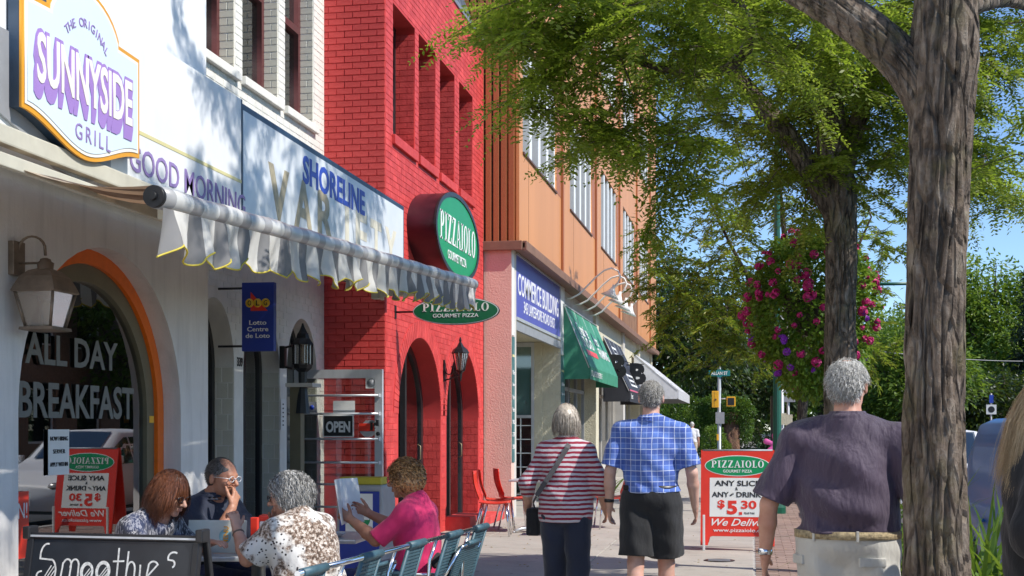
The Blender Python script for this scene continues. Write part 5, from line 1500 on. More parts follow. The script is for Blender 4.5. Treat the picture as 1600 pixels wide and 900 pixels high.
# egg shape, wide at mid height, trailing point at the bottom
z = d[:, 2]
prof = np.where(z > 0, 1.0, 1.0 + 0.1 * z)
r3 = rng.uniform(0.72, 1.04, N)[:, None] * (1 + 0.12 * np.sin(d[:, :1] * 7) * np.cos(d[:, 2:3] * 6 + 1))
C = np.stack([d[:, 0] * 0.64 * prof, d[:, 1] * 0.6 * prof, np.where(z > 0, z * 0.72, z * 0.92)], 1) * r3
V, F4 = leaf_cards(C, d + rng.normal(0, 0.7, d.shape) + np.array([0, 0, -0.4]), rng, 0.052, 0.04)
o = link('foliage', np_mesh('foliage', V, F4, False), leaf_mat('geranium_leaf', (0.05, 0.12, 0.014), (0.13, 0.25, 0.03), (0.26, 0.38, 0.06), 0.45, 3.0), fb_); o['kind'] = 'stuff'
me_f = None
for kind, m_, cnt_ in ((0, m_petal, 105), (1, m_petal2, 12)):
    q = MB()
    rr = random.Random(5 + kind)
    for k in range(26):
        a = rr.random() * 2 * PI; e = math.acos(rr.uniform(-0.3, 1)); c = Vector((math.sin(e) * math.cos(a), math.sin(e) * math.sin(a), math.cos(e))) * 0.026
        u = c.normalized(); s1 = u.orthogonal().normalized() * 0.016; s2 = u.cross(s1)
        q.add([c - s1, c - s2 * 0.9 + u * 0.006, c + s1, c + s2 * 0.9 + u * 0.006], [(0, 1, 2, 3)])
    me = q.mesh('flower'); me.materials.append(m_)
    k = 0
    while k < cnt_:
        dd = Vector((rr.gauss(0, 1), rr.gauss(-0.6, 0.8), rr.gauss(0, 0.8))).normalized()
        if kind == 1 and dd.z > -0.1: continue
        p = Vector((dd.x * 0.66, dd.y * 0.62, dd.z * (0.74 if dd.z > 0 else 0.9))) * rr.uniform(0.96, 1.04)
        o = link('flower', me, None, fb_, p); o.scale = (rr.uniform(0.8, 1.6),) * 3; o.rotation_euler = (rr.random() * 3, rr.random() * 3, 0)
        k += 1
q = MB(); q.lathe([(0.05, -0.3), (0.2, -0.22), (0.28, 0.0), (0.3, 0.12)], 20); q.build('basket', m_bark2, fb_)
for a in (0.3, 2.4, 4.5):
    q = MB(); q.tube([(0.3 * math.cos(a), 0.3 * math.sin(a), 0.12), (0.0, 0, 1.04)], 0.006, 5); q.build('chain', m_chrome, fb_)

# ---------------------------------------------------------------- kerb planting at the right
def grass_clump(name, label, x, y, z, n, L, m, seed, w_=0.014, droop=0.6, spread=0.1):
    rng = random.Random(seed)
    q = MB()
    for i in range(n):
        a = rng.uniform(0, 2 * PI); e = rng.uniform(0.25, 1.1); l = L * rng.uniform(0.55, 1.1)
        p = Vector((rng.gauss(0, spread), rng.gauss(0, spread), 0)); d = Vector((math.cos(a) * math.sin(e), math.sin(a) * math.sin(e), math.cos(e)))
        s = d.cross(Vector((0, 0, 1))).normalized()
        vs = []
        for k in range(6):
            t = k / 5; c = p + d * l * t + Vector((0, 0, -1)) * l * droop * t * t * math.sin(e); ww = w_ * (1 - t) ** 0.6 * (0.5 + min(t * 3, 0.5))
            vs += [c - s * ww, c + s * ww]
        q.add(vs, [(2 * k, 2 * k + 1, 2 * k + 3, 2 * k + 2) for k in range(5)], True)
    t = thing(name, label, 'plant', (x, y, z))
    o = q.build('blades', m, t); o['kind'] = 'stuff'
    return t
m_blade = leaf_mat('grass_blade', (0.05, 0.11, 0.015), (0.11, 0.2, 0.03), (0.2, 0.3, 0.05), 0.35, 4)
grass_clump('grass_clump', 'arching grass clump in front of the blue van', 1.14, 6.9, 0.5, 150, 1.0, m_blade, 3)
grass_clump('grass_clump', 'arching grass clump between the polo shirt man and the nearest trunk', 0.86, 8.5, 0.45, 120, 1.1, m_blade, 4)
leafy_solid('shrub', 'yellow green leafy shrub at the foot of the nearest trunk', 'shrub', (0.72, 7.0, 0.0), [(0, 0, 0.55, 0.26, 0.4, 0.34), (-0.12, -0.2, 0.2, 0.2, 0.3, 0.3)], 2300, 0.06, leaf_mat('spirea_leaf', (0.05, 0.11, 0.01), (0.14, 0.24, 0.02), (0.26, 0.36, 0.04), 0.35, 4), 61)
leafy_solid('shrub', 'dark green shrub behind the polo shirt man near the kerb', 'shrub', (0.85, 8.0, 0.0), [(0, 0, 0.8, 0.3, 0.5, 0.5)], 2600, 0.055, m_leaf_h, 62)
pk = leafy_solid('shrub', 'low plant with small pink flowers right of the nearest trunk', 'shrub', (1.5, 6.6, 0.1), [(0, 0, 0.45, 0.28, 0.3, 0.3), (0.1, -0.2, 0.3, 0.2, 0.3, 0.25)], 1800, 0.06, m_blade, 63)
rr = random.Random(9)
me = [m_ for m_ in bpy.data.meshes if m_.name.startswith('flower')][0]
m_pk = mat('pink_petal', (0.75, 0.12, 0.4), 0.6)
me2 = me.copy(); me2.materials.clear(); me2.materials.append(m_pk)
for k in range(22):
    o = link('flower', me2, None, pk, (rr.gauss(0, 0.16), rr.gauss(-0.1, 0.16), 0.62 + rr.gauss(0, 0.07))); o.scale = (0.8,) * 3
grass_clump('cordyline_plant', 'spiky green and red plant by the shop pier beyond the striped woman', -2.55, 22.6, 0.25, 60, 0.75, m_blade, 8, 0.03, 0.35, 0.05)
# ================================================================ people
def skin_mat(name, c):
    n = NB(name); v = n.coord('Object')
    f = n.noise(v, 9, 5); g = n.noise(v, 60, 3)
    col = n.ramp(f, [(0.35, tuple(x * y for x, y in zip(c, (0.82, 0.72, 0.7)))), (0.62, c)])
    n.col(col); n.set(Roughness=0.5); n.b.inputs['Subsurface Weight'].default_value = 0.12
    n.b.inputs['Subsurface Radius'].default_value = (0.012, 0.004, 0.002); n.b.inputs['Subsurface Scale'].default_value = 1.0
    n.bump(g, 0.25, 0.002); return n.m
m_skin = skin_mat('skin', (0.60, 0.33, 0.235))
m_skin_tan = skin_mat('tanned_skin', (0.46, 0.22, 0.135))
m_skin_pale = skin_mat('pale_skin', (0.66, 0.40, 0.31))
def cloth(name, c, var=0.15, fold=0.35, rough=0.85, fs=6.0, sheen=0.2):
    n = NB(name); v = n.coord('Object', (1, 1, 0.45)); f = n.noise(v, fs, 4, 0.5, 0.35); g = n.noise(n.coord('Object'), 420, 2)
    if callable(c): colr = c(n)
    else: colr = n.ramp(f, [(0.3, tuple(x * (1 - var) for x in c)), (0.7, tuple(min(1, x * (1 + var)) for x in c))])
    n.col(colr); n.set(Roughness=rough); n.b.inputs['Sheen Weight'].default_value = sheen
    cr = n.noise(n.coord('Object', (1, 1, 0.35), (0.5, 0.7, 0.3)), 15, 3, 0.5, 0.2)
    n.bump(n.math('ADD', n.math('ADD', f, n.math('MULTIPLY', cr, 0.5)), n.math('MULTIPLY', g, 0.04)), fold, 0.05); return n.m
def c_stripe(n):
    v = n.coord('Object'); s = n.sep(v)[2]; w_ = n.noise(v, 5, 3)
    f = n.math('FRACT', n.math('DIVIDE', n.math('ADD', s, n.math('MULTIPLY', w_, 0.03)), 0.0335))
    return n.mix(n.math('LESS_THAN', f, 0.5), (0.56, 0.52, 0.56), (0.27, 0.010, 0.035))
def c_plaid(n):
    v = n.coord('Object'); w_ = n.noise(v, 4, 2); x, y, z = n.sep(v)[0], n.sep(v)[1], n.sep(v)[2]
    def band(s, per, duty, ph=0.0): return n.math('LESS_THAN', n.math('FRACT', n.math('ADD', n.math('DIVIDE', n.math('ADD', s, n.math('MULTIPLY', w_, 0.02)), per), ph + 20)), duty)
    c = n.mix(n.math('MULTIPLY', band(x, 0.075, 0.5), 0.5), (0.10, 0.19, 0.55), (0.035, 0.075, 0.34))
    c = n.mix(n.math('MULTIPLY', band(z, 0.075, 0.5), 0.5), c, (0.03, 0.06, 0.30))
    for s in (x, z):
        c = n.mix(n.math('MULTIPLY', band(s, 0.0375, 0.11, 0.2), 0.35), c, (0.5, 0.58, 0.8))
        c = n.mix(n.math('MULTIPLY', band(s, 0.075, 0.07, 0.6), 0.6), c, (0.66, 0.72, 0.88))
    return c
def c_leopard(n):
    v = n.coord('Object'); vo = n.n('ShaderNodeTexVoronoi'); vo.inputs['Scale'].default_value = 42; n.l(v, vo.inputs['Vector'])
    f = n.math('ADD', vo.outputs['Distance'], n.math('MULTIPLY', n.noise(v, 70, 3), 0.35))
    big = n.noise(v, 6.5, 3)
    a = n.ramp(f, [(0.28, (0.03, 0.025, 0.03)), (0.40, (0.03, 0.025, 0.03)), (0.46, (0.74, 0.71, 0.67))])
    b = n.ramp(n.noise(v, 55, 5, 0.7), [(0.40, (0.05, 0.03, 0.02)), (0.5, (0.26, 0.17, 0.12)), (0.6, (0.68, 0.62, 0.55))])
    return n.mix(n.ramp(big, [(0.44, 0.0), (0.52, 1.0)]), a, b)
def c_streak(n):
    v = n.coord('Object', (1.0, 1.0, 0.28)); f = n.noise(v, 48, 5, 0.6, 1.5); b = n.noise(n.coord('Object'), 5, 2)
    a = n.ramp(f, [(0.42, (0.012, 0.013, 0.022)), (0.5, (0.04, 0.04, 0.06)), (0.57, (0.4, 0.39, 0.4))])
    return n.mix(n.ramp(b, [(0.5, 0.0), (0.6, 0.35)]), a, (0.03, 0.06, 0.18))
m_stripe = cloth('red_white_striped_jersey', c_stripe, fold=0.3)
m_plaid = cloth('blue_plaid_cotton', c_plaid, fold=0.45)
m_leopard = cloth('leopard_print', c_leopard, fold=0.4)
m_streak = cloth('dark_streaked_print', c_streak, fold=0.5)
m_polo = cloth('dusty_purple_polo', (0.054, 0.033, 0.062), 0.12, 1.0, 0.65)
m_navycloth = cloth('navy_cotton', (0.016, 0.022, 0.045), 0.2, 0.35)
m_black_cl = cloth('black_cloth', (0.012, 0.012, 0.014), 0.25, 0.4)
m_pink = cloth('magenta_jersey', (0.66, 0.02, 0.125), 0.08, 0.35)
m_denim = cloth('dark_blue_denim', (0.02, 0.03, 0.12), 0.2, 0.4)
m_khaki = cloth('pale_khaki', (0.50, 0.48, 0.43), 0.06, 0.5)
m_whitecl = cloth('white_shirt', (0.66, 0.66, 0.68), 0.05, 0.4)
m_beige = cloth('beige_trousers', (0.45, 0.38, 0.29), 0.08, 0.4)
m_shoe = mat('dark_shoe', (0.03, 0.025, 0.02), 0.5)
def hair_mat(name, c1, c2, rough=0.42):
    n = NB(name); v = n.coord('Object', (1, 1, 0.3)); f = n.noise(v, 60, 3, 0.6, 0.6)
    r_ = n.n('ShaderNodeNewGeometry').outputs['Random Per Island']
    n.col(n.ramp(n.math('ADD', n.math('MULTIPLY', f, 0.5), n.math('MULTIPLY', r_, 0.5)), [(0.2, c1), (0.75, c2)])); n.set(Roughness=rough); n.bump(n.noise(v, 90, 3), 0.5, 0.004); return n.m
h_grey = hair_mat('grey_hair', (0.13, 0.12, 0.11), (0.66, 0.63, 0.6))
h_white = hair_mat('silver_hair', (0.2, 0.19, 0.175), (0.86, 0.84, 0.8))
h_ash = hair_mat('ash_blonde_hair', (0.09, 0.07, 0.05), (0.48, 0.41, 0.34))
h_red = hair_mat('auburn_hair', (0.07, 0.022, 0.01), (0.25, 0.085, 0.035))
h_curl = hair_mat('curly_ginger_hair', (0.06, 0.02, 0.006), (0.72, 0.38, 0.15))
h_dark = hair_mat('dark_greying_hair', (0.04, 0.034, 0.03), (0.2, 0.18, 0.165))
h_salt = hair_mat('salt_and_pepper_hair', (0.04, 0.037, 0.035), (0.55, 0.53, 0.5))
h_blonde = hair_mat('long_blonde_hair', (0.38, 0.25, 0.12), (0.75, 0.58, 0.36))
m_eye = mat('eye_white', (0.7, 0.66, 0.62), 0.2); m_lip = mat('lip', (0.42, 0.14, 0.12), 0.45); m_specs = mat('spectacle_frame', (0.02, 0.015, 0.02), 0.25, metal=0.4)

def nrm(v): v = np.array(v, float); return v / max(1e-9, np.linalg.norm(v))
def hand(S, w_, d, pn, th, curl=0.5, sc=1.0, spread=0.0, ftarget=None):
    """wrist, finger direction, palm normal (side the fingers curl to), thumb side"""
    w_ = np.array(w_, float); d = nrm(d); pn = nrm(pn - np.dot(pn, d) * d); s = nrm(np.cross(d, pn)); 
    if np.dot(s, th) < 0: s = -s
    L = 0.09 * sc
    kn = w_ + d * L
    S.cone(w_, w_ + d * 0.03 * sc, 0.026 * sc, 0.027 * sc, 0.01, (pn, 0.75))
    S.cone(w_ + d * 0.03 * sc + s * 0.016, kn + s * 0.026 * sc, 0.017 * sc, 0.0135 * sc, 0.012, (pn, 0.8))
    S.cone(w_ + d * 0.03 * sc - s * 0.008, kn - s * 0.022 * sc, 0.019 * sc, 0.0125 * sc, 0.012, (pn, 0.8))
    S.cone(w_ + d * 0.03 * sc, kn, 0.02 * sc, 0.0135 * sc, 0.012, (pn, 0.8))
    for i, (off, ln) in enumerate(((0.031, 0.072), (0.0105, 0.08), (-0.0105, 0.074), (-0.031, 0.058))):
        p = kn + s * off * sc; a = curl * (0.55 + 0.12 * i)
        dd = nrm(d + s * off * (1.5 + spread * 20))
        for j, (fr, r0, r1) in enumerate(((0.45, 0.0092, 0.0085), (0.31, 0.0085, 0.0078), (0.24, 0.0078, 0.0066))):
            ang = a * (j + 0.6)
            v = nrm(dd * math.cos(ang) + pn * math.sin(ang))
            q_ = p + v * ln * fr * sc
            S.cone(p, q_, r0 * sc, r1 * sc, 0.003); p = q_
    p = w_ + d * 0.025 * sc + s * 0.02 * sc
    v = nrm(d * 0.75 + s * 0.75 + pn * 0.25)
    for ln, r0, r1 in ((0.042, 0.015, 0.0115), (0.032, 0.0112, 0.0098), (0.026, 0.0096, 0.0078)):
        q_ = p + v * ln * sc; S.cone(p, q_, r0 * sc, r1 * sc, 0.006); p = q_; v = nrm(v + d * 0.25 + pn * 0.12 * curl)

def head_sdf(S, c, Rm, sc=1.0, male=True, nose=1.0, jowl=0.0):
    """c: centre of skull; Rm columns = right, forward, up"""
    c = np.array(c, float); Rm = np.array(Rm, float)
    def P(x, y, z): return c + Rm @ np.array([x, y, z]) * sc
    S.ell(P(0, -0.012, 0.022), np.array([0.074, 0.094, 0.088]) * sc, 0.02, Rm)
    S.ell(P(0, 0.028, -0.012), np.array([0.062, 0.06, 0.075]) * sc, 0.03, Rm)
    S.ell(P(0, 0.035, -0.07), np.array([0.048 + 0.004 * male + jowl, 0.046, 0.038 + jowl]) * sc, 0.03, Rm)
    S.ell(P(0, 0.07, -0.098), np.array([0.022, 0.016, 0.015]) * sc, 0.02, Rm)
    S.cone(P(-0.032, 0.078, 0.022), P(0.032, 0.078, 0.022), 0.010 * sc, 0.010 * sc, 0.012)
    for s in (-1, 1):
        S.ell(P(0.031 * s, 0.094, 0.006), np.array([0.016, 0.012, 0.010]) * sc, 0.008, Rm, sub=True)
        S.ell(P(0.030 * s, 0.078, 0.005), np.array([0.0125, 0.0125, 0.0125]) * sc, 0.001, Rm)
        S.ell(P(0.040 * s, 0.068, -0.028), np.array([0.02, 0.018, 0.02]) * sc, 0.02, Rm)
        S.ell(P(0.081 * s, -0.010, -0.012), np.array([0.010, 0.019, 0.033]) * sc, 0.004, Rm)
        S.ell(P(0.092 * s, -0.002, -0.01), np.array([0.004, 0.009, 0.016]) * sc, 0.004, Rm, sub=True)
    S.cone(P(0, 0.088, 0.01), P(0, 0.112 + 0.004 * nose, -0.028), 0.007 * sc, 0.0125 * sc * nose, 0.008)
    for s in (-1, 1): S.ell(P(0.011 * s, 0.1, -0.033), np.array([0.009, 0.010, 0.008]) * sc, 0.005, Rm)
    S.cone(P(-0.018, 0.088, -0.056), P(0.018, 0.088, -0.056), 0.0068 * sc, 0.0068 * sc, 0.004)
    S.cone(P(-0.015, 0.088, -0.068), P(0.015, 0.088, -0.068), 0.0072 * sc, 0.0072 * sc, 0.004)
    S.cone(P(-0.02, 0.098, -0.0622), P(0.02, 0.098, -0.0622), 0.0025 * sc, 0.0025 * sc, 0.003, sub=True)

def strands(c, Rm, style, n, seed, sc=1.0, bald=0.0, L=0.05, wd=0.0022, base=1.0, zmin=-0.05, front=0.055, bald_y=-0.01):
    """combed locks laid over the skull as thin ribbons"""
    rng = np.random.default_rng(seed); q = MB()
    c = np.array(c, float); Rm = np.array(Rm, float)
    k = 0
    while k < n:
        d = nrm(rng.normal(size=3))
        p = d * np.array([0.08, 0.1, 0.098]) * sc * base + np.array([0, -0.010, 0.020]) * sc
        if p[2] < zmin * sc: continue
        if p[1] > front * sc - 0.6 * max(0, 0.03 - p[2]) and p[2] < 0.075 * sc: continue
        if bald and (np.linalg.norm(p[:2] - np.array([0, bald_y])) < bald) and p[2] > 0.07 * sc and rng.random() < 0.85: continue
        if style == 'short' and abs(p[0]) > 0.052 * sc and p[1] > -0.045 * sc and p[2] < 0.016 * sc: continue
        k += 1
        out = nrm(p)
        ln = L * rng.uniform(0.6, 1.25); segs = 10 if style == 'curl' else 5; pts = [p]; v = None
        ph = rng.uniform(0, 6.3)
        for s_ in range(segs):
            if style == 'short': v = nrm(np.array([out[0] * 0.3, -0.55, -0.75]) + out * 0.3 + rng.normal(0, 0.34, 3))
            elif style == 'wavy': v = nrm(np.array([out[0] * 0.3, -0.25 * (1 if p[2] > 0 else 0.2), -0.8]) + out * (0.45 if s_ < 3 else -0.35) + 0.5 * np.array([math.sin(ph + s_ * 1.5), math.cos(ph + s_ * 1.3), 0]) + rng.normal(0, 0.2, 3))
            elif style == 'bob': v = nrm(np.array([0, 0, -1.0]) + out * (0.5 - 0.22 * s_) * np.array([1, 1, 0.3]) + rng.normal(0, 0.08, 3))
            elif style == 'long': v = nrm(np.array([0, 0, -1.0]) + out * (0.22 if s_ < 2 else -0.06) * np.array([1, 1, 0]) + rng.normal(0, 0.07, 3))
            elif style == 'curl':
                a = ph + s_ * 0.95; u = nrm(np.cross(out, [0.3, 0.5, 1])); w2 = np.cross(out, u); v = nrm(u * math.cos(a) + w2 * math.sin(a) + out * 0.22 * math.cos(a * .5) + np.array([0, 0, -0.12]))
            nx_ = pts[-1] + v * ln / segs
            # keep off the skull
            e = nx_ - np.array([0, -0.010, 0.020]) * sc; rr_ = np.linalg.norm(e / (np.array([0.079, 0.099, 0.097]) * sc * base))
            if rr_ < 1: nx_ = np.array([0, -0.010, 0.020]) * sc + e / rr_
            pts.append(nx_)
        side = nrm(np.cross(v, out) + rng.normal(0, 0.25, 3)) * wd * rng.uniform(0.6, 1.3)
        vs = []
        for i, pt in enumerate(pts):
            w2 = side * (1 - 0.75 * (i / segs) ** 2)
            vs += [c + Rm @ (pt - w2), c + Rm @ (pt + w2)]
        q.add(vs, [(2 * i, 2 * i + 1, 2 * i + 3, 2 * i + 2) for i in range(segs)], True)
    return q

def rot_head(yaw=0.0, pitch=0.0, roll=0.0):
    return np.array((Euler((pitch, roll, yaw), 'XYZ').to_matrix()))

def person(label, loc, rz, J, skin, scale=1.0, h=0.0062, male=True, head=(0, 0, 0), hands=None, limbs=None, girth=1.0, legs=True, jowl=0.0, hs=1.0):
    """J: joint dictionary in the person's own frame (facing +Y)"""
    t = thing('person', label, 'person', loc, rz)
    pts = np.array([v for v in J.values()])
    lo = pts.min(0) - [0.2, 0.2, 0.16]; hi = pts.max(0) + [0.2, 0.22, 0.17]
    S = SDF(lo, hi, h)
    A = {k: np.array(v, float) for k, v in J.items()}
    R_ = rot_head(*head)
    g = girth
    pel, che, nek, hd = A['pelvis'], A['chest'], A['neck'], A['head']
    mid = (pel + che) / 2
    S.ell(pel, [0.165 * g, 0.115 * g, 0.12], 0.05)
    S.ell(mid, [0.14 * g, 0.105 * g, 0.13], 0.06)
    S.ell(che, [0.16 * g ** .5, 0.108 * g ** .5, 0.15], 0.06)
    for s in 'lr':
        S.cone(che + [0, 0, 0.07], A['sh' + s], 0.085, 0.05, 0.05); S.cone(nek + [0, -0.01, 0.0], A['sh' + s] - [0, 0, 0.01], 0.05, 0.036, 0.05)
    S.cone(nek - [0, 0, 0.05], nek + (hd - nek) * 0.45, 0.066 if male else 0.054, 0.054 if male else 0.046, 0.03)
    S.cone(nek, hd - R_ @ np.array([0, 0.01, 0.05]), 0.056 if male else 0.047, 0.05 if male else 0.044, 0.02)
    head_sdf(S, hd, R_, hs, male, jowl=jowl)
    for s in 'lr':
        sh, el, wr = A['sh' + s], A['el' + s], A['wr' + s]
        S.cone(sh, el, 0.050, 0.039, 0.02)
        S.cone(el, el + (wr - el) * 0.35, 0.039, 0.041, 0.015); S.cone(el + (wr - el) * 0.35, wr, 0.041, 0.0265, 0.012)
        if hands and s in hands: d, pn, th, cu = hands[s]
        else: d, pn, th, cu = nrm(wr - el) + np.array([0, 0.15, 0]), (-1 if s == 'r' else 1, 0, 0), (0, 1, 0), 0.55
        hand(S, wr, np.array(d, float), np.array(pn, float), np.array(th, float), cu, 1.0 if male else 0.9)
        hp, kn, an = A['hp' + s], A['kn' + s], A['an' + s]
        S.cone(hp, kn, 0.088 * g ** .5, 0.056, 0.03)
        S.cone(kn, kn + (an - kn) * 0.35, 0.055, 0.06, 0.02); S.cone(kn + (an - kn) * 0.35, an, 0.06, 0.038, 0.02)
        if legs:
            S.cone(an - [0, 0.03, 0.02], an + [0, 0.15, -0.055], 0.036, 0.028, 0.02)
    me = S.mesh('body')
    link('body', me, skin, t)
    return t, A, R_, (lo, hi), g

def shirt(name, t, A, box, g, mat_, sleeve=0.75, hem=0.0, h=0.0075, loose=0.016, belly=0.0, wr_amp=0.006, neckr=0.068, collar=False, hem_flare=1.0, neck_drop=0.0, seed=0.0, sl_r=(0.066, 0.060), tail=0.0):
    lo, hi = box
    S = SDF(lo, hi, h); pel, che, nek = A['pelvis'], A['chest'], A['neck']; mid = (pel + che) / 2; L = loose
    S.ell(pel, [0.165 * g * hem_flare + L, 0.115 * g * hem_flare + L, 0.14 + tail], 0.06)
    S.ell(mid + [0, belly * 0.3, 0], [0.15 * g + L, 0.11 * g + L + belly, 0.16], 0.07)
    S.ell(che, [0.165 * g ** .5 + L, 0.112 * g ** .5 + L, 0.155], 0.07)
    for s in 'lr':
        S.cone(che + [0, 0, 0.07], A['sh' + s] - [0, 0, 0.012], 0.09 + L * 0.3, 0.05 + L * 0.4, 0.05); S.cone(nek + [0, -0.012, 0.0], A['sh' + s] - [0, 0, 0.012], 0.06, 0.05 + L * 0.5, 0.05)
    S.cone(nek - [0, 0, 0.07], nek + [0, 0, 0.0], 0.085, 0.06, 0.04)
    # folds: long soft creases that run from shoulder to waist plus small ones
    def folds(x, y, z):
        a = np.sin(x * 23 + np.sin(z * 9 + seed) * 2.2 + seed) * 0.5 + np.sin((x * 0.6 + z) * 38 + 2.0 * np.sin(x * 11 + seed)) * 0.35 * np.exp(-((z - pel[2] - 0.08) / 0.16) ** 2) * 1.6
        return a + 0.35 * np.sin(z * 31 + x * 17 + y * 13 + seed * 2)
    S.warp(folds, wr_amp)
    if hem is not None: S.cut((0, 0, hem), (0.02, 0.05, -1))
    S.ell(nek + (A['head'] - nek) * 0.3 + np.array([0, 0.02, 0.02 - neck_drop]), [neckr, neckr, 0.05 + neck_drop * 0.6], 0.006, sub=True)
    for s in 'lr':
        sh, el, wr = A['sh' + s], A['el' + s], A['wr' + s]
        B = SDF(lo, hi, h)
        if sleeve <= 1.0:
            e = sh + (el - sh) * (sleeve + 0.12); B.cone(sh - np.array([0, 0, 0.022]), e, sl_r[0] * 0.86, sl_r[1], 0.01)
            e2 = sh + (el - sh) * sleeve; B.warp(folds, wr_amp * 0.8); B.cut(e2, el - sh)
        else:
            B.cone(sh - np.array([0, 0, 0.022]), el, sl_r[0] * 0.86, sl_r[1], 0.01); f = sleeve - 1.0; e = el + (wr - el) * min(1.0, f + 0.1)
            B.cone(el, e, sl_r[1], sl_r[1] * 0.85, 0.03); B.warp(folds, wr_amp * 0.8)
            e2 = el + (wr - el) * f
            # cut only the forearm side of the elbow
            q_ = SDF(lo, hi, h); 
            gx = [B.lo[k] + np.arange(B.n[k]) * h for k in range(3)]; nn = nrm(wr - el)
            d = (gx[0] - e2[0])[:, None, None] * nn[0] + (gx[1] - e2[1])[None, :, None] * nn[1] + (gx[2] - e2[2])[None, None, :] * nn[2]
            rad = np.sqrt((gx[0] - e2[0])[:, None, None] ** 2 + (gx[1] - e2[1])[None, :, None] ** 2 + (gx[2] - e2[2])[None, None, :] ** 2)
            B.a = np.where(rad < 0.13, np.maximum(B.a, d), B.a).astype(np.float32)
        k = 0.035; hh = np.clip(0.5 + 0.5 * (S.a - B.a) / k, 0, 1); S.a = S.a * (1 - hh) + B.a * hh - k * hh * (1 - hh)
    if collar:
        c0 = nek + (A['head'] - nek) * 0.2
        for i in range(20):
            a0 = 2 * PI * i / 20; a1 = 2 * PI * (i + 1) / 20
            if abs(((a0 + a1) / 2 - PI / 2 + PI) % (2 * PI) - PI) < 0.35: continue
            p = c0 + np.array([math.cos(a0) * 0.074, math.sin(a0) * 0.072, 0.016]); p2 = c0 + np.array([math.cos(a1) * 0.074, math.sin(a1) * 0.072, 0.016])
            S.cone(p, p2, 0.006, 0.006, 0.004); S.cone(p + [0, 0, -0.02] + 0.01 * nrm(p - c0), p2 + [0, 0, -0.02] + 0.01 * nrm(p2 - c0), 0.009, 0.009, 0.008)
            S.cone(p + [0, 0, -0.04] + 0.018 * nrm(p - c0), p2 + [0, 0, -0.04] + 0.018 * nrm(p2 - c0), 0.006, 0.006, 0.004)
    return link(name, S.mesh(name), mat_, t)

def trousers(name, t, A, box, g, mat_, to=1.0, h=0.0075, loose=0.012, top=None, wr_amp=0.004, legr=None, seed=1.0):
    lo, hi = box; S = SDF(lo, hi, h); L = loose; pel = A['pelvis']
    S.ell(pel - [0, 0, 0.0], [0.167 * g + L * .7, 0.118 * g + L * .7, 0.15], 0.04)
    lr = legr or (0.095 * g ** .5 + L, 0.066 + L, 0.055 + L)
    for s in 'lr':
        hp, kn, an = A['hp' + s], A['kn' + s], A['an' + s]
        B = SDF(lo, hi, h); B.cone(hp, kn, lr[0], lr[1], 0.01)
        if to > 1.0: B.cone(kn, an, lr[1], lr[2], 0.02)
        fn = lambda x, y, z: np.sin(z * 40 + x * 25 + seed) * 0.6 + np.sin(x * 45 + y * 20 + z * 7 + seed)
        B.warp(fn, wr_amp)
        if to <= 1.0: B.cut(hp + (kn - hp) * to, kn - hp)
        elif to < 2.0:
            B.cut(kn + (an - kn) * (to - 1), np.array([0, 0, -1.0])) if A['pelvis'][2] > 0.7 else None
        k = 0.015; hh = np.clip(0.5 + 0.5 * (S.a - B.a) / k, 0, 1); S.a = S.a * (1 - hh) + B.a * hh - k * hh * (1 - hh)
    if top is not None: S.cut((0, 0, top), (0, 0, 1))
    return link(name, S.mesh(name), mat_, t)

def hair_cap(t, A, Rm, mat_, box, style='short', n=1500, L=0.05, seed=1, hs=1.0, bald=0.0, vol=1.0, down=None, wd=0.0024, front=0.055, zmin=-0.05, bald_y=-0.01):
    c = A['head']; lo = c - 0.22; hi = c + 0.22; lo = lo - np.array([0, 0, 0.4 if style == 'long' else 0])
    S = SDF(lo, hi, 0.006)
    def P(x, y, z): return c + Rm @ np.array([x, y, z]) * hs
    S.ell(P(0, -0.014, 0.022), np.array([0.079, 0.099, 0.094]) * hs * vol, 0.01, Rm)
    if style in ('bob', 'wavy', 'curl'):
        S.ell(P(0, -0.035, -0.02), np.array([0.088, 0.08, 0.075]) * hs * vol, 0.03, Rm)
    if style == 'short': S.ell(P(0, -0.045, -0.03), np.array([0.062, 0.055, 0.05]) * hs, 0.02, Rm)
    if style == 'long':
        S.ell(P(0, -0.035, -0.05), np.array([0.085, 0.065, 0.1]) * hs, 0.03, Rm); S.cone(P(0, -0.05, -0.05), P(0.0, -0.065, -0.27), 0.07, 0.04, 0.03, (Rm[:, 1], 0.55))
    if down: S.ell(P(0, -0.045, -0.05 - down * 0.3), np.array([0.09, 0.07, 0.05 + down]) * hs * vol, 0.03, Rm)
    fr = {'curl': 190, 'wavy': 130}.get(style, 170)
    S.warp(lambda x, y, z: np.sin(x * fr + 2 * np.sin(z * 31)) * np.cos(z * fr * 0.8 + 2 * np.sin(y * 27)) * np.sin(y * fr * 0.9 + 1), {'curl': 0.010, 'wavy': 0.007}.get(style, 0.003))
    # free the face and ears
    S.ell(P(0, 0.098, -0.035), np.array([0.08, 0.065, 0.105]) * hs, 0.004, Rm, sub=True)
    if style == 'short':
        for s in (-1, 1): S.ell(P(0.082 * s, 0.02, -0.028), np.array([0.03, 0.056, 0.045]) * hs, 0.004, Rm, sub=True)
        S.ell(P(0, 0.0, -0.125), np.array([0.1, 0.12, 0.05]), 0.01, Rm, sub=True)
    if bald: S.ell(P(0, bald_y, 0.12), np.array([bald, bald * 1.25, 0.022 + bald * 0.1 + max(0, bald_y) * .8]), 0.006, Rm, sub=True)
    hc = link('hair', S.mesh('hair'), mat_, t)
    st_ = strands(c, Rm, style, n, seed, hs, bald, L, wd, vol * (1.0 if style != 'curl' else 1.06), zmin, front, bald_y).build('locks', mat_, hc)
    st_['kind'] = 'stuff'
    return hc

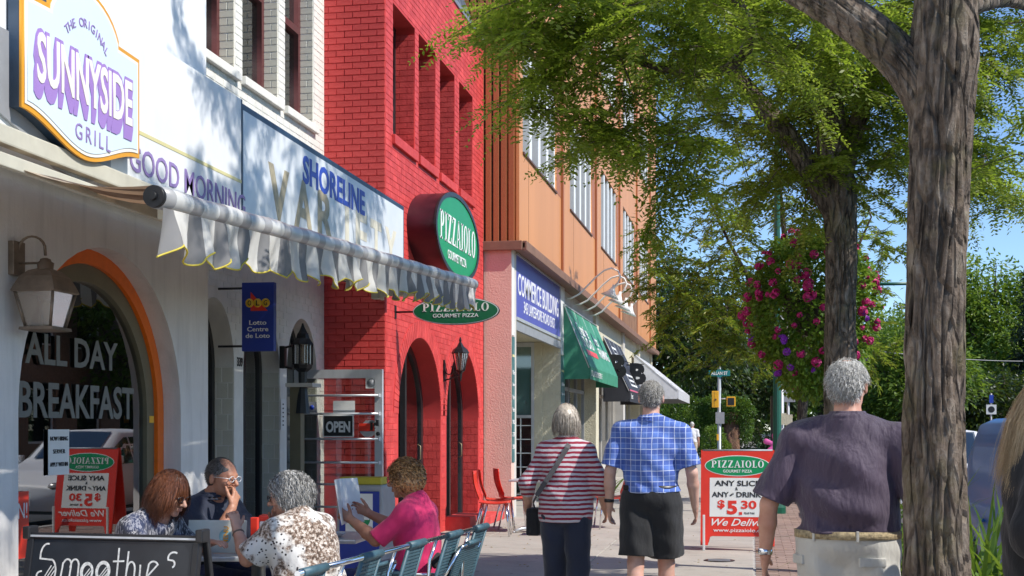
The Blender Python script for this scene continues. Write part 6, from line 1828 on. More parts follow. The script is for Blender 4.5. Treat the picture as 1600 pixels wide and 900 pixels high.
def glasses(t, A, Rm, hs=1.0, m=None, r=0.021):
    c = A['head']; q = MB()
    def P(x, y, z): return c + Rm @ np.array([x, y, z]) * hs
    for s in (-1, 1):
        q.tube([P(0.031 * s + r * math.cos(a), 0.105 - 0.004 * abs(math.cos(a)), 0.002 + 0.8 * r * math.sin(a)) for a in [i * 2 * PI / 16 for i in range(17)]], 0.0024, 5, cap=False)
        q.tube([P((0.031 + r) * s, 0.102, 0.006), P(0.077 * s, 0.06, 0.006), P(0.081 * s, 0.0, 0.002)], 0.002, 5)
    q.tube([P(-0.012, 0.106, 0.004), P(0.012, 0.106, 0.004)], 0.002, 5)
    return q.build('glasses', m or m_specs, t)

def eyes(t, A, Rm, hs=1.0, lips=True):
    c = A['head']
    def P(x, y, z): return c + Rm @ np.array([x, y, z]) * hs
    for s in (-1, 1):
        q = MB(); q.ball(P(0.030 * s, 0.0835, 0.004), 0.0085 * hs, 6); e = q.build('eye', m_eye, t)
        q = MB(); q.ball(P(0.030 * s, 0.0895, 0.004), 0.0042 * hs, 5); q.build('iris', m_ink, e)
    if lips:
        q = MB(); q.ball(P(0, 0.0885, -0.056), 0.0068, 6, (2.6, 0.9, 0.7)); q.ball(P(0, 0.0885, -0.068), 0.0075, 6, (2.2, 0.9, 0.8)); q.build('lips', m_lip, t)

def shoes(t, A, m):
    for s in 'lr':
        an = A['an' + s]; S = SDF(an - [0.09, 0.14, 0.12], an + [0.09, 0.26, 0.08], 0.006)
        S.cone(an - [0, 0.035, 0.045], an + [0, 0.15, -0.06], 0.045, 0.036, 0.03, ((0, 0, 1), 0.9)); S.cone(an - [0, 0.03, 0.0], an - [0, 0.03, 0.04], 0.046, 0.045, 0.02)
        S.cut((0, 0, an[2] - 0.088), (0, 0, -1)); link('shoe', S.mesh('shoe'), m, t)

def stand(h=1.75, wsh=0.19, stride=0.0, arm=(0.0, 0.0), el_out=0.05, lean=0.0):
    k = h / 1.75
    J = dict(pelvis=(0, 0, 0.95), chest=(0, lean * .5, 1.28), neck=(0, lean, 1.46), head=(0, 0.03 + lean, 1.635),
             shl=(-wsh, lean * .8, 1.405), shr=(wsh, lean * .8, 1.405),
             ell=(-wsh - el_out, -0.03 + arm[0] * .5, 1.12), elr=(wsh + el_out, -0.03 + arm[1] * .5, 1.12),
             wrl=(-wsh - el_out - 0.015, 0.05 + arm[0], 0.885), wrr=(wsh + el_out + 0.015, 0.05 + arm[1], 0.885),
             hpl=(-0.09, 0, 0.9), hpr=(0.09, 0, 0.9), knl=(-0.1, 0.03 + stride * .55, 0.49), knr=(0.1, 0.03 - stride * .35, 0.49),
             anl=(-0.1, -0.02 + stride, 0.09), anr=(0.1, -0.02 - stride, 0.10 + abs(stride) * .1))
    return {a: tuple(x * k for x in v) for a, v in J.items()}
def facing(dx, dy): return math.atan2(-dx, dy)
# ---- woman in the striped jersey
J = stand(1.60, 0.165, 0.10, (0.02, 0.02), 0.085)
J['ell'] = (-0.275, -0.03, 1.05); J['wrl'] = (-0.30, 0.10, 0.845); J['elr'] = (0.255, -0.03, 1.06); J['wrr'] = (0.265, 0.12, 0.86)
t, A, Rm, bx, g = person('woman seen from behind in a red and white striped jersey and dark trousers', (-1.31, 9.13, 0), -0.03, J, m_skin, male=False, head=(0.0, -0.05, 0.0), girth=1.06, hs=0.97)
shirt('jersey', t, A, bx, g, m_stripe, sleeve=1.42, hem=0.775, loose=0.022, wr_amp=0.006, tail=0.12, hem_flare=1.02, sl_r=(0.064, 0.058), neckr=0.062, seed=1.3)
trousers('trousers', t, A, bx, g, m_navycloth, to=1.97, loose=0.014, top=0.93)
shoes(t, A, m_shoe)
hair_cap(t, A, Rm, h_ash, bx, 'bob', 5000, 0.095, 3, 0.97, vol=1.12, zmin=-0.035, wd=0.0014)
q = MB()
pth = [Vector(p) for p in ((0.055, -0.035, 1.375), (0.03, -0.125, 1.30), (-0.04, -0.15, 1.18), (-0.12, -0.155, 1.06), (-0.19, -0.125, 0.96), (-0.235, -0.04, 0.90), (-0.235, 0.05, 0.86))]
for i in range(len(pth) - 1):
    a, b = pth[i], pth[i + 1]; d = (b - a).normalized(); s = d.cross(Vector((0.2 if i < 4 else -0.8, -1 if i < 4 else -.4, 0.1))).normalized() * 0.017
    q.add([a - s, b - s, b + s, a + s, a - s + Vector((0, 0.004, 0)), b - s + Vector((0, 0.004, 0)), b + s + Vector((0, 0.004, 0)), a + s + Vector((0, 0.004, 0))], [(0, 1, 2, 3), (7, 6, 5, 4), (0, 4, 5, 1), (3, 2, 6, 7)])
bg_ = thing('shoulder_bag', 'dark cross body bag with grey strap worn by the striped jersey woman', 'bag', (-1.31, 9.13, 0), -0.03)
q.build('strap', mat('grey_webbing', (0.09, 0.085, 0.09), 0.8, bump=0.4), bg_)
q = MB(); q.rbox(-0.30, -0.20, 0.02, 0.2, 0.66, 0.86, 0.02); q.build('pouch', m_black_cl, bg_)

# ---- man in the blue plaid shirt
J = stand(1.77, 0.205, -0.12, (0.03, 0.05), 0.075)
t, A, Rm, bx, g = person('man seen from behind in a blue plaid short sleeved shirt and black shorts', (-0.69, 8.95, 0), -0.02, J, m_skin_pale, head=(0.05, -0.08, 0.0), girth=1.08)
shirt('plaid_shirt', t, A, bx, g, m_plaid, sleeve=0.86, hem=1.0, loose=0.03, wr_amp=0.011, collar=True, sl_r=(0.074, 0.082), seed=0.4, neckr=0.064)
trousers('shorts', t, A, bx, g, m_black_cl, to=0.86, loose=0.034, top=1.035, legr=(0.125, 0.122, 0.1))
q = MB(); q.lathe([(0.19, 0), (0.19, 0.035)], 32, T(0, 0, 1.01) @ Matrix.Diagonal((1.02, 0.75, 1, 1))); q.build('belt', m_black, t)
shoes(t, A, m_shoe)
hair_cap(t, A, Rm, h_grey, bx, 'short', 4500, 0.026, 5, 1.0, bald=0.0, vol=1.02, zmin=-0.075, wd=0.0013)
wv = Vector(A['wrl']) + Vector((0, -0.02, 0.035)); q = MB(); q.lathe([(0.034, -0.012), (0.036, 0.0), (0.034, 0.012)], 16, T(*wv)); q.build('watch', m_black, t)

# ---- man in the dark polo shirt (nearest)
J = stand(1.745, 0.215, 0.08, (0.02, 0.06), 0.10)
J['ell'] = (-0.345, -0.02, 1.09); J['wrl'] = (-0.37, 0.07, 0.85); J['elr'] = (0.34, -0.05, 1.1); J['wrr'] = (0.40, 0.05, 0.87)
t, A, Rm, bx, g = person('nearest man seen from behind in a dark purple polo shirt and pale cargo shorts', (0.42, 5.93, 0), -0.12, J, m_skin, h=0.0055, head=(-0.18, -0.06, 0.0), girth=1.25)
shirt('polo_shirt', t, A, bx, g, m_polo, sleeve=0.93, hem=0.982, loose=0.034, wr_amp=0.013, collar=True, sl_r=(0.083, 0.098), seed=2.2, belly=0.02, h=0.0062, neckr=0.066)
trousers('cargo_shorts', t, A, bx, g, m_khaki, to=1.02, loose=0.03, top=0.958, legr=(0.135, 0.125, 0.1), h=0.0068, wr_amp=0.006)
bm_ = mat('woven_tan_belt', (0.36, 0.28, 0.16), 0.8, var=0.5, vs=60, bump=1.0, bs=160, bd=0.006)
q = MB()
prof = []
for i in range(64):
    a = 2 * PI * i / 64
    for k, (rr_, zz) in enumerate(((0.0, -0.018), (0.008, -0.016), (0.008, 0.016), (0.0, 0.018))):
        q.v.append(((0.225 + rr_) * math.cos(a), (0.172 + rr_) * math.sin(a), 0.966 + zz))
for i in range(64):
    for k in range(3):
        a = i * 4 + k; b = ((i + 1) % 64) * 4 + k; q.f.append([a, b, b + 1, a + 1]); q.s.append(True); q.mi.append(0)
q.build('belt', bm_, t)
def on_waist(a, z, rx=0.236, ry=0.178):
    n_ = Vector((math.cos(a) / rx, math.sin(a) / ry, 0)).normalized()
    return T(rx * math.cos(a), ry * math.sin(a), z) @ RZ(math.atan2(n_.y, n_.x) + PI / 2)
for a_ in (-2.2, -1.35):
    q = MB(); q.rbox(-0.006, 0.006, -0.004, 0.004, -0.026, 0.022, 0.002, on_waist(a_, 0.966, 0.233, 0.178)); q.build('belt_loop', m_khaki, t)
for a_, w2 in ((-1.05, 0.06), (-2.75, 0.045)):
    q = MB(); q.rbox(-w2, w2, -0.012, 0.006, -0.02, 0.02, 0.005, on_waist(a_, 0.85, 0.222, 0.15)); q.build('pocket_flap', m_khaki, t)
shoes(t, A, m_shoe)
hair_cap(t, A, Rm, h_white, bx, 'short', 6500, 0.034, 7, 1.0, bald=0.045, bald_y=-0.035, vol=1.04, zmin=-0.075, wd=0.0011)
wv = Vector(A['wrl']); q = MB(); q.lathe([(0.032, -0.014), (0.034, 0.0), (0.032, 0.014)], 20, T(*(wv + Vector((0, -0.012, 0.02)))), True); q.build('bracelet', m_chrome, t)
q = MB()
for pts in ([(0, 0), (0.012, 0.02)], [(0.012, 0.02), (0.004, 0.034)], [(0.004, 0.034), (0.02, 0.04)], [(0.012, 0.02), (0.026, 0.012)], [(0.0, 0.0), (0.01, -0.012)], [(0.012, 0.0), (0.02, -0.012)]):
    ribbon(q, pts, 0.008, 0, 0.003)
lg = q.build('emblem', m_white, t); lg.matrix_local = T(-0.012, -0.088, 1.425) @ RX(-0.62) @ on_face(0, 0, 0)

# ---- distant man in white shirt on the pavement
J = stand(1.72, 0.19, 0.06)
t, A, Rm, bx, g = person('distant white haired man walking away in a white shirt and beige trousers', (-2.25, 49.5, 0), 0.0, J, m_skin, h=0.014, girth=1.1)
shirt('shirt', t, A, bx, g, m_whitecl, sleeve=0.85, hem=0.95, loose=0.03, h=0.014, sl_r=(0.075, 0.08))
trousers('trousers', t, A, bx, g, m_beige, to=1.97, loose=0.025, top=1.0, h=0.014)
shoes(t, A, m_shoe)
hair_cap(t, A, Rm, h_white, bx, 'short', 300, 0.03, 3, 1.0, wd=0.006)

# ---- diners
def seat_pose(lean=0.04, h=1.25, w=0.175, shrug=0.0, turn=0.0):
    k = h - 1.25
    return dict(pelvis=(0, 0, 0.56), chest=(0, lean * .55, 0.84 + k * .5), neck=(0, lean + 0.02, 1.0 + k), head=(0, lean * 1.5 + 0.05, 1.135 + k),
                shl=(-w, lean, 0.95 + k + shrug), shr=(w, lean, 0.95 + k + shrug), ell=(-w - .05, lean + 0.14, 0.74 + k), elr=(w + .05, lean + 0.14, 0.74 + k),
                wrl=(-0.12, lean + 0.36, 0.80 + k), wrr=(0.12, lean + 0.36, 0.80 + k), hpl=(-0.09, 0.03, 0.53), hpr=(0.09, 0.03, 0.53),
                knl=(-0.11, 0.42, 0.52), knr=(0.11, 0.42, 0.52), anl=(-0.11, 0.36, 0.1), anr=(0.11, 0.4, 0.1))
# woman with auburn hair reading at the left
J = seat_pose(0.10, 1.225, 0.165)
J['head'] = (0.0, 0.235, 1.105); J['neck'] = (0, 0.145, 0.985)
J['elr'] = (0.235, 0.22, 0.79); J['wrr'] = (0.13, 0.42, 0.835); J['ell'] = (-0.22, 0.2, 0.78); J['wrl'] = (-0.09, 0.42, 0.83)
t, A, Rm, bx, g = person('seated auburn haired woman with glasses and dark patterned blouse looking down at the menu', (-3.345, 6.62, -0.02), facing(0.96, -0.26), J, m_skin, h=0.0055, male=False, head=(0.0, -0.38, 0.0), legs=True,
                        hands={'r': ((-0.2, 0.95, 0.1), (0, 0.1, -1), (-1, 0, 0), 0.5), 'l': ((0.2, 0.95, 0.1), (0, 0.1, -1), (1, 0, 0), 0.5)})
shirt('blouse', t, A, bx, g, m_streak, sleeve=0.95, hem=0.5, loose=0.022, wr_amp=0.008, sl_r=(0.075, 0.082), neck_drop=0.04, seed=3, h=0.0065)
trousers('trousers', t, A, bx, g, m_black_cl, to=1.9, loose=0.012)
hair_cap(t, A, Rm, h_red, bx, 'bob', 5500, 0.14, 9, 1.0, vol=1.10, down=0.05, wd=0.0014, zmin=-0.045, front=0.075)
glasses(t, A, Rm); eyes(t, A, Rm)
# man in navy, chin on hand
J = seat_pose(0.04, 1.26, 0.2)
J['head'] = (0.0, 0.15, 1.145); J['neck'] = (0, 0.06, 1.005)
J['elr'] = (0.20, 0.26, 0.76); J['wrr'] = (0.075, 0.29, 0.965); J['ell'] = (-0.24, 0.2, 0.76); J['wrl'] = (-0.05, 0.4, 0.77)
t, A, Rm, bx, g = person('seated balding man in a navy polo shirt resting his chin on his hand', (-3.27, 7.33, 0), facing(0.94, -0.32), J, m_skin_tan, h=0.0055, head=(0.0, -0.14, 0.0), girth=1.05,
                        hands={'r': ((-0.55, -0.1, 0.85), (0, -1, 0.1), (-0.3, 0, 1), 1.3), 'l': ((1, 0.2, 0), (0, 0, -1), (0, 1, 0), 0.4)})
shirt('polo_shirt', t, A, bx, g, m_navycloth, sleeve=0.98, hem=0.5, loose=0.024, wr_amp=0.007, sl_r=(0.074, 0.08), collar=True, seed=5, h=0.0065)
trousers('trousers', t, A, bx, g, m_denim, to=1.9, loose=0.014)
hair_cap(t, A, Rm, h_dark, bx, 'short', 3500, 0.016, 13, 1.0, bald=0.06, bald_y=0.05, vol=1.0, front=0.045, wd=0.0013)
glasses(t, A, Rm, m=m_alu); eyes(t, A, Rm, lips=False)
# woman in leopard blouse, back to the camera
J = seat_pose(0.09, 1.215, 0.18)
J['head'] = (0.0, 0.17, 1.095); J['neck'] = (0, 0.08, 0.965)
J['ell'] = (-0.235, 0.24, 0.755); J['wrl'] = (-0.17, 0.39, 0.905); J['elr'] = (0.22, 0.2, 0.755); J['wrr'] = (0.06, 0.33, 0.93)
t, A, Rm, bx, g = person('seated grey haired woman in a leopard print blouse eating, her back half turned', (-2.34, 6.62, -0.02), facing(-0.90, 0.42), J, m_skin, h=0.0055, male=False, head=(0.52, -0.25, 0.0), girth=1.22,
                        hands={'l': ((0.15, 0.45, 0.85), (0.3, 1, -0.2), (1, 0, 0.2), 1.15), 'r': ((-0.2, -0.35, 0.9), (-0.2, -0.8, 0.3), (-1, 0, 0.4), 1.3)})
shirt('blouse', t, A, bx, g, m_leopard, sleeve=0.86, hem=0.5, loose=0.03, wr_amp=0.008, sl_r=(0.082, 0.088), seed=7, h=0.0065, neckr=0.064)
trousers('trousers', t, A, bx, g, m_black_cl, to=1.9, loose=0.012)
hair_cap(t, A, Rm, h_salt, bx, 'wavy', 5000, 0.075, 15, 1.0, vol=1.12, zmin=-0.06, wd=0.0018)
glasses(t, A, Rm); eyes(t, A, Rm)
wv = Vector(A['wrl']) * 0.85 + Vector(A['ell']) * 0.15; q = MB(); dd = (Vector(A['wrl']) - Vector(A['ell'])).normalized()
q.lathe([(0.031, -0.006), (0.034, 0), (0.031, 0.006)], 18, Matrix.Translation(wv) @ dd.to_track_quat('Z', 'Y').to_matrix().to_4x4()); q.build('bracelet', m_bronze, t)
# woman in magenta with curly hair, holding a menu
J = seat_pose(0.02, 1.285, 0.17)
J['head'] = (0.0, 0.085, 1.165); J['neck'] = (0, 0.02, 1.03)
J['shl'] = (-0.17, 0.02, 0.965); J['ell'] = (-0.22, 0.19, 0.80); J['wrl'] = (-0.10, 0.40, 0.905); J['elr'] = (0.2, 0.17, 0.82); J['wrr'] = (0.11, 0.37, 0.93); J['shr'] = (0.17, 0.02, 0.965)
t, A, Rm, bx, g = person('seated curly haired woman in a magenta top and blue trousers holding up a menu', (-2.03, 7.72, -0.04), facing(-0.97, 0.12), J, m_skin_tan, h=0.0055, male=False, head=(0.0, -0.12, 0.0), girth=1.0,
                        hands={'l': ((0.1, 0.85, 0.4), (1, 0.1, 0), (0, 0, 1), 0.9), 'r': ((-0.1, 0.85, 0.4), (-1, 0.1, 0), (0, 0, 1), 0.9)})
shirt('jersey_top', t, A, bx, g, m_pink, sleeve=0.97, hem=0.46, loose=0.024, wr_amp=0.006, sl_r=(0.076, 0.066), seed=9, h=0.0065, neckr=0.066, tail=0.05)
trousers('trousers', t, A, bx, g, m_denim, to=1.9, loose=0.016)
hair_cap(t, A, Rm, h_curl, bx, 'curl', 3400, 0.17, 17, 1.0, vol=1.06, zmin=-0.085, wd=0.0030, front=0.075)
eyes(t, A, Rm); glasses(t, A, Rm, m=m_ink, r=0.024)
menu = thing('menu_sheet', 'folded white menu held up by the woman in magenta', 'menu', (-2.46, 7.75, 0.84), facing(-0.97, 0.12))
q = MB(); q.add([(-0.17, 0, 0), (0.0, 0.05, 0), (0.0, 0.10, 0.28), (-0.17, 0.05, 0.28), (-0.17, -0.002, 0), (0.0, 0.048, 0), (0.0, 0.098, 0.28), (-0.17, 0.048, 0.28)], [(0, 1, 2, 3), (7, 6, 5, 4), (0, 4, 5, 1), (2, 6, 7, 3), (0, 3, 7, 4)]); q.build('left_page', m_paper, menu)
q = MB(); q.add([(0.0, 0.05, 0), (0.17, 0, 0), (0.17, 0.05, 0.28), (0.0, 0.10, 0.28), (0.0, 0.048, 0), (0.17, -0.002, 0), (0.17, 0.048, 0.28), (0.0, 0.098, 0.28)], [(0, 1, 2, 3), (7, 6, 5, 4), (0, 4, 5, 1), (2, 6, 7, 3), (1, 5, 6, 2)]); q.build('right_page', m_paper, menu)

# ---- blonde woman at the right edge
J = stand(1.66, 0.165, 0.0)
J['elr'] = (0.235, -0.05, 1.03); J['wrr'] = (0.17, 0.17, 1.06); J['ell'] = (-0.23, 0.0, 1.03); J['wrl'] = (-0.1, 0.2, 1.08)
t, A, Rm, bx, g = person('woman with long blonde hair in a loose black top at the right edge', (1.165, 5.5, 0), facing(0.93, -0.1), J, m_skin, h=0.006, male=False, head=(0.0, -0.25, 0.0),
                        hands={'r': ((-0.3, 0.9, 0.2), (-1, 0, 0), (0, 0, 1), 0.9), 'l': ((0.3, 0.9, 0.2), (1, 0, 0), (0, 0, 1), 0.9)})
shirt('black_top', t, A, bx, g, m_black_cl, sleeve=1.62, hem=0.74, loose=0.045, wr_amp=0.009, sl_r=(0.08, 0.10), tail=0.14, seed=11, h=0.0075)
trousers('trousers', t, A, bx, g, m_denim, to=1.97, loose=0.012, top=0.9)
shoes(t, A, m_shoe)
hair_cap(t, A, Rm, h_blonde, bx, 'long', 9000, 0.34, 19, 1.0, vol=1.04, wd=0.0009, zmin=-0.03)
ph = thing('phone', 'dark phone held by the blonde woman', 'phone', (0, 0, 0)); ph.location = (1.47, 5.42, 1.1)
q = MB(); q.rbox(-0.006, 0.006, -0.035, 0.035, 0, 0.14, 0.004); q.build('case', m_black, ph)
# ================================================================ tables, chairs and things on the pavement
def cafe_table(label, x, y, rz=0.0, w_=0.72, d_=0.72, h_=0.735, top=None, group='cafe tables'):
    t = thing('cafe_table', label, 'table', (x, y, 0), rz, group)
    q = MB(); q.rbox(-w_ / 2, w_ / 2, -d_ / 2, d_ / 2, h_ - 0.028, h_, 0.008); q.build('tabletop', top or m_alu, t)
    q = MB(); q.lathe([(0.045, 0.04), (0.04, 0.06), (0.04, h_ - 0.05), (0.1, h_ - 0.03)], 18); q.build('pedestal', m_alu, t)
    for k in range(4):
        q = MB(); a = k * PI / 2 + PI / 4; M_ = RZ(a)
        q.tube([M_ @ Vector(p) for p in ((0.03, 0, 0.06), (0.2, 0, 0.055), (0.32, 0, 0.025))], 0.022, 8); q.ball(M_ @ Vector((0.33, 0, 0.016)), 0.016, 6); q.build('foot', m_alu, t)
    return t
t1 = cafe_table('square metal cafe table between the auburn haired and leopard print women', -2.78, 6.98, 0.15, 0.78, 0.7)
t2 = cafe_table('metal cafe table in front of the woman in magenta', -2.80, 8.1, 0.05, 0.66, 0.66)
t3 = cafe_table('small metal table between the red chairs by the pink pier', -3.0, 17.7, 0.0, 0.6, 0.6)
m_redpl = mat('red_plastic', (0.62, 0.035, 0.015), 0.35, var=0.06)
def shell_chair():
    t = thing('red_chair', 'red plastic chair with chrome legs', 'chair', (0, 0, 0), 0, 'red plastic chairs by the pink pier')
    n = 16; m_ = 12; V = []; F_ = []
    for i in range(n + 1):
        s = i / n
        if s < 0.5: y = -0.2 + s / 0.5 * 0.40 * -1 + 0.4; y = 0.22 - (s / 0.5) * 0.40; z = 0.45 - 0.02 * math.sin(s * 2 * PI)
        else:
            u = (s - 0.5) / 0.5; y = -0.18 - 0.10 * u - 0.03 * math.sin(u * PI); z = 0.45 + 0.42 * u ** 0.9
        w_ = 0.22 if s < 0.5 else 0.22 - 0.03 * ((s - 0.5) / 0.5) ** 3
        for j in range(m_ + 1):
            v = j / m_ * 2 - 1
            cup = 0.03 * v * v
            V.append((v * w_, y + (cup if s > 0.5 else 0), z + (cup * 0.6 if s <= 0.5 else 0)))
    for i in range(n):
        for j in range(m_):
            if i > 9 and i < 13 and 4 <= j < 8 and False: continue
            a = i * (m_ + 1) + j; F_.append((a, a + 1, a + m_ + 2, a + m_ + 1))
    nb = len(V); V2 = V + [(x, y - (0.012 if k >= (n // 2 + 1) * (m_ + 1) else 0), z - (0.012 if k < (n // 2 + 1) * (m_ + 1) else 0)) for k, (x, y, z) in enumerate(V)]
    F2 = F_ + [tuple(i + nb for i in reversed(f)) for f in F_]
    ed = [i * (m_ + 1) for i in range(n + 1)]
    for i in range(n):
        for c0, flip in ((0, 0), (m_, 1)):
            a = i * (m_ + 1) + c0; b = a + m_ + 1
            F2.append((a, b, b + nb, a + nb) if not flip else (b, a, a + nb, b + nb))
    for j in range(m_):
        for r0, flip in ((0, 1), (n * (m_ + 1), 0)):
            a = r0 + j; F2.append((a, a + 1, a + 1 + nb, a + nb) if not flip else (a + 1, a, a + nb, a + 1 + nb))
    MB().add(V2, F2, True).build('seat_shell', m_redpl, t)
    for sx in (-1, 1):
        for (y0, y1) in ((0.17, 0.22), (-0.15, -0.26)):
            q = MB(); q.tube([(0.16 * sx, y0, 0.44), (0.2 * sx, y1, 0.0)], 0.0125, 8); q.build('leg', m_chrome, t)
    return t
ch = shell_chair()
spots = [(-3.42, 17.0, -1.45, 'red plastic chair nearest the red wall, seen side on with its back to the wall'),
         (-3.50, 17.75, -1.35, 'red plastic chair behind the nearest one, its back caught by the sun'),
         (-3.38, 18.25, -1.2, 'red plastic chair farthest back beside the pink pier'),
         (-2.45, 17.2, 1.6, 'red plastic chair hidden behind the striped jersey woman'),
         (-2.0, 18.6, 1.9, 'red plastic chair seen between the striped woman and the plaid shirt man')]
for i, (x, y, a, lb) in enumerate(spots):
    o = ch if i == 0 else dup(ch)
    o.location = (x, y, 0); o.rotation_euler = (0, 0, a); o['label'] = lb
jk = thing('white_jacket', 'white jacket hung over the red chair between the two walkers', 'jacket', (-2.0, 18.6, 0), 1.9)
S = SDF((-0.3, -0.45, 0.4), (0.3, 0.1, 1.0), 0.01)
S.cone((-0.18, -0.31, 0.84), (0.18, -0.31, 0.84), 0.045, 0.045, 0.03); S.ell((0, -0.33, 0.68), (0.23, 0.04, 0.22), 0.04); S.cone((-0.2, -0.33, 0.8), (-0.25, -0.36, 0.5), 0.05, 0.04, 0.03); S.cone((0.2, -0.33, 0.8), (0.25, -0.34, 0.5), 0.05, 0.04, 0.03)
S.warp(lambda x, y, z: np.sin(x * 40 + np.sin(z * 15) * 2), 0.008); link('cloth', S.mesh('cloth'), m_whitecl, jk)

# teal mesh armchairs in front
m_teal_ch = mat('teal_webbing', (0.05, 0.11, 0.14), 0.5, var=0.2, vs=20)
def mesh_chair(label, loc, rz):
    t = thing('mesh_chair', label, 'chair', loc, rz, 'teal mesh chairs at the front tables')
    q = MB()
    def loop(y0, z0, z1): pass
    for s in (-1, 1):
        f = MB(); f.tube([(0.26 * s, 0.24, 0), (0.26 * s, 0.25, 0.62), (0.26 * s, 0.2, 0.66), (0.26 * s, -0.1, 0.67), (0.25 * s, -0.2, 0.67)], 0.0125, 8); f.build('arm_frame', m_chrome, t)
        f = MB(); f.tube([(0.24 * s, -0.28, 0), (0.24 * s, -0.18, 0.42), (0.24 * s, -0.24, 0.66), (0.22 * s, -0.33, 0.86)], 0.0125, 8); f.build('back_leg', m_chrome, t)
        f = MB(); f.tube([(0.26 * s, 0.12, 0.665), (0.26 * s, -0.06, 0.672)], 0.019, 8); f.build('arm_pad', m_teal_ch, t)
    f = MB(); f.tube([(-0.22, -0.33, 0.86), (-0.1, -0.345, 0.88), (0.1, -0.345, 0.88), (0.22, -0.33, 0.86)], 0.0125, 8); f.build('top_rail', m_chrome, t)
    f = MB(); f.tube([(-0.12, -0.346, 0.881), (0.12, -0.346, 0.881)], 0.019, 8); f.build('top_pad', m_teal_ch, t)
    # woven panels: crossing strands with real gaps
    for nm, o0, ux, uy, nx_, ny_ in (('back_mesh', Vector((-0.22, -0.20, 0.46)), Vector((0.44, 0, 0)), Vector((0, -0.135, 0.41)), 26, 24), ('seat_mesh', Vector((-0.23, -0.19, 0.43)), Vector((0.46, 0, 0)), Vector((0, 0.42, 0.01)), 26, 24)):
        f = MB(); nn = ux.cross(uy).normalized() * 0.0025
        for i in range(nx_ + 1):
            p = o0 + ux * (i / nx_); w_ = ux.normalized() * 0.005
            f.add([p - w_ - nn, p + w_ - nn, p + uy + w_ - nn, p + uy - w_ - nn, p - w_ + nn, p + w_ + nn, p + uy + w_ + nn, p + uy - w_ + nn], [(0, 3, 2, 1), (4, 5, 6, 7), (0, 1, 5, 4), (1, 2, 6, 5), (3, 0, 4, 7)])
        for j in range(ny_ + 1):
            p = o0 + uy * (j / ny_); w_ = uy.normalized() * 0.005
            f.add([p - w_ - nn * 2, p + ux - w_ - nn * 2, p + ux + w_ - nn * 2, p + w_ - nn * 2, p - w_ + nn * 2, p + ux - w_ + nn * 2, p + ux + w_ + nn * 2, p + w_ + nn * 2], [(0, 1, 2, 3), (7, 6, 5, 4), (0, 4, 5, 1), (2, 6, 7, 3)])
        o = f.build(nm, m_teal_ch, t); o['kind'] = 'stuff'
    return t
c1 = mesh_chair('teal mesh chair on which the woman in magenta sits', (-2.03, 7.73, 0.0), facing(-0.98, 0.06))
c2 = dup(c1, None, (-2.22, 6.42, 0), facing(-0.98, 0.14), 'teal mesh chair under the woman in the leopard blouse')
c4 = dup(c1, None, (-3.27, 6.6, 0), facing(0.96, -0.26), 'teal mesh chair of the auburn haired woman')
c5 = dup(c1, None, (-3.16, 7.35, 0), facing(0.94, -0.32), 'teal mesh chair of the man in the navy polo')
for c_ in (c1, c2, c4, c5): c_.scale = (1, 1, 0.84)
pr = thing('patio_rail', 'chrome rail with teal sleeves and mesh panels running beside the diners', 'railing', (-1.80, 6.7, 0))
RA_, RB_ = Vector((-0.115, -1.45, 0.81)), Vector((0.12, 1.42, 0.81))
q = MB(); q.tube([RA_, RB_], 0.014, 12); q.build('rail', m_chrome, pr)
for k, u in enumerate((0.06, 0.30, 0.53, 0.76, 0.955)):
    c = RA_.lerp(RB_, u); d = (RB_ - RA_).normalized()
    q = MB(); q.tube([c - d * 0.13, c + d * 0.13], 0.021, 12); q.build('sleeve', m_teal_ch, pr)
    dn = Vector((-0.30, 0, -1)).normalized()
    f = MB(); p0 = c - d * 0.11; nn = dn.cross(d) * 0.003
    for i in range(11):
        p = p0 + d * 0.022 * i; w_ = d * 0.006
        f.add([p - w_ - nn, p + w_ - nn, p + dn * 0.75 + w_ - nn, p + dn * 0.75 - w_ - nn, p - w_ + nn, p + w_ + nn, p + dn * 0.75 + w_ + nn, p + dn * 0.75 - w_ + nn], [(0, 3, 2, 1), (4, 5, 6, 7), (0, 1, 5, 4), (1, 2, 6, 5), (3, 0, 4, 7)])
    for j in range(36):
        p = p0 + dn * (0.02 + 0.02 * j); w_ = dn * 0.005
        f.add([p - w_ - nn * 2, p + d * .22 - w_ - nn * 2, p + d * .22 + w_ - nn * 2, p + w_ - nn * 2, p - w_ + nn * 2, p + d * .22 - w_ + nn * 2, p + d * .22 + w_ + nn * 2, p + w_ + nn * 2], [(0, 1, 2, 3), (7, 6, 5, 4), (0, 4, 5, 1), (2, 6, 7, 3)])
    o = f.build('mesh_panel', m_teal_ch, pr); o['kind'] = 'stuff'
    for e in (-0.12, 0.12):
        q = MB(); q.tube([c + d * e, c + d * e + dn * 0.78], 0.011, 8); q.build('panel_edge', m_teal_ch, pr)
for u in (0.18, 0.42, 0.65, 0.87):
    c = RA_.lerp(RB_, u); q = MB(); q.tube([c, c + Vector((-0.03, -0.05, -0.12)), c + Vector((-0.06, -0.1, -0.805))], 0.010, 8); q.build('leg', m_chrome, pr)
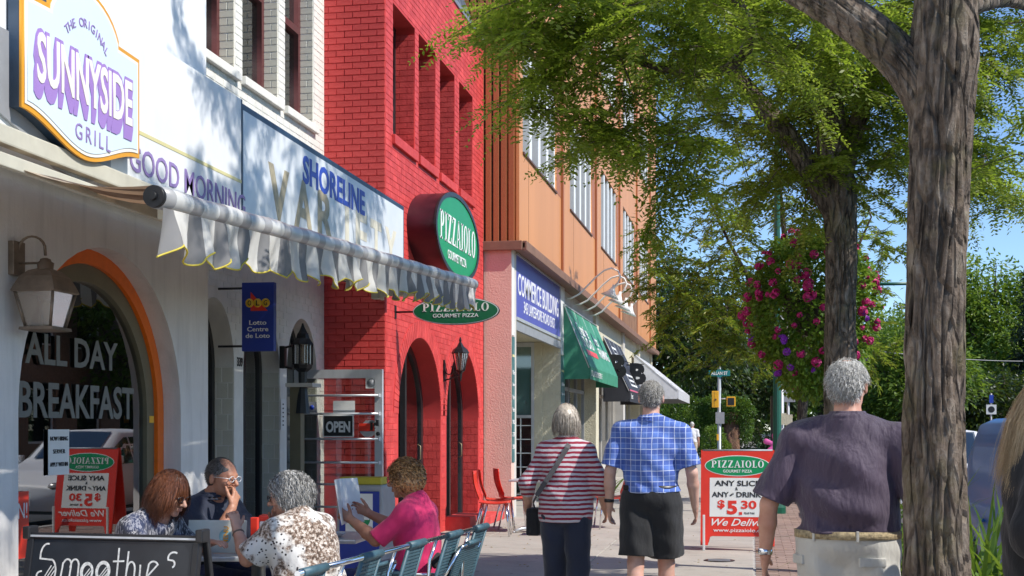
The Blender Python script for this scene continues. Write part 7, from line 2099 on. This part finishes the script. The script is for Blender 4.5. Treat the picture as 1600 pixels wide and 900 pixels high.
# handbag on the chair behind the magenta woman
hb = thing('handbag', 'dark handbag slumped behind the woman in magenta', 'bag', (-1.92, 7.75, 0.42))
S = SDF((-0.2, -0.2, -0.1), (0.2, 0.2, 0.4), 0.009); S.ell((0, 0, 0.08), (0.08, 0.11, 0.09), 0.03); S.cone((0, -0.08, 0.2), (0, 0.08, 0.2), 0.05, 0.05, 0.04); S.warp(lambda x, y, z: np.sin(y * 50 + np.sin(z * 30)), 0.008)
link('bag_body', S.mesh('bag'), m_black_cl, hb)
q = MB(); q.tube([(0, 0.09 * math.cos(a), 0.22 + 0.1 * math.sin(a)) for a in [i * PI / 10 for i in range(11)]], 0.008, 6); q.build('handle', m_black_cl, hb)

# things on the tables
T1 = (-2.78, 6.98, 0.735)
mf = thing('menu_stand', 'pale paper menu propped on the near table with a blue and yellow crest', 'menu', (-2.93, 6.78, 0.737), 0.10)
q = MB(); q.rbox(-0.185, 0.15, -0.006, 0.006, 0.0, 0.185, 0.004, RX(-0.12)); pg_ = q.build('page', mat('menu_paper', (0.66, 0.66, 0.58), 0.6, var=0.06, vs=12), mf)
FM = RX(-0.12) @ on_face(0, -0.0065, 0)
q = MB(); q.prism(circle_pts(0.03, 0.095, 0.035, 0.04, 24), 0, 0.001, FM); q.build('crest', mat('crest_blue', (0.25, 0.45, 0.5), 0.6), pg_)
me = text_mesh('MENU', height=0.028, width=0.10, bold=0.02); me.transform(FM @ T(0.035, 0.1, 0.002) @ RZ(PI / 2)); link('lettering', me, m_gold, pg_)
for k in range(5):
    q = MB(); q.box(-0.13 + k * 0.012, -0.128 + k * 0.012, 0.03, 0.1 + 0.02 * (k % 3), 0.0, 0.001, FM); q.build('print_line', m_sign_grey, pg_)
rbk = thing('red_menu', 'red edged folded menu standing behind the pale one', 'menu', (-2.77, 6.90, 0.737), 0.10)
q = MB(); q.rbox(-0.02, 0.02, -0.02, 0.02, 0, 0.195, 0.004); q.build('cover', m_orange_red, rbk)
pl_ = thing('plate', 'white plate of fried food in front of the leopard print woman', 'plate', (-2.68, 7.0, 0.737))
q = MB(); q.lathe([(0.06, 0.0), (0.1, 0.012), (0.13, 0.022), (0.125, 0.024), (0.06, 0.008)], 28); q.build('dish', m_white, pl_)
rr = random.Random(3)
m_food = mat('fried_food', (0.38, 0.16, 0.05), 0.6, var=0.4, vs=40, bump=0.5)
for k in range(14):
    q = MB(); q.ball((0, 0, 0), 0.02, 6, (1.3, 0.9, 0.8)); o = q.build('food_piece', m_food, pl_, (rr.gauss(0, 0.04), rr.gauss(0, 0.04), 0.03 + rr.random() * 0.03)); o.rotation_euler = (rr.random() * 3, rr.random() * 3, rr.random() * 3)
T2 = (-2.80, 8.1, 0.735)
kb = thing('ketchup_bottle', 'red ketchup bottle on the table of the woman in magenta', 'bottle', (-2.88, 8.02, 0.737))
q = MB(); q.lathe([(0.036, 0), (0.04, 0.01), (0.04, 0.09), (0.034, 0.13), (0.04, 0.165), (0.028, 0.19)], 18, Matrix.Diagonal((1, 0.8, 1, 1))); q.build('bottle_body', mat('ketchup_red', (0.42, 0.01, 0.01), 0.25), kb)
q = MB(); q.lathe([(0.026, 0.19), (0.026, 0.215), (0.02, 0.22)], 14); q.build('cap', m_white, kb)
q = MB(); q.lathe([(0.0405, 0.04), (0.0405, 0.1)], 18, Matrix.Diagonal((1, 0.8, 1, 1))); q.build('label', m_cream_letter, kb)
for k, (dx, dy, col_, nm) in enumerate(((-0.02, 0.14, (0.72, 0.6, 0.03), 'mustard_bottle'),)):
    mb2 = thing(nm, 'yellow mustard bottle beside the ketchup', 'bottle', (-2.96, 8.2, 0.737))
    q = MB(); q.lathe([(0.032, 0), (0.036, 0.01), (0.036, 0.12), (0.02, 0.16), (0.006, 0.2)], 16); q.build('bottle_body', mat('mustard_yellow', col_, 0.3), mb2)
nd = thing('napkin_dispenser', 'red and white dispenser on the table behind the leopard print woman', 'dispenser', (-2.82, 7.28, 0.737), 0.2)
q = MB(); q.rbox(-0.06, 0.06, -0.05, 0.05, 0, 0.15, 0.008); q.build('case', m_paper, nd)
q = MB(); q.rbox(-0.065, 0.065, -0.055, 0.055, 0.15, 0.185, 0.01); q.build('lid', m_orange_red, nd)
sd = thing('side_dish', 'small white dish on the table of the woman in magenta', 'dish', (-2.65, 7.95, 0.737))
q = MB(); q.lathe([(0.04, 0), (0.07, 0.02), (0.075, 0.03), (0.07, 0.03), (0.035, 0.008)], 22); q.build('dish', m_white, sd)

# newspaper box behind the second table
nb_ = thing('newspaper_box', 'grey and blue newspaper box with a green cross poster behind the magenta woman', 'newspaper box', (-3.55, 11.6, 0))
q = MB(); q.rbox(-0.22, 0.22, -0.22, 0.22, 0.05, 0.92, 0.02); q.build('cabinet', m_sign_grey, nb_)
q = MB(); q.rbox(-0.19, 0.19, -0.235, -0.219, 0.1, 0.86, 0.006); fr_ = q.build('blue_front', m_lotto, nb_)
q = MB(); q.box(-0.13, 0.13, -0.238, -0.2345, 0.42, 0.84); q.build('white_poster', m_paper, fr_)
q = MB(); q.prism(circle_pts(0.0, 0.62, 0.11, 0.11, 28), 0, 0.002, T(0, -0.2385, 0) @ on_face(0, 0, 0)); q.build('green_disc', m_green, fr_)
q = MB(); q.box(-0.02, 0.02, -0.243, -0.2405, 0.52, 0.72); q.box(-0.1, 0.1, -0.2432, -0.2407, 0.6, 0.64); q.build('white_cross', m_paper, fr_)
text('lettering', 'ST.', T(0.09, -0.2355, 0.22) @ on_face(0, 0, 0), m_white, fr_, width=0.1, height=0.05)
q = MB(); q.rbox(-0.2, 0.2, -0.2, 0.0, 0.92, 0.99, 0.01); q.build('yellow_top', mat('dull_yellow', (0.5, 0.42, 0.03), 0.5), nb_)

# chalk board in the foreground
cbd = thing('chalk_board', 'black chalk board on trestle legs reading Smoothies in white chalk', 'sandwich board', (-3.13, 5.95, 0), -0.06)
hw = 0.46
q = MB(); q.rbox(-hw, hw, -0.012, 0.012, -0.75, -0.02, 0.004); 
TB = T(0, 0, 0.895) @ RX(-0.20)
o = q.build('board', mat('chalkboard', (0.022, 0.025, 0.03), 0.28, var=0.4, vs=4), cbd); o.matrix_local = TB
fr_ = MB(); fr_.rbox(-hw - 0.015, hw + 0.015, -0.02, 0.02, -0.02, 0.012, 0.004)
for s in (-1, 1): fr_.rbox(s * hw - 0.018, s * hw + 0.018, -0.02, 0.02, -0.8, -0.02, 0.004)
f2 = fr_.build('frame', m_black, cbd); f2.matrix_local = TB
q = MB(); q.box(-hw, hw, -0.0225, -0.0195, -0.012, -0.002); f3 = q.build('bright_edge', m_alu, cbd); f3.matrix_local = TB
for s in (-1, 1):
    q = MB(); q.rbox(s * (hw + 0.02) - 0.016, s * (hw + 0.02) + 0.016, -0.016, 0.016, -0.93, 0.05, 0.005); l_ = q.build('leg', m_black, cbd); l_.matrix_local = T(0, 0.04, 0.89) @ RX(0.20)
    q = MB(); q.rbox(s * (hw + 0.02) - 0.02, s * (hw + 0.02) + 0.02, -0.035, 0.05, -0.02, 0.045, 0.008); l_ = q.build('hinge', m_black, cbd); l_.matrix_local = T(0, 0, 0.895)
# chalk handwriting (x across the board, z down from its top), in metres
m_chalk = mat('chalk', (0.66, 0.66, 0.64), 0.9, var=0.25, vs=60)
def arc(cx, cz, rx, rz_, a0, a1, n=14): return [(cx + rx * math.cos(R(a0 + (a1 - a0) * i / n)), cz + rz_ * math.sin(R(a0 + (a1 - a0) * i / n))) for i in range(n + 1)]
words = [
    ('S', [arc(-0.36, -0.10, 0.035, 0.055, 80, 190) + [(-0.395, -0.12), (-0.33, -0.125)] + arc(-0.335, -0.185, 0.035, 0.062, 80, -80) + arc(-0.375, -0.205, 0.03, 0.022, -60, -260)]),
    ('m', [[(-0.27, -0.235), (-0.262, -0.14)] + arc(-0.238, -0.15, 0.022, 0.03, 150, 0) + [(-0.22, -0.235)], [(-0.22, -0.16)] + arc(-0.195, -0.15, 0.022, 0.03, 150, 0) + [(-0.172, -0.235)]]),
    ('o', [arc(-0.125, -0.18, 0.033, 0.045, 90, 450, 22), arc(-0.122, -0.182, 0.028, 0.039, 60, 420, 22)]),
    ('o', [arc(-0.035, -0.175, 0.037, 0.048, 90, 450, 22), arc(-0.035, -0.177, 0.031, 0.041, 60, 420, 22)]),
    ('t', [[(0.042, -0.06), (0.044, -0.2)] + arc(0.06, -0.205, 0.016, 0.03, 180, 300), [(0.018, -0.125), (0.075, -0.122)]]),
    ('h', [[(0.096, -0.075), (0.094, -0.235)], [(0.095, -0.18)] + arc(0.118, -0.165, 0.022, 0.04, 150, 0) + [(0.14, -0.235)]]),
    ('i', [[(0.168, -0.14), (0.17, -0.21), (0.182, -0.235), (0.192, -0.22)]]),
    ('e', [[(0.215, -0.19), (0.262, -0.135)] + arc(0.238, -0.15, 0.028, 0.03, 30, 150) + arc(0.242, -0.185, 0.034, 0.045, 160, 310)]),
    ('s', [arc(0.345, -0.1, 0.03, 0.028, 60, 200) + arc(0.335, -0.13, 0.018, 0.018, 90, -60)]),
    ('stroke', [[(-0.145, -0.215), (-0.11, -0.165)], [(-0.135, -0.22), (-0.1, -0.175)], [(-0.058, -0.21), (-0.018, -0.155)], [(-0.048, -0.216), (-0.01, -0.165)], [(-0.038, -0.22), (-0.004, -0.18)], [(-0.36, -0.24), (-0.31, -0.16)], [(-0.345, -0.245), (-0.305, -0.18)], [(-0.37, -0.235), (-0.325, -0.155)]]),
]
for nm, strokes in words:
    q = MB()
    for k, s in enumerate(strokes): ribbon(q, [(x, z + 0.0) for x, z in s], 0.0085 if nm != 'stroke' else 0.005, 0.0005 * k, 0.001 + 0.0005 * k)
    q.v = [tuple(on_face(0, -0.0125, 0) @ Vector(v)) for v in q.v]
    l_ = q.build('chalk_letter', m_chalk, o); 
    for v in (): pass

# red pizza sandwich board
sbd = thing('sandwich_board', 'red sandwich board advertising a slice and drink, standing on the pavement', 'sandwich board', (-0.17, 15.6, 0), 0.0)
AW, AH = 0.43, 1.2
def aboard(M_, name, front):
    out_ = [(-AW, 0.06), (-AW + 0.085, 0.06), (-AW + 0.11, 0.16), (-AW + 0.14, 0.17), (AW - 0.14, 0.17), (AW - 0.11, 0.16), (AW - 0.085, 0.06), (AW, 0.06), (AW, AH), (-AW, AH)]
    me = curve_mesh([out_], 0.01); me.transform(M_)
    return link(name, me, m_orange_red, sbd)
MF = T(0, -0.22, 0) @ RX(-0.17) @ on_face(0, 0, 0)
MBk = T(0, 0.22, 0) @ RX(0.17) @ on_face(0, 0, 0)
pf = aboard(MF, 'front_panel', True); aboard(MBk, 'back_panel', False)
MF2 = MF @ T(0, 0, 0.0105)
slab('white_rim', circle_pts(0, 1.01, 0.385, 0.125, 48), [], 0.003, MF2 @ T(0, 0, 0.0015), m_white, pf)
lg = slab('logo', circle_pts(0, 1.01, 0.375, 0.116, 48), [], 0.003, MF2 @ T(0, 0, 0.003), m_green, pf)
me = serif_word('PIZZAIOLO', 0.085, 0.62); me.transform(MF2 @ T(0, 1.03, 0.003)); link('lettering', me, m_white, lg)
text('lettering', 'GOURMET PIZZA', MF2 @ T(0, 0.945, 0.001), m_white, lg, width=0.34, height=0.035, bold=0.01)
pn = slab('white_panel', [(-0.325, 0.40), (0.325, 0.40), (0.325, 0.865), (-0.325, 0.865)], [], 0.003, MF2 @ T(0, 0, 0.0015), m_paper, pf)
MP = MF2 @ T(0, 0, 0.001)
text('lettering', 'ANY SLICE', MP @ T(0.0, 0.80, 0), m_ink, pn, width=0.53, height=0.065, bold=0.02)
text('lettering', '&', MP @ T(-0.01, 0.735, 0), m_ink, pn, height=0.035, width=0.03, bold=0.01)
text('lettering', 'ANY', MP @ T(-0.2, 0.665, 0), m_ink, pn, width=0.2, height=0.062, bold=0.02)
text('lettering', 'REG', MP @ T(-0.065, 0.665, 0) @ RZ(0.6), m_ink, pn, width=0.05, height=0.02, bold=0.01)
text('lettering', 'DRINK', MP @ T(0.13, 0.665, 0), m_ink, pn, width=0.29, height=0.062, bold=0.02)
text('lettering', '$', MP @ T(-0.19, 0.545, 0), m_orange_red, pn, width=0.085, height=0.11, bold=0.03)
text('lettering', '5', MP @ T(-0.06, 0.51, 0), m_orange_red, pn, width=0.12, height=0.165, bold=0.04)
q = MB(); q.box(0.02, 0.055, 0.425, 0.458, 0.001, 0.004, MP); q.build('decimal_point', m_orange_red, pn)
text('lettering', '30', MP @ T(0.13, 0.545, 0), m_orange_red, pn, width=0.18, height=0.1, bold=0.03)
text('lettering', 'PLUS TAX', MP @ T(0.14, 0.445, 0), m_ink, pn, width=0.12, height=0.022)
text('lettering', 'We Deliver', MF2 @ T(0, 0.335, -0.001), m_white, pf, width=0.66, height=0.085, bold=0.012, shear=0.4)
text('lettering', 'www.pizzaiolo.ca', MF2 @ T(0.01, 0.235, -0.001), m_white, pf, width=0.58, height=0.055, bold=0.01)
for s in (-1, 1):
    q = MB(); q.rbox(s * 0.39 - 0.014, s * 0.39 + 0.014, -0.25, -0.225, 0.0, 0.42, 0.004, RX(0)); q.build('strut', m_white, sbd)
q = MB(); q.tube([(-0.41, -0.02, 1.18), (0.41, -0.02, 1.18)], 0.012, 8); q.build('hinge_bar', m_sign_grey, sbd)

# ---------------------------------------------------------------- traffic signal, street name sign
sp_ = thing('signal_pole', 'grey pole with yellow traffic signals and a green street name sign', 'traffic signal', (-1.25, 50.6, 0))
q = MB(); q.lathe([(0.12, 0), (0.12, 0.15), (0.075, 0.2), (0.065, 3.9)], 14); q.build('pole', mat('grey_galvanised', (0.3, 0.33, 0.36), 0.45, metal=0.3), sp_)
q = MB(); q.rbox(-0.28, -0.02, -0.2, 0.1, 2.28, 2.92, 0.02); hs_ = q.build('signal_housing', m_yellow, sp_)
q = MB(); q.box(-0.19, -0.18, -0.205, -0.2, 2.3, 2.9); q.rbox(-0.16, -0.1, -0.22, -0.2, 2.55, 2.62, 0.005); q.build('housing_seam', m_brown_dark, hs_)
q = MB(); q.tube([(0.05, 0, 2.62), (0.3, 0, 2.62)], 0.025, 8); q.build('bracket', m_alu, sp_)
q = MB(); q.rbox(0.28, 0.62, -0.12, 0.12, 2.32, 2.7, 0.02); h2 = q.build('pedestrian_signal', m_yellow, sp_)
q = MB(); q.box(0.325, 0.575, -0.13, -0.115, 2.37, 2.65); q.build('signal_lens', m_black, h2)
q = MB(); q.box(-0.4, 0.42, -0.085, -0.07, 3.5, 3.72); q.prism(circle_pts(0.01, 3.61, 0.16, 0.16, 20), -0.02, -0.004, T(0, -0.09, 0) @ on_face(0, 0, 0) @ T(0, 0, 0)); nm_ = q.build('street_sign', mat('street_sign_teal', (0.01, 0.2, 0.2), 0.4), sp_)
text('lettering', 'ALLAN ST', T(0.01, -0.092, 3.61) @ on_face(0, 0, 0), m_white, nm_, width=0.62, height=0.13, bold=0.02)
q = MB(); q.box(-0.14, 0.2, -0.09, -0.075, 1.65, 2.1); q.build('notice_plate', m_sign_grey, sp_)
q = MB(); q.rbox(-0.1, -0.02, -0.12, -0.04, 1.0, 1.25, 0.01); q.build('push_button', m_yellow, sp_)
# poles and decorations farther right of the pavement
for (x, y, lb, r_, h_) in ((0.75, 34.0, 'slim grey utility pole beyond the second lamp post', 0.07, 5.0), (1.0, 37.0, 'slimmer pale pole beside the grey utility pole', 0.045, 4.5)):
    t = thing('utility_pole', lb, 'pole', (x, y, 0), 0, 'slim poles along the kerb')
    q = MB(); q.lathe([(r_ * 1.4, 0), (r_ * 1.4, 0.1), (r_, 0.15), (r_ * 0.8, h_)], 12); q.build('shaft', m_sign_grey, t)
    q = MB(); q.box(-0.2, 0.2, -r_ - 0.02, -r_ - 0.005, h_ - 2.3, h_ - 1.7); q.build('plate', m_sign_grey, t)
    q = MB(); q.box(-0.15, 0.12, -r_ - 0.02, -r_ - 0.005, 1.55, 1.85); q.build('notice', m_cream_stucco, t)
pw_ = thing('pinwheel_bow', 'pink ribbon bow tied to a pole by the lamp post', 'decoration', (0.42, 24.4, 1.15))
S = SDF((-0.3, -0.15, -0.35), (0.3, 0.15, 0.3), 0.012)
for a in (0.4, 1.6, 2.8, 4.0, 5.2): S.cone((0, 0, 0), (0.17 * math.cos(a), 0, 0.17 * math.sin(a)), 0.03, 0.055, 0.02, ((0, 1, 0), 0.4))
link('bow', S.mesh('bow'), m_pk, pw_)
q = MB(); q.lathe([(0.09, -1.15), (0.09, -0.5), (0.08, 0.9)], 12, T(0, 0.1, 0)); q.build('bollard', m_black, pw_)

# ---------------------------------------------------------------- vehicles
m_tyre = mat('tyre', (0.02, 0.02, 0.02), 0.85, bump=0.3); m_rim = mat('alloy_rim', (0.5, 0.5, 0.52), 0.25, metal=0.9)
def car_glass(): 
    return glass_mat('car_glass', (0.01, 0.015, 0.018), 0.01, 0.75)
m_cg = car_glass()
def vehicle(name, label, cat, loc, rz, L, W_, H_, col_, suv=True, group=None, van=False):
    """body lofted along its length (local +Y is forward), with wheels, glazing, lamps"""
    t = thing(name, label, cat, loc, rz, group)
    paint = mat(name + '_paint', col_, 0.4, metal=0.0, var=0.02, coat=0.12)
    hl = L / 2
    # side profile stations: y, belt height, roof height, half width at belt, half width at roof
    if van: prof = [(-hl, 0.95, 1.0, .80, .7), (-hl + .12, 1.0, H_ - .12, .97, .82), (-hl + .5, 1.02, H_, 1.0, .84), (hl * .25, 1.02, H_, 1.0, .84), (hl * .45, 1.0, H_ - .1, 1.0, .80), (hl * .68, 0.98, 1.05, .99, .78), (hl * .9, 0.86, 0.9, .96, .8), (hl, 0.62, 0.66, .86, .75)]
    else: prof = [(-hl, 0.85, 0.9, .82, .7), (-hl + .15, 0.98, 1.1, .97, .78), (-hl + .55, 1.0, H_ - .04, 1.0, .76), (-hl * .3, .98, H_, 1.0, .75), (hl * .1, .96, H_ - .02, 1.0, .74), (hl * .42, .94, 1.02, 1.0, .76), (hl * .85, .84, .88, .96, .78), (hl, .6, .64, .84, .74)]
    hw_ = W_ / 2; V = []; F_ = []; n = 14
    def interp(y):
        for a, b in zip(prof, prof[1:]):
            if a[0] <= y <= b[0]:
                u = (y - a[0]) / (b[0] - a[0]); u = u * u * (3 - 2 * u) if (b[2] - a[2]) > .3 and not van else u
                return [a[k] + (b[k] - a[k]) * u for k in range(5)]
        return prof[-1]
    ys_ = [-hl + L * i / 60 for i in range(61)]
    ring_ = []
    wy = (hl * 0.62, -hl * 0.60); wr = 0.34
    for y in ys_:
        _, be, ro, wb, wt = interp(y)
        sill = 0.28
        for w_ in wy:
            d = abs(y - w_)
            if d < wr + .06: sill = max(sill, 0.3 + math.sqrt(max(0, (wr + .06) ** 2 - d * d)))
        sec = [(wb * hw_ * .93, sill), (wb * hw_, sill + 0.08), (wb * hw_ * 1.0, 0.62 if sill < .5 else sill + .12), (wb * hw_ * .985, be - .03), (wb * hw_ * .95, be + 0.0),
               ((wb * .4 + wt * .6) * hw_, be + (ro - be) * .6), (wt * hw_, ro - 0.05 * (ro > 1.1)), (wt * hw_ * .86, ro + 0.0), (wt * hw_ * .4, ro + 0.02), (0, ro + 0.025)]
        full = [(x, z) for x, z in sec] + [(-x, z) for x, z in reversed(sec[:-1])]
        ring_.append([(x, y, z) for x, z in full])
    m_ = len(ring_[0])
    for r_ in ring_: V += r_
    for i in range(len(ring_) - 1):
        for k in range(m_ - 1):
            a = i * m_ + k; F_.append((a, a + 1, a + 1 + m_, a + m_))
    F_.append(tuple(reversed(range(m_)))); F_.append(tuple((len(ring_) - 1) * m_ + k for k in range(m_)))
    MB().add(V, F_, True).build('body', paint, t)
    q = MB(); q.box(-hw_ * .9, hw_ * .9, -hl * .95, hl * .95, 0.22, 0.4); q.build('underbody', m_black, t)
    # side windows as panels just proud of the sides
    for s in (-1, 1):
        spans = ((-hl + .45, -hl * .35), (-hl * .33, hl * .02), (hl * .04, hl * .34)) if not van else ((hl * .08, hl * .42),)
        for (ya, yb) in spans:
            vs = []; k = 6
            for i in range(k + 1):
                y = ya + (yb - ya) * i / k; _, be, ro, wb, wt = interp(y)
                z0, z1 = be + .03, be + (ro - be) * .82
                if ro < be + .2: z1 = z0 + .02
                def xw(z):
                    u = (z - be) / max(.01, ro - be)
                    xm = (wb * .4 + wt * .6)
                    return (wb * .95 + (xm - wb * .95) * (u / .6) if u < .6 else xm + (wt - xm) * ((u - .6) / .4)) * hw_ + 0.006
                vs += [(s * xw(z0), y, z0), (s * xw((z0 + z1) / 2), y, (z0 + z1) / 2), (s * xw(z1), y, z1)]
            fs = []
            for i in range(k):
                for j in range(2):
                    a = i * 3 + j; f = (a, a + 3, a + 4, a + 1); fs.append(f if s > 0 else f[::-1])
            q = MB(); q.add(vs, fs, True); q.build('side_window', m_cg, t)
    # windscreen and rear screen
    for (ya, yb, nm) in ((hl * .12, hl * .40, 'windscreen'), (-hl + .5, -hl + .14, 'rear_window')) if not van else ((hl * .44, hl * .66, 'windscreen'), (-hl + .14, -hl + .05, 'rear_window')):
        vs = []; k = 5
        for i in range(k + 1):
            y = ya + (yb - ya) * i / k; _, be, ro, wb, wt = interp(y)
            for u in (-.8, -.4, 0, .4, .8): vs.append((u * wt * hw_, y, ro + .034 - .01 * abs(u)))
        fs = [(i * 5 + j, i * 5 + j + 1, i * 5 + j + 6, i * 5 + j + 5) for i in range(k) for j in range(4)]
        q = MB(); q.add(vs, fs, True); q.build(nm, m_cg, t)
    for s in (-1, 1):
        for w_ in wy:
            q = MB(); M_ = T(s * (hw_ - .12), w_, wr) @ RY(PI / 2)
            q.lathe([(wr - .1, -.1), (wr - .02, -.1), (wr, -.07), (wr, .07), (wr - .02, .1), (wr - .1, .1)], 28, M_); wl = q.build('wheel', m_tyre, t)
            q = MB(); q.lathe([(.02, .06), (.06, .075), (.2, .085), (.225, .1), (.24, .1), (.24, -.1)], 20, T(s * (hw_ - .12), w_, wr) @ RY(PI / 2 * s)); q.build('rim', m_rim, wl)
        q = MB(); q.rbox(s * (hw_ + .02) - .09, s * (hw_ + .02) + .07, hl * .30, hl * .36, 1.0, 1.13, .02); q.build('wing_mirror', paint, t)
        q = MB(); q.ball((s * hw_ * .72, hl - .06, .66), .09, 8, (1.5, .8, .8)); q.build('headlight', m_frost, t)
        q = MB(); q.rbox(s * hw_ * .86 - .07, s * hw_ * .86 + .07, -hl - .01, -hl + .12, .78, .98, .015); q.build('tail_light', m_orange_red, t)
        for yy in (hl * .03, -hl * .34): q = MB(); q.rbox(s * hw_ * 1.0 - .005, s * hw_ + .02, yy - .18, yy - .04, .86, .885, .005); q.build('door_handle', paint, t)
    q = MB(); q.rbox(-.26, .26, hl - .01, hl + .015, .36, .47, .004); q.build('number_plate', m_paper, t)
    return t
vehicle('parked_suv', 'white sport utility car parked at the kerb, mostly reflected in the cafe window', 'car', (2.75, 20.6, -0.14), PI, 4.5, 1.82, 1.56, (0.7, 0.7, 0.7), group=None)
vehicle('parked_van', 'dark blue van parked at the kerb behind the grass clump', 'van', (2.7, 9.5, -0.14), PI, 4.9, 1.9, 1.66, (0.02, 0.12, 0.42), van=True)
vehicle('parked_car', 'silver blue car seen between the dark polo shirt and the nearest trunk', 'car', (5.6, 30, -0.14), PI, 4.4, 1.78, 1.45, (0.35, 0.42, 0.5))
vehicle('parked_car', 'dark car parked beside the hedge beyond the awnings', 'car', (-5.2, 57.5, -0.14), PI / 2, 4.4, 1.78, 1.5, (0.10, 0.14, 0.2))
ns = thing('parking_sign', 'small white and blue parking sign among the far trees at right', 'sign', (7.3, 42.0, 0))
q = MB(); q.tube([(0, 0, 0), (0, 0, 2.55)], 0.03, 8); q.build('post', m_sign_grey, ns)
q = MB(); q.box(-0.15, 0.15, -0.045, -0.03, 1.9, 2.2); q.build('plate', m_paper, ns)
q = MB(); q.prism(circle_pts(0, 2.05, 0.1, 0.1, 20), 0, 0.003, T(0, -0.046, 0) @ on_face(0, 0, 0)); q.build('symbol', m_ink, ns)
q = MB(); q.box(-0.06, 0.06, -0.045, -0.03, 2.25, 2.5); q.build('blue_plate', m_blue_letter, ns)
# cafe furniture just inside the pane: slatted chair
ic = thing('wooden_chair', 'slatted wooden chair inside the cafe window', 'chair', (-5.0, 8.0, 0.05), -0.4)
m_wd = mat('dark_wood', (0.16, 0.06, 0.025), 0.4, var=0.3, vs=10)
for s in range(6):
    q = MB(); x = -0.19 + s * 0.076; q.tube([(x, -0.2, 0.45), (x * 1.1, -0.27, 0.75), (x * 1.05, -0.25, 0.95)], 0.012, 8); q.build('slat', m_wd, ic)
q = MB(); q.rbox(-0.22, 0.22, -0.2, 0.2, 0.42, 0.46, 0.01); q.build('seat', m_wd, ic)
q = MB(); q.rbox(-0.24, 0.24, -0.27, -0.23, 0.93, 1.03, 0.01); q.build('crest_rail', m_wd, ic)
for x, y in ((-.2, -.2), (.2, -.2), (-.2, .2), (.2, .2)): q = MB(); q.rbox(x - .018, x + .018, y - .018, y + .018, 0, .43, .003); q.build('leg', m_wd, ic)
# ================================================================ brick building across the road (seen mirrored in the cafe window)
ab = thing('brick_building', 'brown brick building across the road, seen mirrored in the cafe window', 'building', (18.2, 57, 0))
m_bb = mat('brown_brick', (0.24, 0.15, 0.10), 0.85, var=0.2, vs=8, bump=0.5, bs=40)
LWm = Matrix(((0, 0, -1, 0), (-1, 0, 0, 0), (0, 1, 0, 0), (0, 0, 0, 1)))
hl_ = [[(x, z0), (x + 1.8, z0), (x + 1.8, z1), (x, z1)] for z0, z1 in ((0.9, 3.0), (4.6, 6.4)) for x in [-17 + k * 3.3 for k in range(11)]]
slab('wall', [(-18.5, 0), (18.5, 0), (18.5, 8.6), (-18.5, 8.6)], hl_, 0.3, LWm, m_bb, ab)
for h_ in hl_:
    x0, z0 = h_[0]; x1, z1 = h_[2]
    f = slab('window', h_, [[(x0 + .08, z0 + .08), (x1 - .08, z0 + .08), (x1 - .08, z1 - .08), (x0 + .08, z1 - .08)]], 0.08, T(0.12, 0, 0) @ LWm, m_white, ab)
    q = MB(); q.box(0.15, 0.16, -x1 + .05, -x0 - .05, z0 + .05, z1 - .05); q.build('pane', m_glass, f)
q = MB(); q.box(0.31, 9, -18.5, 18.5, 0, 8.4); q.build('interior', m_dark, ab)
q = MB(); q.rbox(-0.25, 9.2, -18.7, 18.7, 8.605, 8.9, 0.02); q.build('parapet', m_conc, ab)
# ================================================================ fallen leaves and small marks on the pavement
rng = np.random.default_rng(99)
n = 420
C = np.stack([rng.uniform(-4.1, 1.3, n), rng.uniform(7, 30, n), np.full(n, 0.006)], 1)
D = np.concatenate([rng.normal(size=(n, 2)), rng.normal(0, 0.08, (n, 1))], 1)
V, F4 = leaf_cards(C, D, rng, 0.045, 0.016, tilt=0.12)
tag(link('fallen_leaves', np_mesh('fallen_leaves', V, F4, False), mat('dry_leaf', (0.36, 0.25, 0.06), 0.7, var=0.4, vs=2)), 'small dry leaves scattered over the pavement', 'leaves', kind='stuff')
q = MB(); q.lathe([(0.16, 0.0), (0.17, 0.003), (0.16, 0.006)], 24)
gr_ = q.build('drain_cover', m_black_metal, walk, (-0.35, 14.2, 0.001))
for k in range(5):
    q = MB(); q.box(-0.12, 0.12, -0.1 + k * 0.045, -0.085 + k * 0.045, 0.006, 0.009); q.build('grate_bar', m_sign_grey, gr_)
# overhead wire in the distance
wr_ = thing('overhead_wire', 'thin pale wire sagging between far trees at the right', 'wire', (0, 0, 0))
q = MB(); q.tube([(6 + 16 * i / 20, 70 + 6 * i / 20, 5.6 - 0.5 * math.sin(PI * i / 20)) for i in range(21)], 0.02, 5); q.build('cable', m_sign_grey, wr_)
